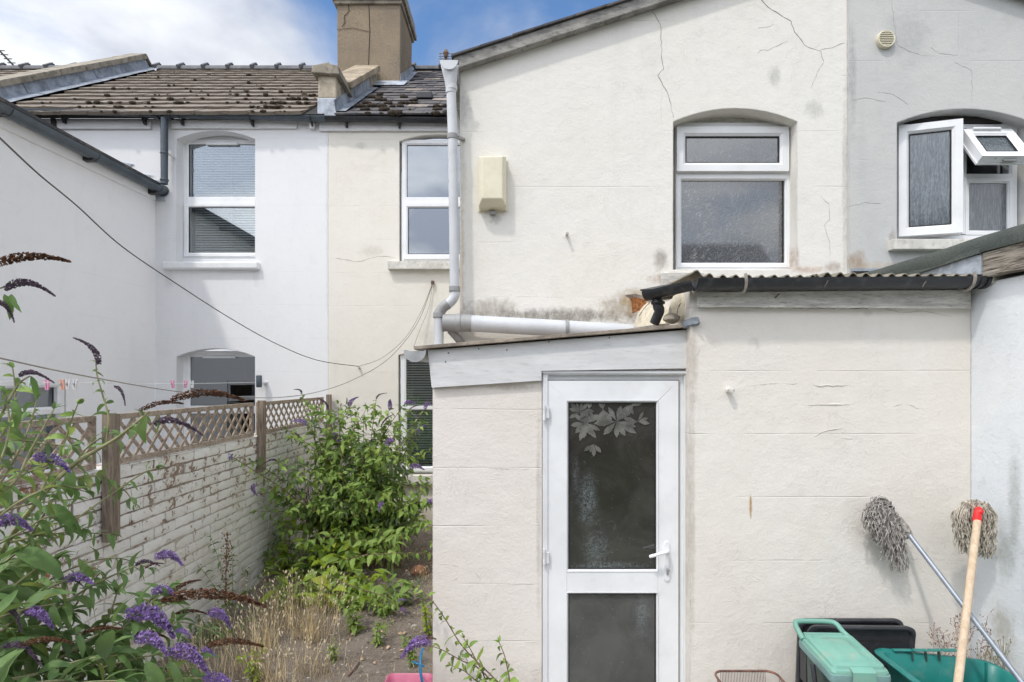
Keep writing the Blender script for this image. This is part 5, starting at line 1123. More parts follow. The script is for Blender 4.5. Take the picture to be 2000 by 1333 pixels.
for px, col, lab in ((62, 'green', 'mint green clothes peg, leftmost on the white line'), (92, 'pink', 'bright pink clothes peg in front of the far left window'), (121, 'orange', 'peach coloured clothes peg just right of the far left window corner'), (133, 'white', 'white clothes peg next to the peach peg'), (147, 'white', 'white clothes peg, right hand of the pair by the window'), (337, 'pink', 'pale pink clothes peg beside the glazed white house door frame'), (363, 'pink', 'pink clothes peg in front of the dark door glass'), (375, 'white', 'white clothes peg against the dark door glass')):
    b = min(wp, key=lambda p: abs(CX+p.x*F/p.y-px)); Yb = b.y; c = P(px, 749, Yb); rr_ = random.Random(px); tl = rr_.uniform(-.25, .35)
    pg = thing('clothes_peg', c, lab, 'peg', 'pegs on the white clothes line')
    for s_ in (-1, 1):
        top_ = c+Vector((.012*s_+.01*tl, 0, .026)); bot = c+Vector((.006*s_-.04*tl, 0, -.045)); MB().beam(top_, bot, .009, .012, up=Vector((0, 1, 0))).build('jaw', PEG[col], pg, bevel=.002)
    MB().lathe([(.008, -.008), (.008, .008)], c+Vector((-.004, 0, -.008)), axis='y', n=10).build('spring', M_greypvc2, pg)

# aerials
def aerial(name, base, up, elements, label, side):
    t_ = thing(name, base, label, 'aerial'); MB().tube([base, base+up], .02, 6).build('mast', M_twig, t_)
    for (a_, b_) in elements: MB().tube([a_, b_], .009, 4).build('element', M_greypvc2, t_)
b = P(871, 150, 10.5); e = []
for k in range(6): z0_ = P(857, 105+k*5.2, 10.5); e.append((z0_, P(885-(k > 3)*2, 105+k*5.2, 10.5)))
for k in range(4): e.append((P(860+k*7.5, 103, 10.5), P(860+k*7.5, 120, 10.5)))
aerial('tv_aerial', b, P(871, 102, 10.5)-b, e, 'small grid television aerial on the roof beside the wing gutter', 1)
MB().tube([P(871, 98, 10.4), P(871, 104, 10.4), P(871, 112, 10.4)], [.03, .055, .03], 8).build('junction_box', M_twig, bpy.data.objects['tv_aerial'])
b = P(28, 130, 13); e = [(P(-6+k*7, 99+k*8, 13), P(9+k*7, 99.5+k*8, 13)) for k in range(4)]; t_ = thing('tv_aerial', b, 'spiky television aerial behind the roof at top left', 'aerial')
MB().tube([b, P(-10, 90, 13)], .02, 6).build('boom', M_dark, t_)
for a_, b_ in e: MB().tube([a_, b_], .011, 4).build('element', M_dark, t_)

# ---------------------------------------------------------------- house behind the camera (seen in the window glass)
bh = thing('rear_house', (0, -11, 0), 'brick house row across the gardens, mirrored in the window glass', 'house')
M_bb = plain('dull_brick', (.22, .13, .09), .9, .3, 4, .4, 30)
MB().box(-14, 9, -13, -11, -.15, 5.0).build('wall', M_bb, bh); MB().prism([Vector((-14.3, -10.7, 4.9)), Vector((-14.3, -15.5, 4.9)), Vector((-14.3, -13.1, 7.1))], (23.6, 0, 0)).build('roof', M_slate, bh)
for k in range(7): MB().ring(-12+k*3, -10.9+k*3, 3, 4.3, [(0, -10.99), (0, -10.9), (.09, -10.9), (.09, -10.99)]).build('window_frame', M_upvc, bh); MB().box(-11.91+k*3, -10.99+k*3, -10.99, -10.95, 3.09, 4.21).build('pane', M_glass_dark, bh)

# ---------------------------------------------------------------- mops
def yarn_mat(name, a, b):
    t = NT(name); r = t.rnd(); n = t.noise(55, 3); w = t.noise(260, 2)
    c = t.mix(r, a, b); c = t.mix(t.ramp(n, .4, .66), c, tuple(v*.55 for v in a)); return t.done(c, .95, t.bump(w, .8, .003), spec=.1)
M_yarn1 = yarn_mat('grey_mop_yarn', (.36, .33, .31), (.54, .51, .48)); M_yarn2 = yarn_mat('cream_mop_yarn', (.52, .47, .39), (.66, .61, .53))
M_alu = plain('grey_metal_pole', (.27, .30, .35), .38, .1, 5, .05, 40, metal=.3, dirt=(.16, .17, .19), dirt_amt=.4, stretch=(3, 3, 1)); M_red = plain('red_plastic', (.72, .02, .02), .35, .08)
def strands(n, gen, r, seed):
    a = MB(); q = random.Random(seed)
    for i in range(n): a.tube(gen(q, i), r*q.uniform(.8, 1.15), 5)
    return a
m1 = thing('mop', P(1985, 1330, 2.55), 'grey string mop on a grey metal pole leaning left against the cream wall', 'mop')
tip = P(1742, 1000, 3.045); 
def g1(q, i):
    u = q.random(); s0 = P(1772-u*34+q.uniform(-4, 4), 1050-u*62+q.uniform(-4, 4), 3.03)
    a_ = q.uniform(0, 2*math.pi); o1 = Vector((-.07-.035*q.random()+.06*math.cos(a_)*q.random(), -.03*q.random()-.005, .02+.05*math.sin(a_)*q.random()))*(.4+.7*u)
    p1 = s0+o1; L = q.uniform(.07, .185)*(1.15-.25*u); pts = [s0, s0+o1*.5+Vector((0, -.01, .02*u))]
    d = Vector((q.uniform(-.03, .03), 0, -1)); p = p1.copy()
    for k in range(7):
        pts.append(p.copy()); p = p+d*L/6+Vector((q.uniform(-.013, .013), q.uniform(-.009, .009), 0)); p.y = min(p.y, 3.085)
    return pts
strands(400, g1, .0029, 1).build('mop_head', M_yarn1, m1, kind='stuff', smooth=80)
MB().tube([P(1778, 1048, 3.02), P(1768, 1032, 3.03), P(1745, 1004, 3.05)], [.016, .022, .02], 12).build('socket', M_yarn1, m1, smooth=60)
pe = P(2010, 1352, 2.45)
MB().tube([P(1772, 1040, 3.03), pe, pe+(pe-P(1772, 1040, 3.03)).normalized()*.28], .0125, 14).build('handle', M_alu, m1, smooth=60)
m2 = thing('mop', P(1872, 1333, 2.5), 'cream string mop with red plastic socket and pale wooden handle in the corner', 'mop')
rc = P(1911, 999, 2.86)
def g2_(q, i):
    a_ = q.uniform(-1, 1); side = a_; back = q.random()
    s0 = rc+Vector((q.uniform(-.014, .014), .012+.03*back, .006+q.uniform(0, .012)))
    reach = .098*side+q.uniform(-.006, .006); top_ = .022+.02*(1-abs(side))*q.random()
    p1 = s0+Vector((reach*.55, q.uniform(-.01, .015), top_)); p2 = s0+Vector((reach*.92, q.uniform(-.018, .02), top_-.03-.018*abs(side)))
    L = q.uniform(.165, .215)-.05*(abs(side) > .9)-.02*(side < 0); pts = [s0, p1, p2]; p = p2+Vector((reach*.06, 0, -.025)); w1, w2 = q.uniform(0, 6), q.uniform(.002, .005)
    for k in range(9):
        pts.append(p.copy()+Vector((w2*math.sin(w1+k*1.9), w2*math.cos(w1*1.3+k*2.1), 0))); p = p+Vector((q.uniform(-.003, .003)+(.002 if side < 0 else -.001), q.uniform(-.003, .003), -L/8))
        p.x = min(p.x, 2.49); p.y = min(p.y, 3.085)
    return pts
strands(340, g2_, .0027, 2).build('mop_head', M_yarn2, m2, kind='stuff', smooth=80)
hb = P(1868, 1360, 2.36); ht = P(1909, 1016, 2.80)
MB().tube([P(1908, 1020, 2.8), P(1909, 1008, 2.803), P(1910, 1000, 2.806), P(1912, 994, 2.82)], [.0195, .0185, .0165, .011], 16).tube([P(1911, 1000, 2.81), P(1911, 997, 2.87)], [.014, .02], 12).build('socket', M_red, m2, smooth=40)
a = MB(); blob(a, P(1914, 1000, 2.80), .0155, .0155, .015, random.Random(1), 12, 8); a.build('socket_cap', M_red, m2, smooth=80)
MB().tube([ht, hb, hb+(hb-ht).normalized()*.3], [.0165, .0165, .0165], 16).build('handle', M_handlewood, m2, smooth=60)

# ---------------------------------------------------------------- bins and boxes by the wall
M_gl = plain('faded_green_plastic', (.17, .37, .30), .5, .10, 4, .05, 40, dirt=(.30, .36, .30), dirt_amt=.7); M_gd = plain('dark_green_bin_plastic', (.045, .085, .075), .45, .15)
M_teal = plain('teal_box_plastic', (.012, .185, .165), .38, .08, 5, .04, 30, dirt=(.10, .22, .20), dirt_amt=.6); M_blk = plain('black_lid_plastic', (.035, .036, .042), .45, .15, 6, .1, 60, dirt=(.12, .12, .12), dirt_amt=.3)
def rrect(x0, x1, y0, y1, r, z, n=5, M=None):
    out = []
    for (cx_, cy_, a0) in ((x1-r, y1-r, 0), (x0+r, y1-r, 90), (x0+r, y0+r, 180), (x1-r, y0+r, 270)):
        for k in range(n+1): t_ = R(a0+90*k/n); p = Vector((cx_+r*math.cos(t_), cy_+r*math.sin(t_), z)); out.append(M @ p if M else p)
    return out
# small lidded bin: hinge and carry handle at the back, lid sloping to the front
lb = thing('lidded_bin', (1.70, 2.72, -.12), 'small green lidded kitchen waste bin with carry handle beside the wall', 'bin')
BW, BD = .25, .32; bc = Vector((1.556, 2.695, 0)); Mb = Matrix.Translation(bc) @ Matrix.Rotation(R(-2), 4, 'Z')
zb1 = CH-1.47+.0; lidf, lidb = .538, .556
body = MB(); body.loops([rrect(-BW*.42, BW*.42, -BD*.38, BD*.40, .04, -.12, M=Mb), rrect(-BW*.47, BW*.47, -BD*.45, BD*.44, .045, lidf-.05, M=Mb), rrect(-BW*.50, BW*.50, -BD*.49, BD*.46, .05, lidf-.045, M=Mb), rrect(-BW*.50, BW*.50, -BD*.49, BD*.46, .05, lidf-.015, M=Mb)], cap0=True, cap1=True); body.build('body', M_gd, lb, smooth=40)
sl = (lidb-lidf)/BD
def lidpt(u, v, h=0): # u -1..1 across, v 0 front..1 back
    p = Mb @ Vector((u*BW/2*1.04, -BD/2+BD*v, 0)); p.z = lidf+(lidb-lidf)*v+h; return p
def lidloop(inset, h, r=.16, n=4, v1=1.0):
    out = []; u0, u1, a0, a1 = -1+inset, 1-inset, inset*.45, v1-inset*.45
    for (cu, cv, ang) in ((u1-r, a1-r*.4, 0), (u0+r, a1-r*.4, 90), (u0+r, a0+r*.4, 180), (u1-r, a0+r*.4, 270)):
        for k in range(n+1): t_ = R(ang+90*k/n); out.append(lidpt(cu+r*math.cos(t_), cv+r*.4*math.sin(t_), h))
    return out
MB().loops([lidloop(0, -.035), lidloop(0, -.004), lidloop(.03, .004), lidloop(.08, .008), lidloop(.11, .020), lidloop(.26, .026), lidloop(.30, .020), lidloop(.36, .020), lidloop(.60, .030, r=.1), lidloop(.64, .034, r=.08)], cap1=True).build('lid', M_gl, lb, smooth=28)
MB().loops([lidloop(-.03, -.048), lidloop(-.045, -.030), lidloop(-.03, -.014), lidloop(-.0, -.012)]).build('lid_rim', plain('grey_green_rim', (.17, .29, .28), .5, .1), lb, smooth=40)
MB().add([lidpt(-.35, -.045, -.045), lidpt(.45, -.045, -.045), lidpt(.45, -.045, .006), lidpt(-.35, -.045, .006), lidpt(-.35, .06, .018), lidpt(.45, .06, .018)], [(0,1,2,3),(3,2,5,4)]).build('front_grip', M_gl, lb)
hdl = [lidpt(-.96, .90, .0), lidpt(-1.0, 1.02, .022), lidpt(-.98, 1.14, .04), lidpt(-.74, 1.19, .046), lidpt(.35, 1.19, .046), lidpt(.62, 1.14, .04), lidpt(.70, 1.02, .022), lidpt(.86, .90, .004)]
a = MB(); hp = smooth_path(hdl, 4)
for i in range(len(hp)-1): pass
a.tube(hp, [.013]*len(hp), 8); a.build('carry_handle', M_gl, lb, smooth=60)
MB().tube([lidpt(-.85, .98, .012), lidpt(.6, .98, .012)], .011, 8).build('hinge_bar', M_gl, lb, smooth=60)
MB().tube([lidpt(-1.1, .48, -.05), lidpt(-1.12, .35, -.16), lidpt(-1.1, .30, -.3)], .012, 8).build('side_strut', M_blk, lb, smooth=60)
# black lids leaning on the wall
def leaning_lid(cx_, zt_, w_, h_, y0, lean, label, rot=0):
    t_ = thing('box_lid', (cx_, y0, zt_-h_), label, 'lid', 'black box lids behind the green bin')
    M = Matrix.Translation((cx_, y0, zt_)) @ Matrix.Rotation(R(rot), 4, 'Y') @ Matrix.Rotation(R(90-lean), 4, 'X')     # local y runs up the lid
    def L(ins, z): return rrect(-w_/2+ins, w_/2-ins, -h_+ins, -ins, .045, z, M=M)
    MB().loops([L(0, -.022), L(-.004, -.002), L(.004, .004), L(.012, .004), L(.02, -.010), L(.05, -.010)], cap1=True, cap0=True).build('lid_shell', M_blk, t_, smooth=30)
    for a_, b_, c_, d_ in ((-w_*.30, w_*.38, -.085, -.078), (w_*.40, w_*.412, -.20, -.14)):
        MB().add([M @ Vector(p) for p in ((a_, c_, -.0085), (b_, c_, -.0085), (b_, d_, -.0085), (a_, d_, -.0085))], [(0,1,2,3)]).build('lid_groove', M_dark, t_)
leaning_lid(X(1670, 3.0), H(1216, 3.0), .56, .40, 3.03, -4, 'black plastic box lid touching the wall, only its top edge showing')
leaning_lid(X(1690, 2.93), H(1229, 2.93), .56, .42, 2.95, -7, 'black plastic box lid leaning in front of the other, behind the green bin', .6)
MB().box(X(1563, 2.9), X(1569, 2.9), 2.84, 2.9, H(1325, 2.9), H(1268, 2.9)).build('stacked_box_edge', M_blk, label='black box edge standing upright left of the green bin', cat='box')
# teal recycling box
tb = thing('recycling_box', (X(1850, 2.62), 2.62, -.12), 'open teal recycling box at the bottom right corner under the mops', 'box')
tx0, tx1, ty0, ty1, tz = X(1707, 2.84), 2.40, 2.28, 2.84, H(1270, 2.84)
def tzf(x): return tz-.012*max(0, (x-1.85)/.3)-(.0 if x < 2.18 else (x-2.18)*.22)
ls = []
for ins, dz in ((.09, -.42), (.02, -.03), (.015, -.012), (-.012, -.012), (-.016, .0), (-.010, .006), (.012, .006), (.02, -.004), (.045, -.10), (.1, -.40)):
    l = rrect(tx0+ins, tx1-ins, ty0+ins, ty1-ins, .06, 0)
    for p in l: p.z = tzf(p.x)+dz
    ls.append(l)
MB().loops(ls, cap0=True, cap1=True).build('tub', M_teal, tb, smooth=40)
for px in (1785, 1812, 1838): MB().box(X(px, 2.8)-.0025, X(px, 2.8)+.0025, 2.806, 2.822, tz-.04, tz+.004).build('rim_slot', M_gd, tb)
for a_, b_ in ((1745, 1782), (1785, 1812), (1815, 1838), (1841, 1870)): MB().box(X(a_, 2.82), X(b_, 2.82), 2.812, 2.838, tz+.004, tz+.009).build('rim_tab', M_teal, tb, bevel=.002)
for px in (1880, 1925): MB().box(X(px, 2.78)-.004, X(px, 2.78)+.004, 2.772, 2.782, tz-.40, tz-.03).build('stiffening_rib', M_teal, tb)
MB().box(tx0+.12, tx1-.1, ty0+.12, ty1-.1, -.12, -.001+tz-.43).build('box_stack', M_gd, tb)
# rusty wire basket
wb = thing('wire_basket', (X(1470, 2.75), 2.7, -.12), 'rusty wire basket at the bottom edge beside the door', 'basket')
M_wireb = plain('rusty_coated_wire', (.14, .075, .06), .7, .4, 25, .3, 60, dirt=(.40, .12, .05), dirt_amt=.7)
bz = H(1311, 2.86); bx0_, bx1_ = X(1388, 2.86), X(1550, 2.7); by0, by1 = 2.45, 2.86
rim = rrect(bx0_+.01, bx1_-.02, by0, by1, .05, bz, 6); rim2 = rrect(bx0_+.03, bx1_-.05, by0+.03, by1-.03, .05, bz-.2, 6)
MB().tube(rim+[rim[0]], .006, 8).build('rim', M_wireb, wb, smooth=80); a = MB()
for k in range(0, 30): 
    f_ = k/30; x_ = bx0_+.05+(bx1_-bx0_-.11)*f_
    for yy, y2 in ((by1, by1-.03), (by0, by0+.03)): a.tube([(x_, yy, bz), (x_, y2, bz-.2)], .0014, 4)
for k in range(22):
    y_ = by0+.05+(by1-by0-.1)*k/22
    for xx, x2 in ((bx0_+.01, bx0_+.03), (bx1_-.02, bx1_-.05)): a.tube([(xx, y_, bz), (x2, y_, bz-.2)], .0014, 4)
for dz in (.06, .12, .2):
    l = [Vector(p).lerp(Vector(q_), dz/.2) for p, q_ in zip(rim, rim2)]; a.tube(l+[l[0]], .0016, 4)
a.build('mesh_wires', M_wireb, wb, kind='stuff')
for sx_ in (bx0_+.05, bx1_-.08): MB().box(sx_, sx_+.01, by0+.1, by0+.11, -.12, bz-.19).build('leg', M_wireb, wb)
# pink tub and blue hose
pt = thing('plastic_tub', (X(800, 3.3), 3.25, .0), 'pink plastic tub on the soil at the foot of the porch', 'tub')
M_pink = plain('pink_tub_plastic', (.50, .13, .22), .4, .08, 6, .05, 40, dirt=(.7, .35, .42), dirt_amt=.3)
tx0, tx1, ty0, ty1 = X(762, 3.38), X(762, 3.38)+.26, 3.02, 3.36; tz = H(1313, 3.38)
MB().loops([rrect(tx0+i_, tx1-i_, ty0+i_, ty1-i_, .035, tz+d_) for i_, d_ in ((.03, -.13), (.0, -.012), (-.008, -.01), (-.008, 0), (.0, .003), (.006, -.002), (.035, -.12))], cap0=True, cap1=True).build('tub_shell', M_pink, pt, smooth=40)
M_blue = plain('blue_hose_plastic', (.012, .17, .36), .4, .1)
MB().tube(smooth_path([P(806, 1293, 3.3), P(813, 1296, 3.25), P(829, 1302, 3.25)], 5), .006, 8).tube(smooth_path([P(828, 1345, 3.1), P(822, 1318, 3.12), P(821, 1295, 3.15), P(823, 1277, 3.2), P(826, 1268, 3.25)], 6), .0075, 8).build('hose', M_blue, label='short loop of blue hose curling up beside the pink tub', cat='hose', smooth=60)
MB().tube([P(108, 1200, 3.0)+Vector((.055*math.cos(t_), .01*math.sin(t_*3), .045*math.sin(t_)-.02)) for t_ in [2*math.pi*k/24*1.1 for k in range(25)]], .007, 6).build('hose_ring', plain('grey_blue_hose', (.2, .27, .36), .5), label='small coil of grey hose hanging on the brick wall behind leaves', cat='hose', smooth=60)

# ---------------------------------------------------------------- plants
def leaf_shape(seed, width=.30, droop=.25, fold=.10, wave=.02, n=7):
    q = random.Random(seed); V = []; Fc = []; tw = q.uniform(-.5, .5); bd = q.uniform(-.16, .16)
    for i in range(n+1):
        t_ = i/n; w_ = width*.5*(math.sin(math.pi*min(1, t_**.78))**.85)+(.008 if i < n else 0)
        if i == n: w_ = 0.002
        z_ = .10*math.sin(math.pi*t_*.8)-droop*t_*t_; x_ = t_*(1-.12*droop*t_)
        for s_ in (-1, 0, 1):
            y_ = s_*w_*q.uniform(.86, 1.08)+bd*math.sin(math.pi*t_*.9); zz = z_+(abs(s_)*w_*fold*6*.35)+(s_ != 0)*wave*math.sin(t_*19+q.uniform(-1, 1)+s_)+s_*tw*w_
            V.append((x_, y_, zz))
    for i in range(n): k = i*3; Fc += [(k, k+3, k+4, k+1), (k+1, k+4, k+5, k+2)]
    return V, Fc
def leaf_meshes(mat, n=6, **kw):
    out = []
    for k in range(n):
        q = random.Random(k*7+3); V, Fc = leaf_shape(k, width=kw.get('width', .30)*q.uniform(.85, 1.15), droop=kw.get('droop', .3)*q.uniform(.3, 1.7), fold=kw.get('fold', .12), wave=kw.get('wave', .015))
        me = bpy.data.meshes.new('leaf'); me.from_pydata(V, [], Fc); me.materials.append(mat); me.shade_smooth(); out.append((me, np.array(V), Fc))
    return out
def spike_mesh(seed, mat, fill=1.0, r=.11, n=260, droop=.35, size=.020, taper=True):
    """flower panicle along +x, length 1: many little open florets round a curved axis"""
    q = random.Random(seed); a = MB()
    def axis(t_): return Vector((t_, .04*math.sin(t_*3+seed), .10*math.sin(math.pi*t_*.8)-droop*t_*t_))
    for i in range(n):
        t_ = q.random()**.9; rad = r*(math.sin(math.pi*min(1, .12+t_*.86))**.6 if taper else 1)*(.55+.5*q.random())*(1-.5*t_)
        a_ = q.uniform(0, 2*math.pi); c = axis(t_); o = Vector((q.uniform(-.2, .35), math.cos(a_), math.sin(a_))).normalized(); p = c+o*rad
        u = o.orthogonal().normalized(); u = (u*math.cos(a_*3)+o.cross(u)*math.sin(a_*3)); v_ = o.cross(u); s_ = size*q.uniform(.6, 1.25)
        b = p-o*s_*.9; k = len(a.v)
        a.v += [tuple(b), tuple(p+u*s_), tuple(p+v_*s_), tuple(p-u*s_), tuple(p-v_*s_)]; a.f += [(k, k+1, k+2), (k, k+2, k+3), (k, k+3, k+4), (k, k+4, k+1)]
        if q.random() < .5: m_ = len(a.v); a.v += [tuple(p+(u+v_)*s_*.7+o*s_*.3), tuple(p+(v_-u)*s_*.7+o*s_*.2), tuple(p-o*s_*.2)]; a.f.append((m_, m_+1, m_+2))
    pts = [axis(k/10) for k in range(11)]; a.tube(pts, [.012*(1-k/12) for k in range(11)], 4)
    me = bpy.data.meshes.new('flower_spike'); me.from_pydata(a.v, [], a.f); me.materials.append(mat); return me
SP = {'purple': [spike_mesh(k, M_purple, r=.155, n=360, size=.030) for k in range(3)], 'lilac': [spike_mesh(k+5, M_lilac, r=.15, n=260, size=.030) for k in range(2)],
      'brown': [spike_mesh(k+9, M_brownfl, r=.085, n=420, size=.019, droop=.2) for k in range(3)], 'dusky': [spike_mesh(k+13, M_dusky, r=.085, n=330, size=.024, droop=.5) for k in range(3)]}
LA = leaf_meshes(M_leafA, width=.28, droop=.35, wave=.012); LB = leaf_meshes(M_leafB, width=.40, droop=.35); LY = leaf_meshes(M_leafY, width=.52, droop=.25); LS = leaf_meshes(M_leafS, width=.26, droop=.3)
def orient(d, up=Vector((0, 0, 1)), roll=0.0):
    d = d.normalized(); y_ = up.cross(d); y_ = y_.normalized() if y_.length > 1e-4 else Vector((0, 1, 0)); z_ = d.cross(y_)
    M = Matrix((d, y_, z_)).transposed().to_4x4(); return M @ Matrix.Rotation(roll, 4, 'X')
class Plant:
    def __init__(s, root, seed): s.root = root; s.leaves = []; s.stems = MB(); s.q = random.Random(seed); s.sp = 0
    def leaf(s, p, d, L, kind, roll=None):
        s.leaves.append((Matrix.Translation(p) @ orient(d, roll=s.q.uniform(-.8, .8) if roll is None else roll) @ Matrix.Diagonal((L, L*s.q.uniform(.7, 1.15), L, 1)), kind, s.q.randrange(6), p))
    def shoot(s, pts, r0=.006, r1=.0025, L=.11, gap=.07, kind=None, start=.1, spread=(50, 80), tip=True, droop=.15, mat=None, taper=.5):
        q = s.q; path = smooth_path(pts, 6); n = len(path); s.stems.tube(path, [r0+(r1-r0)*i/(n-1) for i in range(n)], 6)
        acc = 0; ph = q.uniform(0, 3); tot = sum((path[i+1]-path[i]).length for i in range(n-1)); done = 0; nxt = tot*start
        for i in range(n-1):
            seg = path[i+1]-path[i]; l = seg.length
            while nxt <= done+l and l > 0:
                f_ = (nxt-done)/l; p = path[i]+seg*f_; d = seg.normalized(); ph += math.pi/2+q.uniform(-.4, .4)
                side = d.orthogonal().normalized(); side = Matrix.Rotation(ph, 3, d) @ side; sc_ = (1-taper*(nxt/tot))*q.uniform(.75, 1.15)
                for sg_ in (1, -1):
                    if q.random() < .93:
                        an = R(q.uniform(*spread)); dd = d*math.cos(an)+side*sg_*math.sin(an); dd.z -= droop+q.uniform(0, .2)
                        s.leaf(p, dd, L*sc_*q.uniform(.85, 1.1), kind)
                        if q.random() < .35: s.leaf(p, dd*.6+d*.8+Vector((0,0,q.uniform(-.2,.4))), L*sc_*.5, kind)
                nxt += gap*q.uniform(.8, 1.2)*(1-.35*nxt/tot)
            done += l
        if tip:
            for k in range(4): s.leaf(path[-1], (path[-1]-path[-2]).normalized()+Vector((q.uniform(-.7,.7), q.uniform(-.7,.7), q.uniform(-.4,.4))), L*.42*q.uniform(.7, 1.1), kind)
        return path
    def spike(s, p, d, L, kind, droop=None):
        me = SP[kind][s.q.randrange(len(SP[kind]))]; w_ = {'purple': 1.5, 'lilac': 1.45, 'brown': 1.05, 'dusky': 1.35}[kind]; w_ = w_*min(1, .7+.03/L) if kind == 'brown' else w_
        inst('flower_spike', me, Matrix.Translation(p) @ orient(d, roll=s.q.uniform(-.15, .15)) @ Matrix.Diagonal((L, L*w_, L*w_, 1)), s.root); s.sp += 1
    def finish(s, stemmat, limit=300, rest='foliage'):
        s.stems.build('stem', stemmat, s.root, smooth=60)
        def size(e):
            M, kind, v, p = e
            if p.y < .3: return 0
            px = CX+p.x*F/p.y; py = HY-(p.z-CH)*F/p.y
            return (-M.to_scale().x/p.y) if -40 < px < 2040 and -40 < py < 1373 else 0
        s.leaves.sort(key=size); V = []; Fs = []; off = 0; lists = {}
        for i, (M, kind, v, p) in enumerate(s.leaves):
            me, arr, fc = kind[v]
            if i < limit: inst('leaf', me, M, s.root)
            else:
                key = me.materials[0].name; lst = lists.setdefault(key, [[], [], 0]); m4 = np.array(M); w_ = arr @ m4[:3, :3].T + m4[:3, 3]
                lst[0].append(w_); lst[1] += [tuple(j+lst[2] for j in f_) for f_ in fc]; lst[2] += len(w_)
        for key, (vs, fs, _) in lists.items():
            me = bpy.data.meshes.new(rest); me.from_pydata([tuple(v_) for v_ in np.concatenate(vs).tolist()], [], fs); me.materials.append(bpy.data.materials[key]); me.shade_smooth()
            o = bpy.data.objects.new(rest, me); C.objects.link(o); adopt(o, s.root); tag(o, kind='stuff')
def PV(px, py, Z): return P(px, py, Z)

# --- foreground buddleia (left)
fb = thing('buddleia_bush', (-1.75, 1.7, 0), 'large buddleia in the left foreground with purple and withered brown flower spikes', 'shrub')
b = Plant(fb, 3); q = b.q
root_ = Vector((-1.62, 2.05, 0))
K = LA
p = b.shoot([PV(-150, 1300, 1.75), PV(-40, 1150, 1.8), PV(40, 1022, 1.85), PV(135, 915, 1.9), PV(230, 855, 1.95), PV(290, 805, 2.0)], .011, .004, .115, .085, K, start=.2, droop=.45, tip=False)
for pt_, d_, L_, k_ in ((PV(272, 803, 2.0), (.9, .1, .28), .15, 'brown'), (PV(335, 780, 1.98), (1, .0, .1), .26, 'brown'), (PV(300, 830, 1.95), (1, .2, .3), .14, 'dusky')): b.spike(pt_, Vector(d_), L_, k_)
p = b.shoot([PV(205, 880, 1.97), PV(212, 820, 1.98), PV(200, 770, 2.0), PV(190, 735, 2.0), PV(187, 705, 2.0)], .004, .002, .062, .055, K, start=.05, droop=.35, tip=False)
b.spike(PV(194, 712, 2.0), Vector((-.25, 0, 1)), .115, 'dusky'); b.spike(PV(222, 755, 2.0), Vector((.4, 0, -.2)), .07, 'dusky')
b.shoot([PV(-70, 1000, 1.6), PV(-20, 860, 1.62), PV(30, 760, 1.65), PV(58, 735, 1.65)], .006, .002, .085, .075, K, start=.2, droop=.45, tip=False); b.spike(PV(35, 735, 1.65), Vector((1, .1, .35)), .085, 'dusky')
b.shoot([PV(-90, 620, 1.5), PV(-30, 575, 1.5), PV(12, 560, 1.52)], .004, .002, .06, .07, K, start=.3, droop=.45)
for pt_, d_, L_, k_ in ((PV(-25, 525, 1.5), (1, 0, .22), .215, 'brown'), (PV(8, 565, 1.52), (1, .0, .42), .12, 'dusky'), (PV(-22, 590, 1.5), (.9, 0, -.1), .08, 'dusky')): b.spike(pt_, Vector(d_), L_, k_)
b.shoot([PV(-80, 990, 1.5), PV(20, 950, 1.55), PV(60, 880, 1.6), PV(105, 800, 1.65)], .005, .002, .075, .07, K, droop=.4)
b.shoot([PV(20, 1060, 1.8), PV(120, 1030, 1.9), PV(190, 985, 1.95), PV(270, 930, 2.0), PV(305, 915, 2.0)], .004, .002, .085, .08, K, droop=.5)
b.shoot([PV(-30, 1010, 1.7), PV(60, 985, 1.8), PV(150, 975, 1.85)], .004, .002, .09, .07, K, droop=.5); b.spike(PV(-12, 1025, 1.7), Vector((1, .1, .25)), .105, 'purple')
for pts_, L_ in (([(-80, 1050, 1.6), (10, 930, 1.65), (55, 840, 1.7), (72, 780, 1.72)], .10), ([(40, 1080, 1.9), (120, 950, 1.95), (165, 880, 2.0), (208, 850, 2.0)], .09), ([(-60, 900, 1.6), (20, 862, 1.65), (95, 868, 1.7), (140, 872, 1.7)], .085), ([(-70, 1100, 1.7), (40, 1040, 1.8), (100, 1010, 1.85), (160, 1035, 1.9)], .10),
                 ([(-60, 960, 1.5), (0, 900, 1.55), (18, 830, 1.6), (10, 770, 1.6)], .085), ([(-60, 1060, 1.55), (30, 985, 1.6), (110, 950, 1.7), (165, 960, 1.75)], .10), ([(130, 940, 1.9), (190, 930, 1.95), (240, 955, 2.0), (262, 985, 2.0)], .08)):
    b.shoot([PV(*v_) for v_ in pts_], .004, .0018, L_, .055, K, start=.15, droop=.45)
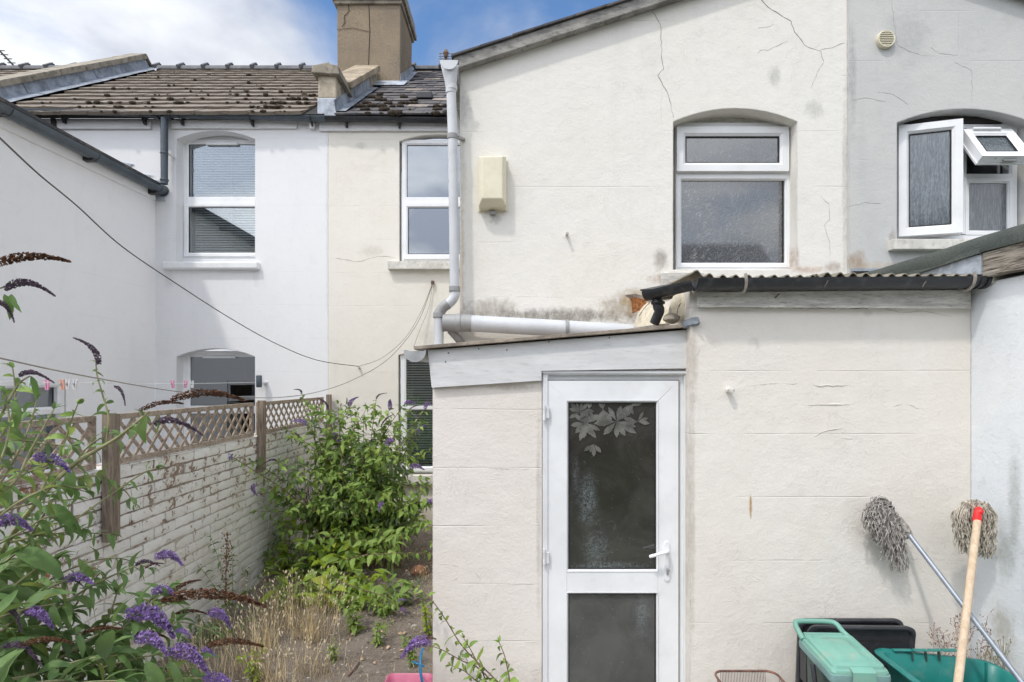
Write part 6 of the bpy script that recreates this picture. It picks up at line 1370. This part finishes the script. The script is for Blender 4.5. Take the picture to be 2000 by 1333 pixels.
# dense lower mass: shoots fan out over the bottom left
fan = [((-60, 1340), (60, 1230), (170, 1150), (265, 1105), 1.75, 'dusky', (.9, 0, .5), .07), ((-40, 1380), (110, 1290), (235, 1215), (330, 1180), 1.75, None, None, 0), ((-60, 1290), (40, 1200), (95, 1150), (130, 1135), 1.65, 'purple', (1, 0, .3), .08),
       ((-60, 1230), (0, 1170), (60, 1120), (110, 1095), 1.7, None, None, 0), ((0, 1390), (130, 1330), (250, 1290), (330, 1275), 1.7, 'purple', (1, 0, -.08), .135), ((30, 1400), (180, 1360), (300, 1330), (400, 1325), 1.75, 'lilac', (1, 0, -.02), .10),
       ((-80, 1320), (10, 1275), (90, 1245), (160, 1238), 1.6, 'brown', (1, .1, .22), .12), ((60, 1400), (150, 1290), (205, 1220), (228, 1160), 1.85, None, None, 0), ((120, 1380), (210, 1260), (275, 1195), (330, 1150), 1.9, None, None, 0),
       ((-60, 1400), (60, 1360), (160, 1335), (240, 1330), 1.5, None, None, 0), ((40, 1400), (180, 1300), (230, 1250), (262, 1240), 1.75, 'brown', (1, 0, .02), .11), ((80, 1390), (200, 1340), (290, 1255), (345, 1215), 1.85, None, None, 0),
       ((150, 1400), (260, 1360), (340, 1330), (390, 1290), 1.9, None, None, 0), ((-60, 1180), (20, 1150), (80, 1165), (140, 1195), 1.7, None, None, 0), ((-90, 1250), (-20, 1215), (50, 1190), (110, 1180), 1.55, 'purple', (1, 0, .05), .0), ((-60, 1340), (60, 1320), (160, 1290), (230, 1280), 1.6, None, None, 0),
       ((-70, 1370), (20, 1345), (120, 1330), (190, 1345), 1.45, None, None, 0), ((-40, 1260), (60, 1262), (130, 1275), (190, 1262), 1.68, None, None, 0), ((-60, 1130), (0, 1120), (50, 1085), (85, 1040), 1.8, None, None, 0)]
for i, (a_, b_, c_, d_, Z, sk, sd, sl_) in enumerate(fan):
    pa = b.shoot([PV(*a_, Z-.15), PV(*b_, Z), PV(*c_, Z+.1), PV(*d_, Z+.15)], .006, .0025, .155, .052, K, start=.05, droop=.3, tip=sk is None)
    if i % 2 == 0: j_ = lambda: (q.uniform(-40, 40), q.uniform(-30, 50)); o_ = [j_() for _ in range(4)]; b.shoot([PV(a_[0]+o_[0][0], a_[1]+o_[0][1], Z-.1), PV(b_[0]+o_[1][0], b_[1]+o_[1][1], Z+.1), PV(c_[0]+o_[2][0], c_[1]+o_[2][1], Z+.2), PV(d_[0]-30+o_[3][0], d_[1]+25+o_[3][1], Z+.3)], .005, .002, .14, .055, K, start=.05, droop=.35)
    if sk and sl_: b.spike(pa[-1], Vector(sd), sl_, sk)
for pt_, d_, L_, k_ in ((PV(248, 1200, 1.85), (1, .05, -.12), .155, 'purple'), (PV(320, 1170, 1.9), (1, 0, .04), .34, 'brown'), (PV(330, 1165, 1.92), (.8, 0, .55), .12, 'brown'), (PV(298, 1158, 1.9), (1, 0, .25), .08, 'purple'), (PV(283, 1110, 2.0), (1, 0, .4), .07, 'brown'), (PV(305, 1088, 2.0), (1, 0, .1), .09, 'purple'),
                        (PV(345, 1198, 1.95), (1, 0, .08), .10, 'brown'), (PV(405, 1198, 1.95), (1, 0, -.12), .09, 'purple'), (PV(345, 1232, 1.9), (1, 0, -.1), .05, 'lilac'), (PV(262, 1250, 1.75), (1, 0, .02), .11, 'purple'), (PV(405, 1262, 1.9), (1, 0, .12), .19, 'brown'), (PV(392, 1272, 1.9), (1, 0, .1), .05, 'purple'),
                        (PV(115, 1135, 1.8), (1, 0, .3), .07, 'dusky'), (PV(0, 1190, 1.6), (1, 0, -.25), .08, 'dusky'), (PV(50, 1198, 1.65), (1, 0, -.05), .09, 'purple'), (PV(70, 895, 1.75), (1, 0, -.05), .10, 'lilac'), (PV(5, 1265, 1.5), (1, 0, .1), .10, 'dusky'), (PV(45, 1258, 1.5), (1, 0, .14), .13, 'brown')): b.spike(pt_, Vector(d_), L_, k_)
# a few big drooping leaves that stand out
for (px, py, Z, dx, dz, L_) in ((285, 812, 1.95, .15, -1, .095), (300, 808, 1.95, .55, -1, .08), (140, 915, 1.9, -.15, -1, .10), (150, 912, 1.9, .8, -.55, .10), (80, 990, 1.87, 1, -.55, .16), (30, 1075, 1.8, 1, -.28, .17), (5, 1075, 1.78, -.5, .5, .1), (60, 940, 1.9, -.9, .3, .10), (215, 900, 1.97, -.3, -1, .08), (255, 1330, 1.7, -.1, -1, .16), (285, 1290, 1.75, .4, -1, .14), (205, 1290, 1.7, .1, 1, .13), (110, 1195, 1.7, -.1, -1, .10), (330, 1290, 1.8, .6, -1, .12), (60, 735, 1.66, .5, -1, .07), (25, 780, 1.64, .2, -1, .09), (22, 575, 1.52, .6, -.7, .06), (8, 575, 1.52, .2, -1, .065)):
    b.leaf(PV(px, py, Z), Vector((dx, -.15, dz)), L_*1.05, K)
for pts_, L_ in (([(-60, 930, 1.7), (10, 840, 1.75), (30, 780, 1.78), (25, 720, 1.8)], .085), ([(80, 960, 1.85), (120, 880, 1.9), (140, 820, 1.92), (152, 790, 1.92)], .08), ([(-50, 1150, 1.8), (60, 1060, 1.9), (130, 1040, 1.95), (215, 1045, 2.0)], .10),
                 ([(10, 1200, 1.9), (120, 1120, 2.0), (220, 1090, 2.05), (290, 1110, 2.1)], .10), ([(-60, 1000, 1.6), (40, 930, 1.7), (95, 905, 1.75), (60, 880, 1.75)], .08), ([(150, 1300, 2.0), (260, 1230, 2.1), (350, 1215, 2.15), (420, 1235, 2.2)], .09)):
    b.shoot([PV(*v_) for v_ in pts_], .004, .0018, L_, .05, LB if L_ < .09 else K, start=.15, droop=.4)
b.finish(M_stem)

# --- big bush in the garden corner
cb = thing('buddleia_bush', (-1.7, 5.75, 0), 'tall bright green buddleia growing in the corner between brick wall and porch', 'shrub')
b = Plant(cb, 5); q = b.q
base = lambda: Vector((q.uniform(-2.0, -1.25), q.uniform(5.5, 6.2), .03))
tips = [(590, 770, 5.9, 'dusky'), (610, 800, 5.8, None), (640, 800, 6.0, 'dusky'), (682, 795, 6.0, 'purple'), (690, 850, 5.8, None), (735, 780, 6.1, 'dusky'), (745, 830, 5.9, 'brown'), (790, 790, 6.0, 'purple'), (800, 800, 5.9, 'brown'), (830, 800, 5.9, 'purple'), (815, 850, 5.7, 'lilac'), (838, 880, 5.7, None),
        (800, 915, 5.5, 'purple'), (755, 870, 5.7, 'purple'), (720, 870, 5.8, 'dusky'), (660, 870, 5.8, 'lilac'), (625, 880, 5.8, None), (590, 860, 5.9, 'brown'), (600, 910, 5.7, None), (650, 930, 5.5, None), (700, 910, 5.6, None), (760, 930, 5.6, None), (820, 960, 5.3, None), (835, 980, 5.2, 'purple'), (580, 960, 5.4, None), (620, 980, 5.3, None), (690, 960, 5.3, None), (745, 985, 5.2, 'purple'), (800, 1000, 5.2, None), (835, 1020, 5.1, None), (660, 1000, 5.1, None), (570, 1000, 5.2, None),
        (665, 830, 5.9, None), (710, 820, 6.0, None), (770, 850, 5.8, None), (645, 850, 5.9, None), (730, 920, 5.5, None), (780, 960, 5.4, None), (842, 1030, 5.2, None), (820, 1010, 5.4, None)]
tips += [(q.uniform(600, 840), q.uniform(860, 1000), q.uniform(5.2, 5.9), None) for _ in range(14)]
tips += [(490, 900, 5.0, None), (520, 960, 5.1, None), (540, 900, 5.2, 'dusky'), (560, 840, 5.6, None), (500, 1000, 5.0, None), (600, 830, 5.7, 'lilac'), (660, 790, 5.8, None), (715, 800, 5.9, None), (760, 800, 5.9, 'purple'), (825, 830, 5.6, None), (548, 1040, 5.0, None), (590, 1060, 4.9, None), (720, 1060, 4.8, None), (790, 1050, 4.8, None)]
for (px, py, Z, sk) in tips:
    t_ = PV(px, py, Z); b0 = base(); mid_ = b0.lerp(t_, .5)+Vector((q.uniform(-.06, .06)-(t_.x-b0.x)*.12, q.uniform(-.08, .08), .08)); h_ = (t_.z-b0.z)
    pa = b.shoot([b0, b0.lerp(mid_, .5), mid_, mid_.lerp(t_, .55)+Vector((0, 0, .04)), t_], .0075 if h_ > .9 else .005, .002, .165, .082, LB, start=.30, droop=.25, taper=.5, tip=sk is None)
    # side twigs
    for k in range(3 if h_ > .6 else 1):
        f_ = q.uniform(.45, .9); pb = pa[int(f_*(len(pa)-1))]; d_ = Vector((q.uniform(-1, 1), q.uniform(-1, .5), q.uniform(0, .8))).normalized()*q.uniform(.12, .28)
        b.shoot([pb, pb+d_*.5+Vector((0, 0, .02)), pb+d_], .003, .0015, .125, .05, LB if q.random() < .75 else LS, start=.15, droop=.3, taper=.35)
    if sk: b.spike(pa[-1], (pa[-1]-pa[-3]).normalized()+Vector((q.uniform(-.5, .8), 0, -.25)), q.uniform(.11, .17), sk)
# long arm to the left with drooping tip, and low arm to the right
pa = b.shoot([PV(650, 1010, 5.4), PV(600, 990, 5.2), PV(545, 950, 5.0), PV(505, 925, 4.8), PV(470, 903, 4.7), PV(455, 893, 4.65)], .006, .002, .10, .07, LB, start=.1, droop=.35, tip=False); b.spike(pa[-1], Vector((-1, 0, .05)), .19, 'purple'); b.spike(PV(497, 945, 4.75), Vector((-.2, 0, -1)), .10, 'purple')
b.shoot([PV(660, 1100, 4.9), PV(710, 1085, 4.7), PV(760, 1082, 4.55), PV(845, 1080, 4.4)], .006, .002, .13, .065, LB, start=.05, droop=.6, tip=True)
b.shoot([PV(640, 1125, 4.7), PV(700, 1150, 4.5), PV(750, 1165, 4.35), PV(775, 1185, 4.3)], .005, .002, .10, .06, LB, start=.05, droop=.4); b.spike(PV(780, 1190, 4.25), Vector((1, 0, -.4)), .07, 'purple'); b.spike(PV(778, 1175, 4.3), Vector((1, 0, .5)), .06, 'lilac')
# broad yellow-green leaves low in the bush
for i in range(420):
    px, py = q.gauss(665, 70), q.uniform(985, 1175); Z = 6.15-(py-960)/150*1.05+q.uniform(-.3, .1)
    p_ = PV(px, py, Z); p_.z = max(p_.z, .06)
    b.leaf(p_, Vector((q.uniform(-1, 1), q.uniform(-1, .3), q.uniform(-.5, .35))), q.uniform(.09, .17), LY if px < 760 and q.random() < .65 else LB)
for i in range(60): p0_ = PV(q.uniform(590, 790), q.uniform(1030, 1080), 5.5); p0_.z = .02; b.stems.tube([p0_, p0_+Vector((q.uniform(-.1, .1), q.uniform(-.1, .1), q.uniform(.25, .5)))], .003, 4)
b.finish(M_twig)

# --- shrub at the porch wall, right of the soil
sb = thing('small_shrub', (-.45, 3.0, 0), 'leafy buddleia shoots arching in front of the porch wall at bottom centre', 'shrub')
b = Plant(sb, 9); q = b.q
for pts in ([(1010, 1370), (960, 1320), (905, 1265), (870, 1210), (845, 1175), (820, 1150), (805, 1140)], [(1000, 1380), (940, 1310), (900, 1290), (860, 1268), (835, 1262)], [(1000, 1360), (992, 1310), (985, 1280), (975, 1255)], [(980, 1370), (930, 1330), (905, 1310), (880, 1300)], [(960, 1370), (945, 1320), (930, 1290), (915, 1262), (906, 1248)], [(990, 1370), (960, 1340), (935, 1325)]):
    b.shoot([PV(x_, y_, 2.75+.012*(1010-x_)*.12) for x_, y_ in pts], .004, .0016, .082, .056, LB, start=.1, droop=.35, taper=.45)
b.spike(PV(842, 1252, 3.0), Vector((-1, 0, -.12)), .17, 'purple'); b.spike(PV(852, 1250, 2.98), Vector((-.6, 0, .1)), .08, 'brown')
b.finish(M_twig)

# --- low plants, saplings
def sapling(name, base_, hs, n, kind, label, cat, L=.07, spread=.12, seed=0, grp=None, stem=M_stem, gap=.035, spk=None, tips_=None):
    t_ = thing(name, base_, label, cat, grp); b = Plant(t_, seed); q = b.q
    for k in range(n):
        e_ = Vector((q.uniform(-spread, spread), q.uniform(-spread, spread), hs*q.uniform(.65, 1.1))) if not tips_ else tips_[k]-base_
        pa = b.shoot([base_, base_+e_*.5+Vector((0, 0, hs*.1)), base_+e_], .003, .0012, L, gap, kind, start=.12, droop=.25, taper=.3)
        if spk: b.spike(pa[-1], Vector((0, 0, 1))+Vector((q.uniform(-.2, .2), 0, 0)), .1, spk)
    b.finish(stem, 60)
def gp(px, py):   # point of the soil under a pixel
    Z = CH*F/(py-HY); return Vector((X(px, Z), Z, soilz(X(px, Z), Z)))
G = 'small weeds growing on the soil'
sapling('sapling', gp(700, 1235), .24, 5, LB, 'bushy green seedling in the middle of the bare soil', 'plant', .085, .13, 1, G)
sapling('sapling', gp(735, 1262), .18, 5, LB, 'low green seedling beside a thin dry twig, right of the soil', 'plant', .06, .09, 2, G)
sapling('weed', gp(722, 1145), .03, 6, LB, 'tiny rosette weed in the dark soil under the bush', 'plant', .035, .06, 3, G, gap=.02)
sapling('weed', gp(805, 1300), .20, 4, LB, 'grassy green weed behind the pink tub', 'plant', .045, .05, 4, G, gap=.02)
sapling('sapling', gp(560, 1195), .22, 4, LB, 'seedling rising out of the dry grass', 'plant', .07, .1, 6, G)
sapling('weed', gp(835, 1240), .26, 4, LY, 'yellowish weed growing along the porch foot', 'plant', .05, .06, 8, G, gap=.03)
sapling('sapling', gp(640, 1180), .2, 5, LB, 'green seedling at the front edge of the big bush', 'plant', .08, .14, 10, G)
sapling('bramble', gp(430, 1165), .34, 8, LA, 'dark leafy weed in front of the brick wall behind the foreground flowers', 'shrub', .09, .3, 14, gap=.05)
sapling('bramble', gp(500, 1125), .36, 12, LA, 'dark green leafy weed against the foot of the brick wall', 'shrub', .09, .32, 12, gap=.05)
sapling('sapling', gp(610, 1130), .3, 7, LB, 'leafy seedling between the dry grass and the tall bush', 'plant', .09, .2, 31, G)
sapling('sapling', gp(560, 1120), .3, 6, LY, 'lime green seedling near the foot of the brick wall', 'plant', .09, .18, 32, G)
sapling('sapling', gp(790, 1180), .2, 5, LS, 'grey green seedling on the soil beside the porch', 'plant', .07, .14, 33, G)
sapling('weed', gp(650, 1290), .12, 5, LB, 'small low weed on bare soil at the edge of dry grass', 'plant', .045, .09, 34, G)
sapling('weed', gp(500, 1330), .2, 6, LY, 'yellow green weed at the bottom edge among dry grass', 'plant', .05, .12, 35, G)
sapling('climbing_weed', Vector((-2.2, 4.35, .05)), .5, 4, LA, 'wiry shoot with drooping leaves climbing the white brick wall', 'plant', .085, .2, 13, tips_=[P(412, 1050, 4.3), P(350, 1070, 4.1), P(455, 1072, 4.4), P(545, 1095, 4.6)], gap=.07)
for k_, (px_, py_, lab_) in enumerate(((600, 1180, 'patch of fresh green weeds between dry grass and the tall bush'), (680, 1170, 'patch of green weeds spreading over the path below the bush'), (420, 1250, 'green weeds in the dry grass behind the brown flower spikes'), (745, 1200, 'sparse green weeds on the soil near the porch wall'))):
    sapling('weed', gp(px_, py_), .16, 9, LB if k_ != 2 else LA, lab_, 'plant', .075, .24, 60+k_, G, gap=.04)
t_ = thing('dock_stalk', Vector((-2.2, 3.95, .02)), 'dead brown seed stalk standing against the brick wall', 'plant'); a = MB(); q = random.Random(2)
st_ = [P(440, 1180, 3.95), P(442, 1100, 3.98), P(444, 1040, 4.0)]; a.tube(st_, .003, 5)
for k in range(160): p_ = st_[0].lerp(st_[2], q.random()); blob(a, p_+Vector((q.gauss(0, .018), q.gauss(0, .012), 0)), .005, .004, .006, q, 4, 2)
a.build('seed_stalk', M_brownfl, t_)
t_ = thing('dead_shrub', Vector((-2.25, 6.3, .05)), 'tangle of dead brown twigs on the brick wall behind the bush', 'shrub'); a = MB(); q = random.Random(6)
for k in range(70):
    b0 = PV(q.uniform(590, 630), 1030, 6.0); e_ = PV(q.uniform(570, 640), q.uniform(935, 1010), 6.1); a.tube([b0, b0.lerp(e_, .5)+Vector((q.uniform(-.05, .05), 0, q.uniform(0, .05))), e_], .0022, 4)
a.build('twigs', M_brownfl, t_, kind='stuff')
# twiggy pink-stemmed weed behind the teal box
t_ = thing('dry_weed', Vector((2.2, 3.0, -.12)), 'dry reddish seeding weed behind the teal box below the mops', 'weed'); a = MB(); s2 = MB(); q = random.Random(12)
M_pinkst = plain('reddish_stems', (.42, .25, .19), .8, .3, 30)
for k in range(11):
    b0 = P(q.uniform(1820, 1935), 1330, 2.98); e_ = P(q.uniform(1805, 1950), q.uniform(1195, 1255), q.uniform(2.88, 3.04)); path = smooth_path([b0, b0.lerp(e_, .5)+Vector((q.uniform(-.02, .02), 0, 0)), e_], 5); a.tube(path, .0013, 4)
    for j in range(16):
        p_ = path[q.randrange(4, len(path))]; d_ = Vector((q.uniform(-1, 1), q.uniform(-.4, .2), q.uniform(.1, .9))).normalized()*q.uniform(.015, .05); a.tube([p_, p_+d_*.6, p_+d_], .0008, 3)
        for h_ in (1, .75): blob(s2, p_+d_*h_+Vector((q.uniform(-.006, .006), 0, q.uniform(-.006, .006))), .0026, .0026, .0034, q, 4, 2)
a.build('stems', M_pinkst, t_, kind='stuff'); s2.build('seeds', M_brownfl, t_, kind='stuff')
a = MB(); q = random.Random(13)      # low dry bits at the corner foot of white wall
for k in range(60):
    b0 = P(q.uniform(1905, 1990), q.uniform(1290, 1335), 2.85); b0.x = min(b0.x, 2.46); e_ = b0+Vector((q.uniform(-.05, .05), q.uniform(-.03, .03), q.uniform(.02, .12))); e_.x = min(e_.x, 2.48); a.tube([b0, e_], .0012, 3); blob(a, e_, .004, .004, .006, q, 4, 2)
a.build('dry_moss_weed', plain('olive_dry_weed', (.26, .23, .12), .9), label='dry olive tufts at the foot of the white side wall', cat='weed', kind='stuff')

# --- dry grass with seed heads
gm = MB(); hm = MB(); q = random.Random(22)
def tuft(c, n, h, lean, spread=.08, heads=.4):
    for k in range(n):
        b0 = c+Vector((q.gauss(0, spread), q.gauss(0, spread), 0)); b0.x = max(b0.x, FX+.03); b0.z = soilz(b0.x, b0.y)-.005; L = h*q.uniform(.5, 1.15)
        d_ = Vector((lean[0]+q.gauss(0, .28), lean[1]+q.gauss(0, .25), 1)).normalized(); side = Vector((d_.y, -d_.x, 0)); side = (side.normalized() if side.length > .01 else Vector((1, 0, 0)))*q.uniform(.0012, .0022)
        p_ = b0; prev = None; bend_ = q.uniform(.05, .5)*Vector((d_.x, d_.y, -.25)); pts = []
        for i in range(5): t_ = i/4; pts.append(b0+d_*L*t_+bend_*L*t_*t_*.6)
        o = len(gm.v)
        for i, p_ in enumerate(pts): s_ = side*(1-i/4.6); gm.v += [tuple(p_-s_), tuple(p_+s_)]
        gm.f += [(o+2*i, o+2*i+1, o+2*i+3, o+2*i+2) for i in range(4)]
        if q.random() < heads: e_ = pts[-1]; d2 = (pts[-1]-pts[-2]).normalized(); hm.tube([e_-d2*.004, e_+d2*.005, e_+d2*.014, e_+d2*.022], [.001, .0042, .0038, .0006], 5)
for px, py, n, h in ((600, 1250, 130, .40), (560, 1230, 130, .44), (520, 1270, 130, .38), (640, 1245, 90, .42), (490, 1310, 110, .36), (570, 1320, 110, .30), (460, 1250, 90, .34), (430, 1330, 80, .32), (620, 1320, 60, .2), (640, 1200, 60, .36), (530, 1340, 90, .24), (580, 1180, 70, .34), (350, 1330, 80, .3), (390, 1300, 70, .3), (540, 1200, 80, .36), (655, 1330, 40, .14), (845, 1150, 30, .1), (830, 1130, 36, .12)):
    c = gp(px, py); tuft(c, int(n*.75), h*q.uniform(.8, 1.2), (-.18 if px < 560 else .05, -.05), q.uniform(.04, .09))
for i in range(260): c = Vector((q.uniform(-2.3, -.55), q.uniform(3.3, 5.6), 0)); tuft(c, 2, .05, (0, 0), .02, .1)
gm.build('dry_grass', M_straw, label='clumps of dry straw coloured grass along the wall foot', cat='grass', kind='stuff'); hm.build('grass_seed_heads', M_seed, label='pale oval seed heads nodding on the dry grass', cat='seed heads', kind='stuff', smooth=80)
# fallen bits: twig, curled dead leaves, terracotta shard
MB().tube([gp(680, 1325)+Vector((0, 0, .01)), gp(702, 1300)+Vector((0, 0, .015))], .006, 6).build('fallen_twig', M_twig, label='short brown twig lying on the soil at the bottom', cat='twig')
M_dead = plain('curled_dead_leaf', (.42, .30, .20), .9, .3, 20); q = random.Random(30); LD = leaf_meshes(M_dead, 3, width=.5, droop=.1)
LD2 = MB()
for i in range(90):
    p_ = gp(q.uniform(580, 842), q.uniform(1085, 1330)) if i < 70 else gp(q.uniform(790, 842), q.uniform(1060, 1120)); M_ = Matrix.Translation(p_+Vector((0, 0, .008))) @ orient(Vector((q.uniform(-1, 1), q.uniform(-1, 1), .1)), roll=q.uniform(-1, 1)) @ Matrix.Scale(q.uniform(.015, .045), 4)
    me, arr, fc = LD[i % 3]; LD2.add([M_ @ Vector(v_) for v_ in arr.tolist()], fc)
LD2.build('leaf_litter', M_dead, label='curled dead leaves scattered on the soil', cat='leaf litter', kind='stuff')
MB().prism([gp(340, 1332)+Vector((0, -.4, .2)), gp(352, 1332)+Vector((0, -.4, .2)), gp(350, 1322)+Vector((0, -.4, .23))], (.02, .02, .02)) 
c = gp(820, 1120); a = MB(); q = random.Random(3); blob(a, c+Vector((0, 0, .03)), .09, .06, .06, q, 9, 5); a.build('terracotta_lump', plain('terracotta', (.26, .13, .08), .9, .25, 12, .6, 40), smooth=40, label='reddish brown clay lump at the porch foot behind the bush', cat='stone')

# --- garden behind the camera, seen in the door glass
gf = thing('garden_fence', (0, -4.6, -.12), 'brown board fence across the garden, mirrored in the door glass', 'fence')
M_fence = plain('brown_fence_boards', (.16, .11, .07), .85, .3, 6, .4, 40)
for k in range(44): MB().box(-3.2+k*.15, -3.2+k*.15+.14, -4.62, -4.6+.008*(k % 2), -.14, 1.95).build('board', M_fence, gf)
bs = thing('garden_shrub', (1.5, -1.6, -.12), 'green leafy garden shrub mirrored in the door glass', 'shrub')
b = Plant(bs, 77); q = b.q
for k in range(26):
    b0 = Vector((1.5+q.uniform(-.2, .2), -1.6+q.uniform(-.2, .2), -.12)); e_ = b0+Vector((q.uniform(-.6, .6), q.uniform(-.5, .5), q.uniform(.6, 1.5)))
    b.shoot([b0, b0.lerp(e_, .5)+Vector((0, 0, .1)), e_], .006, .002, .12, .08, LB)
b.finish(M_twig, 0)
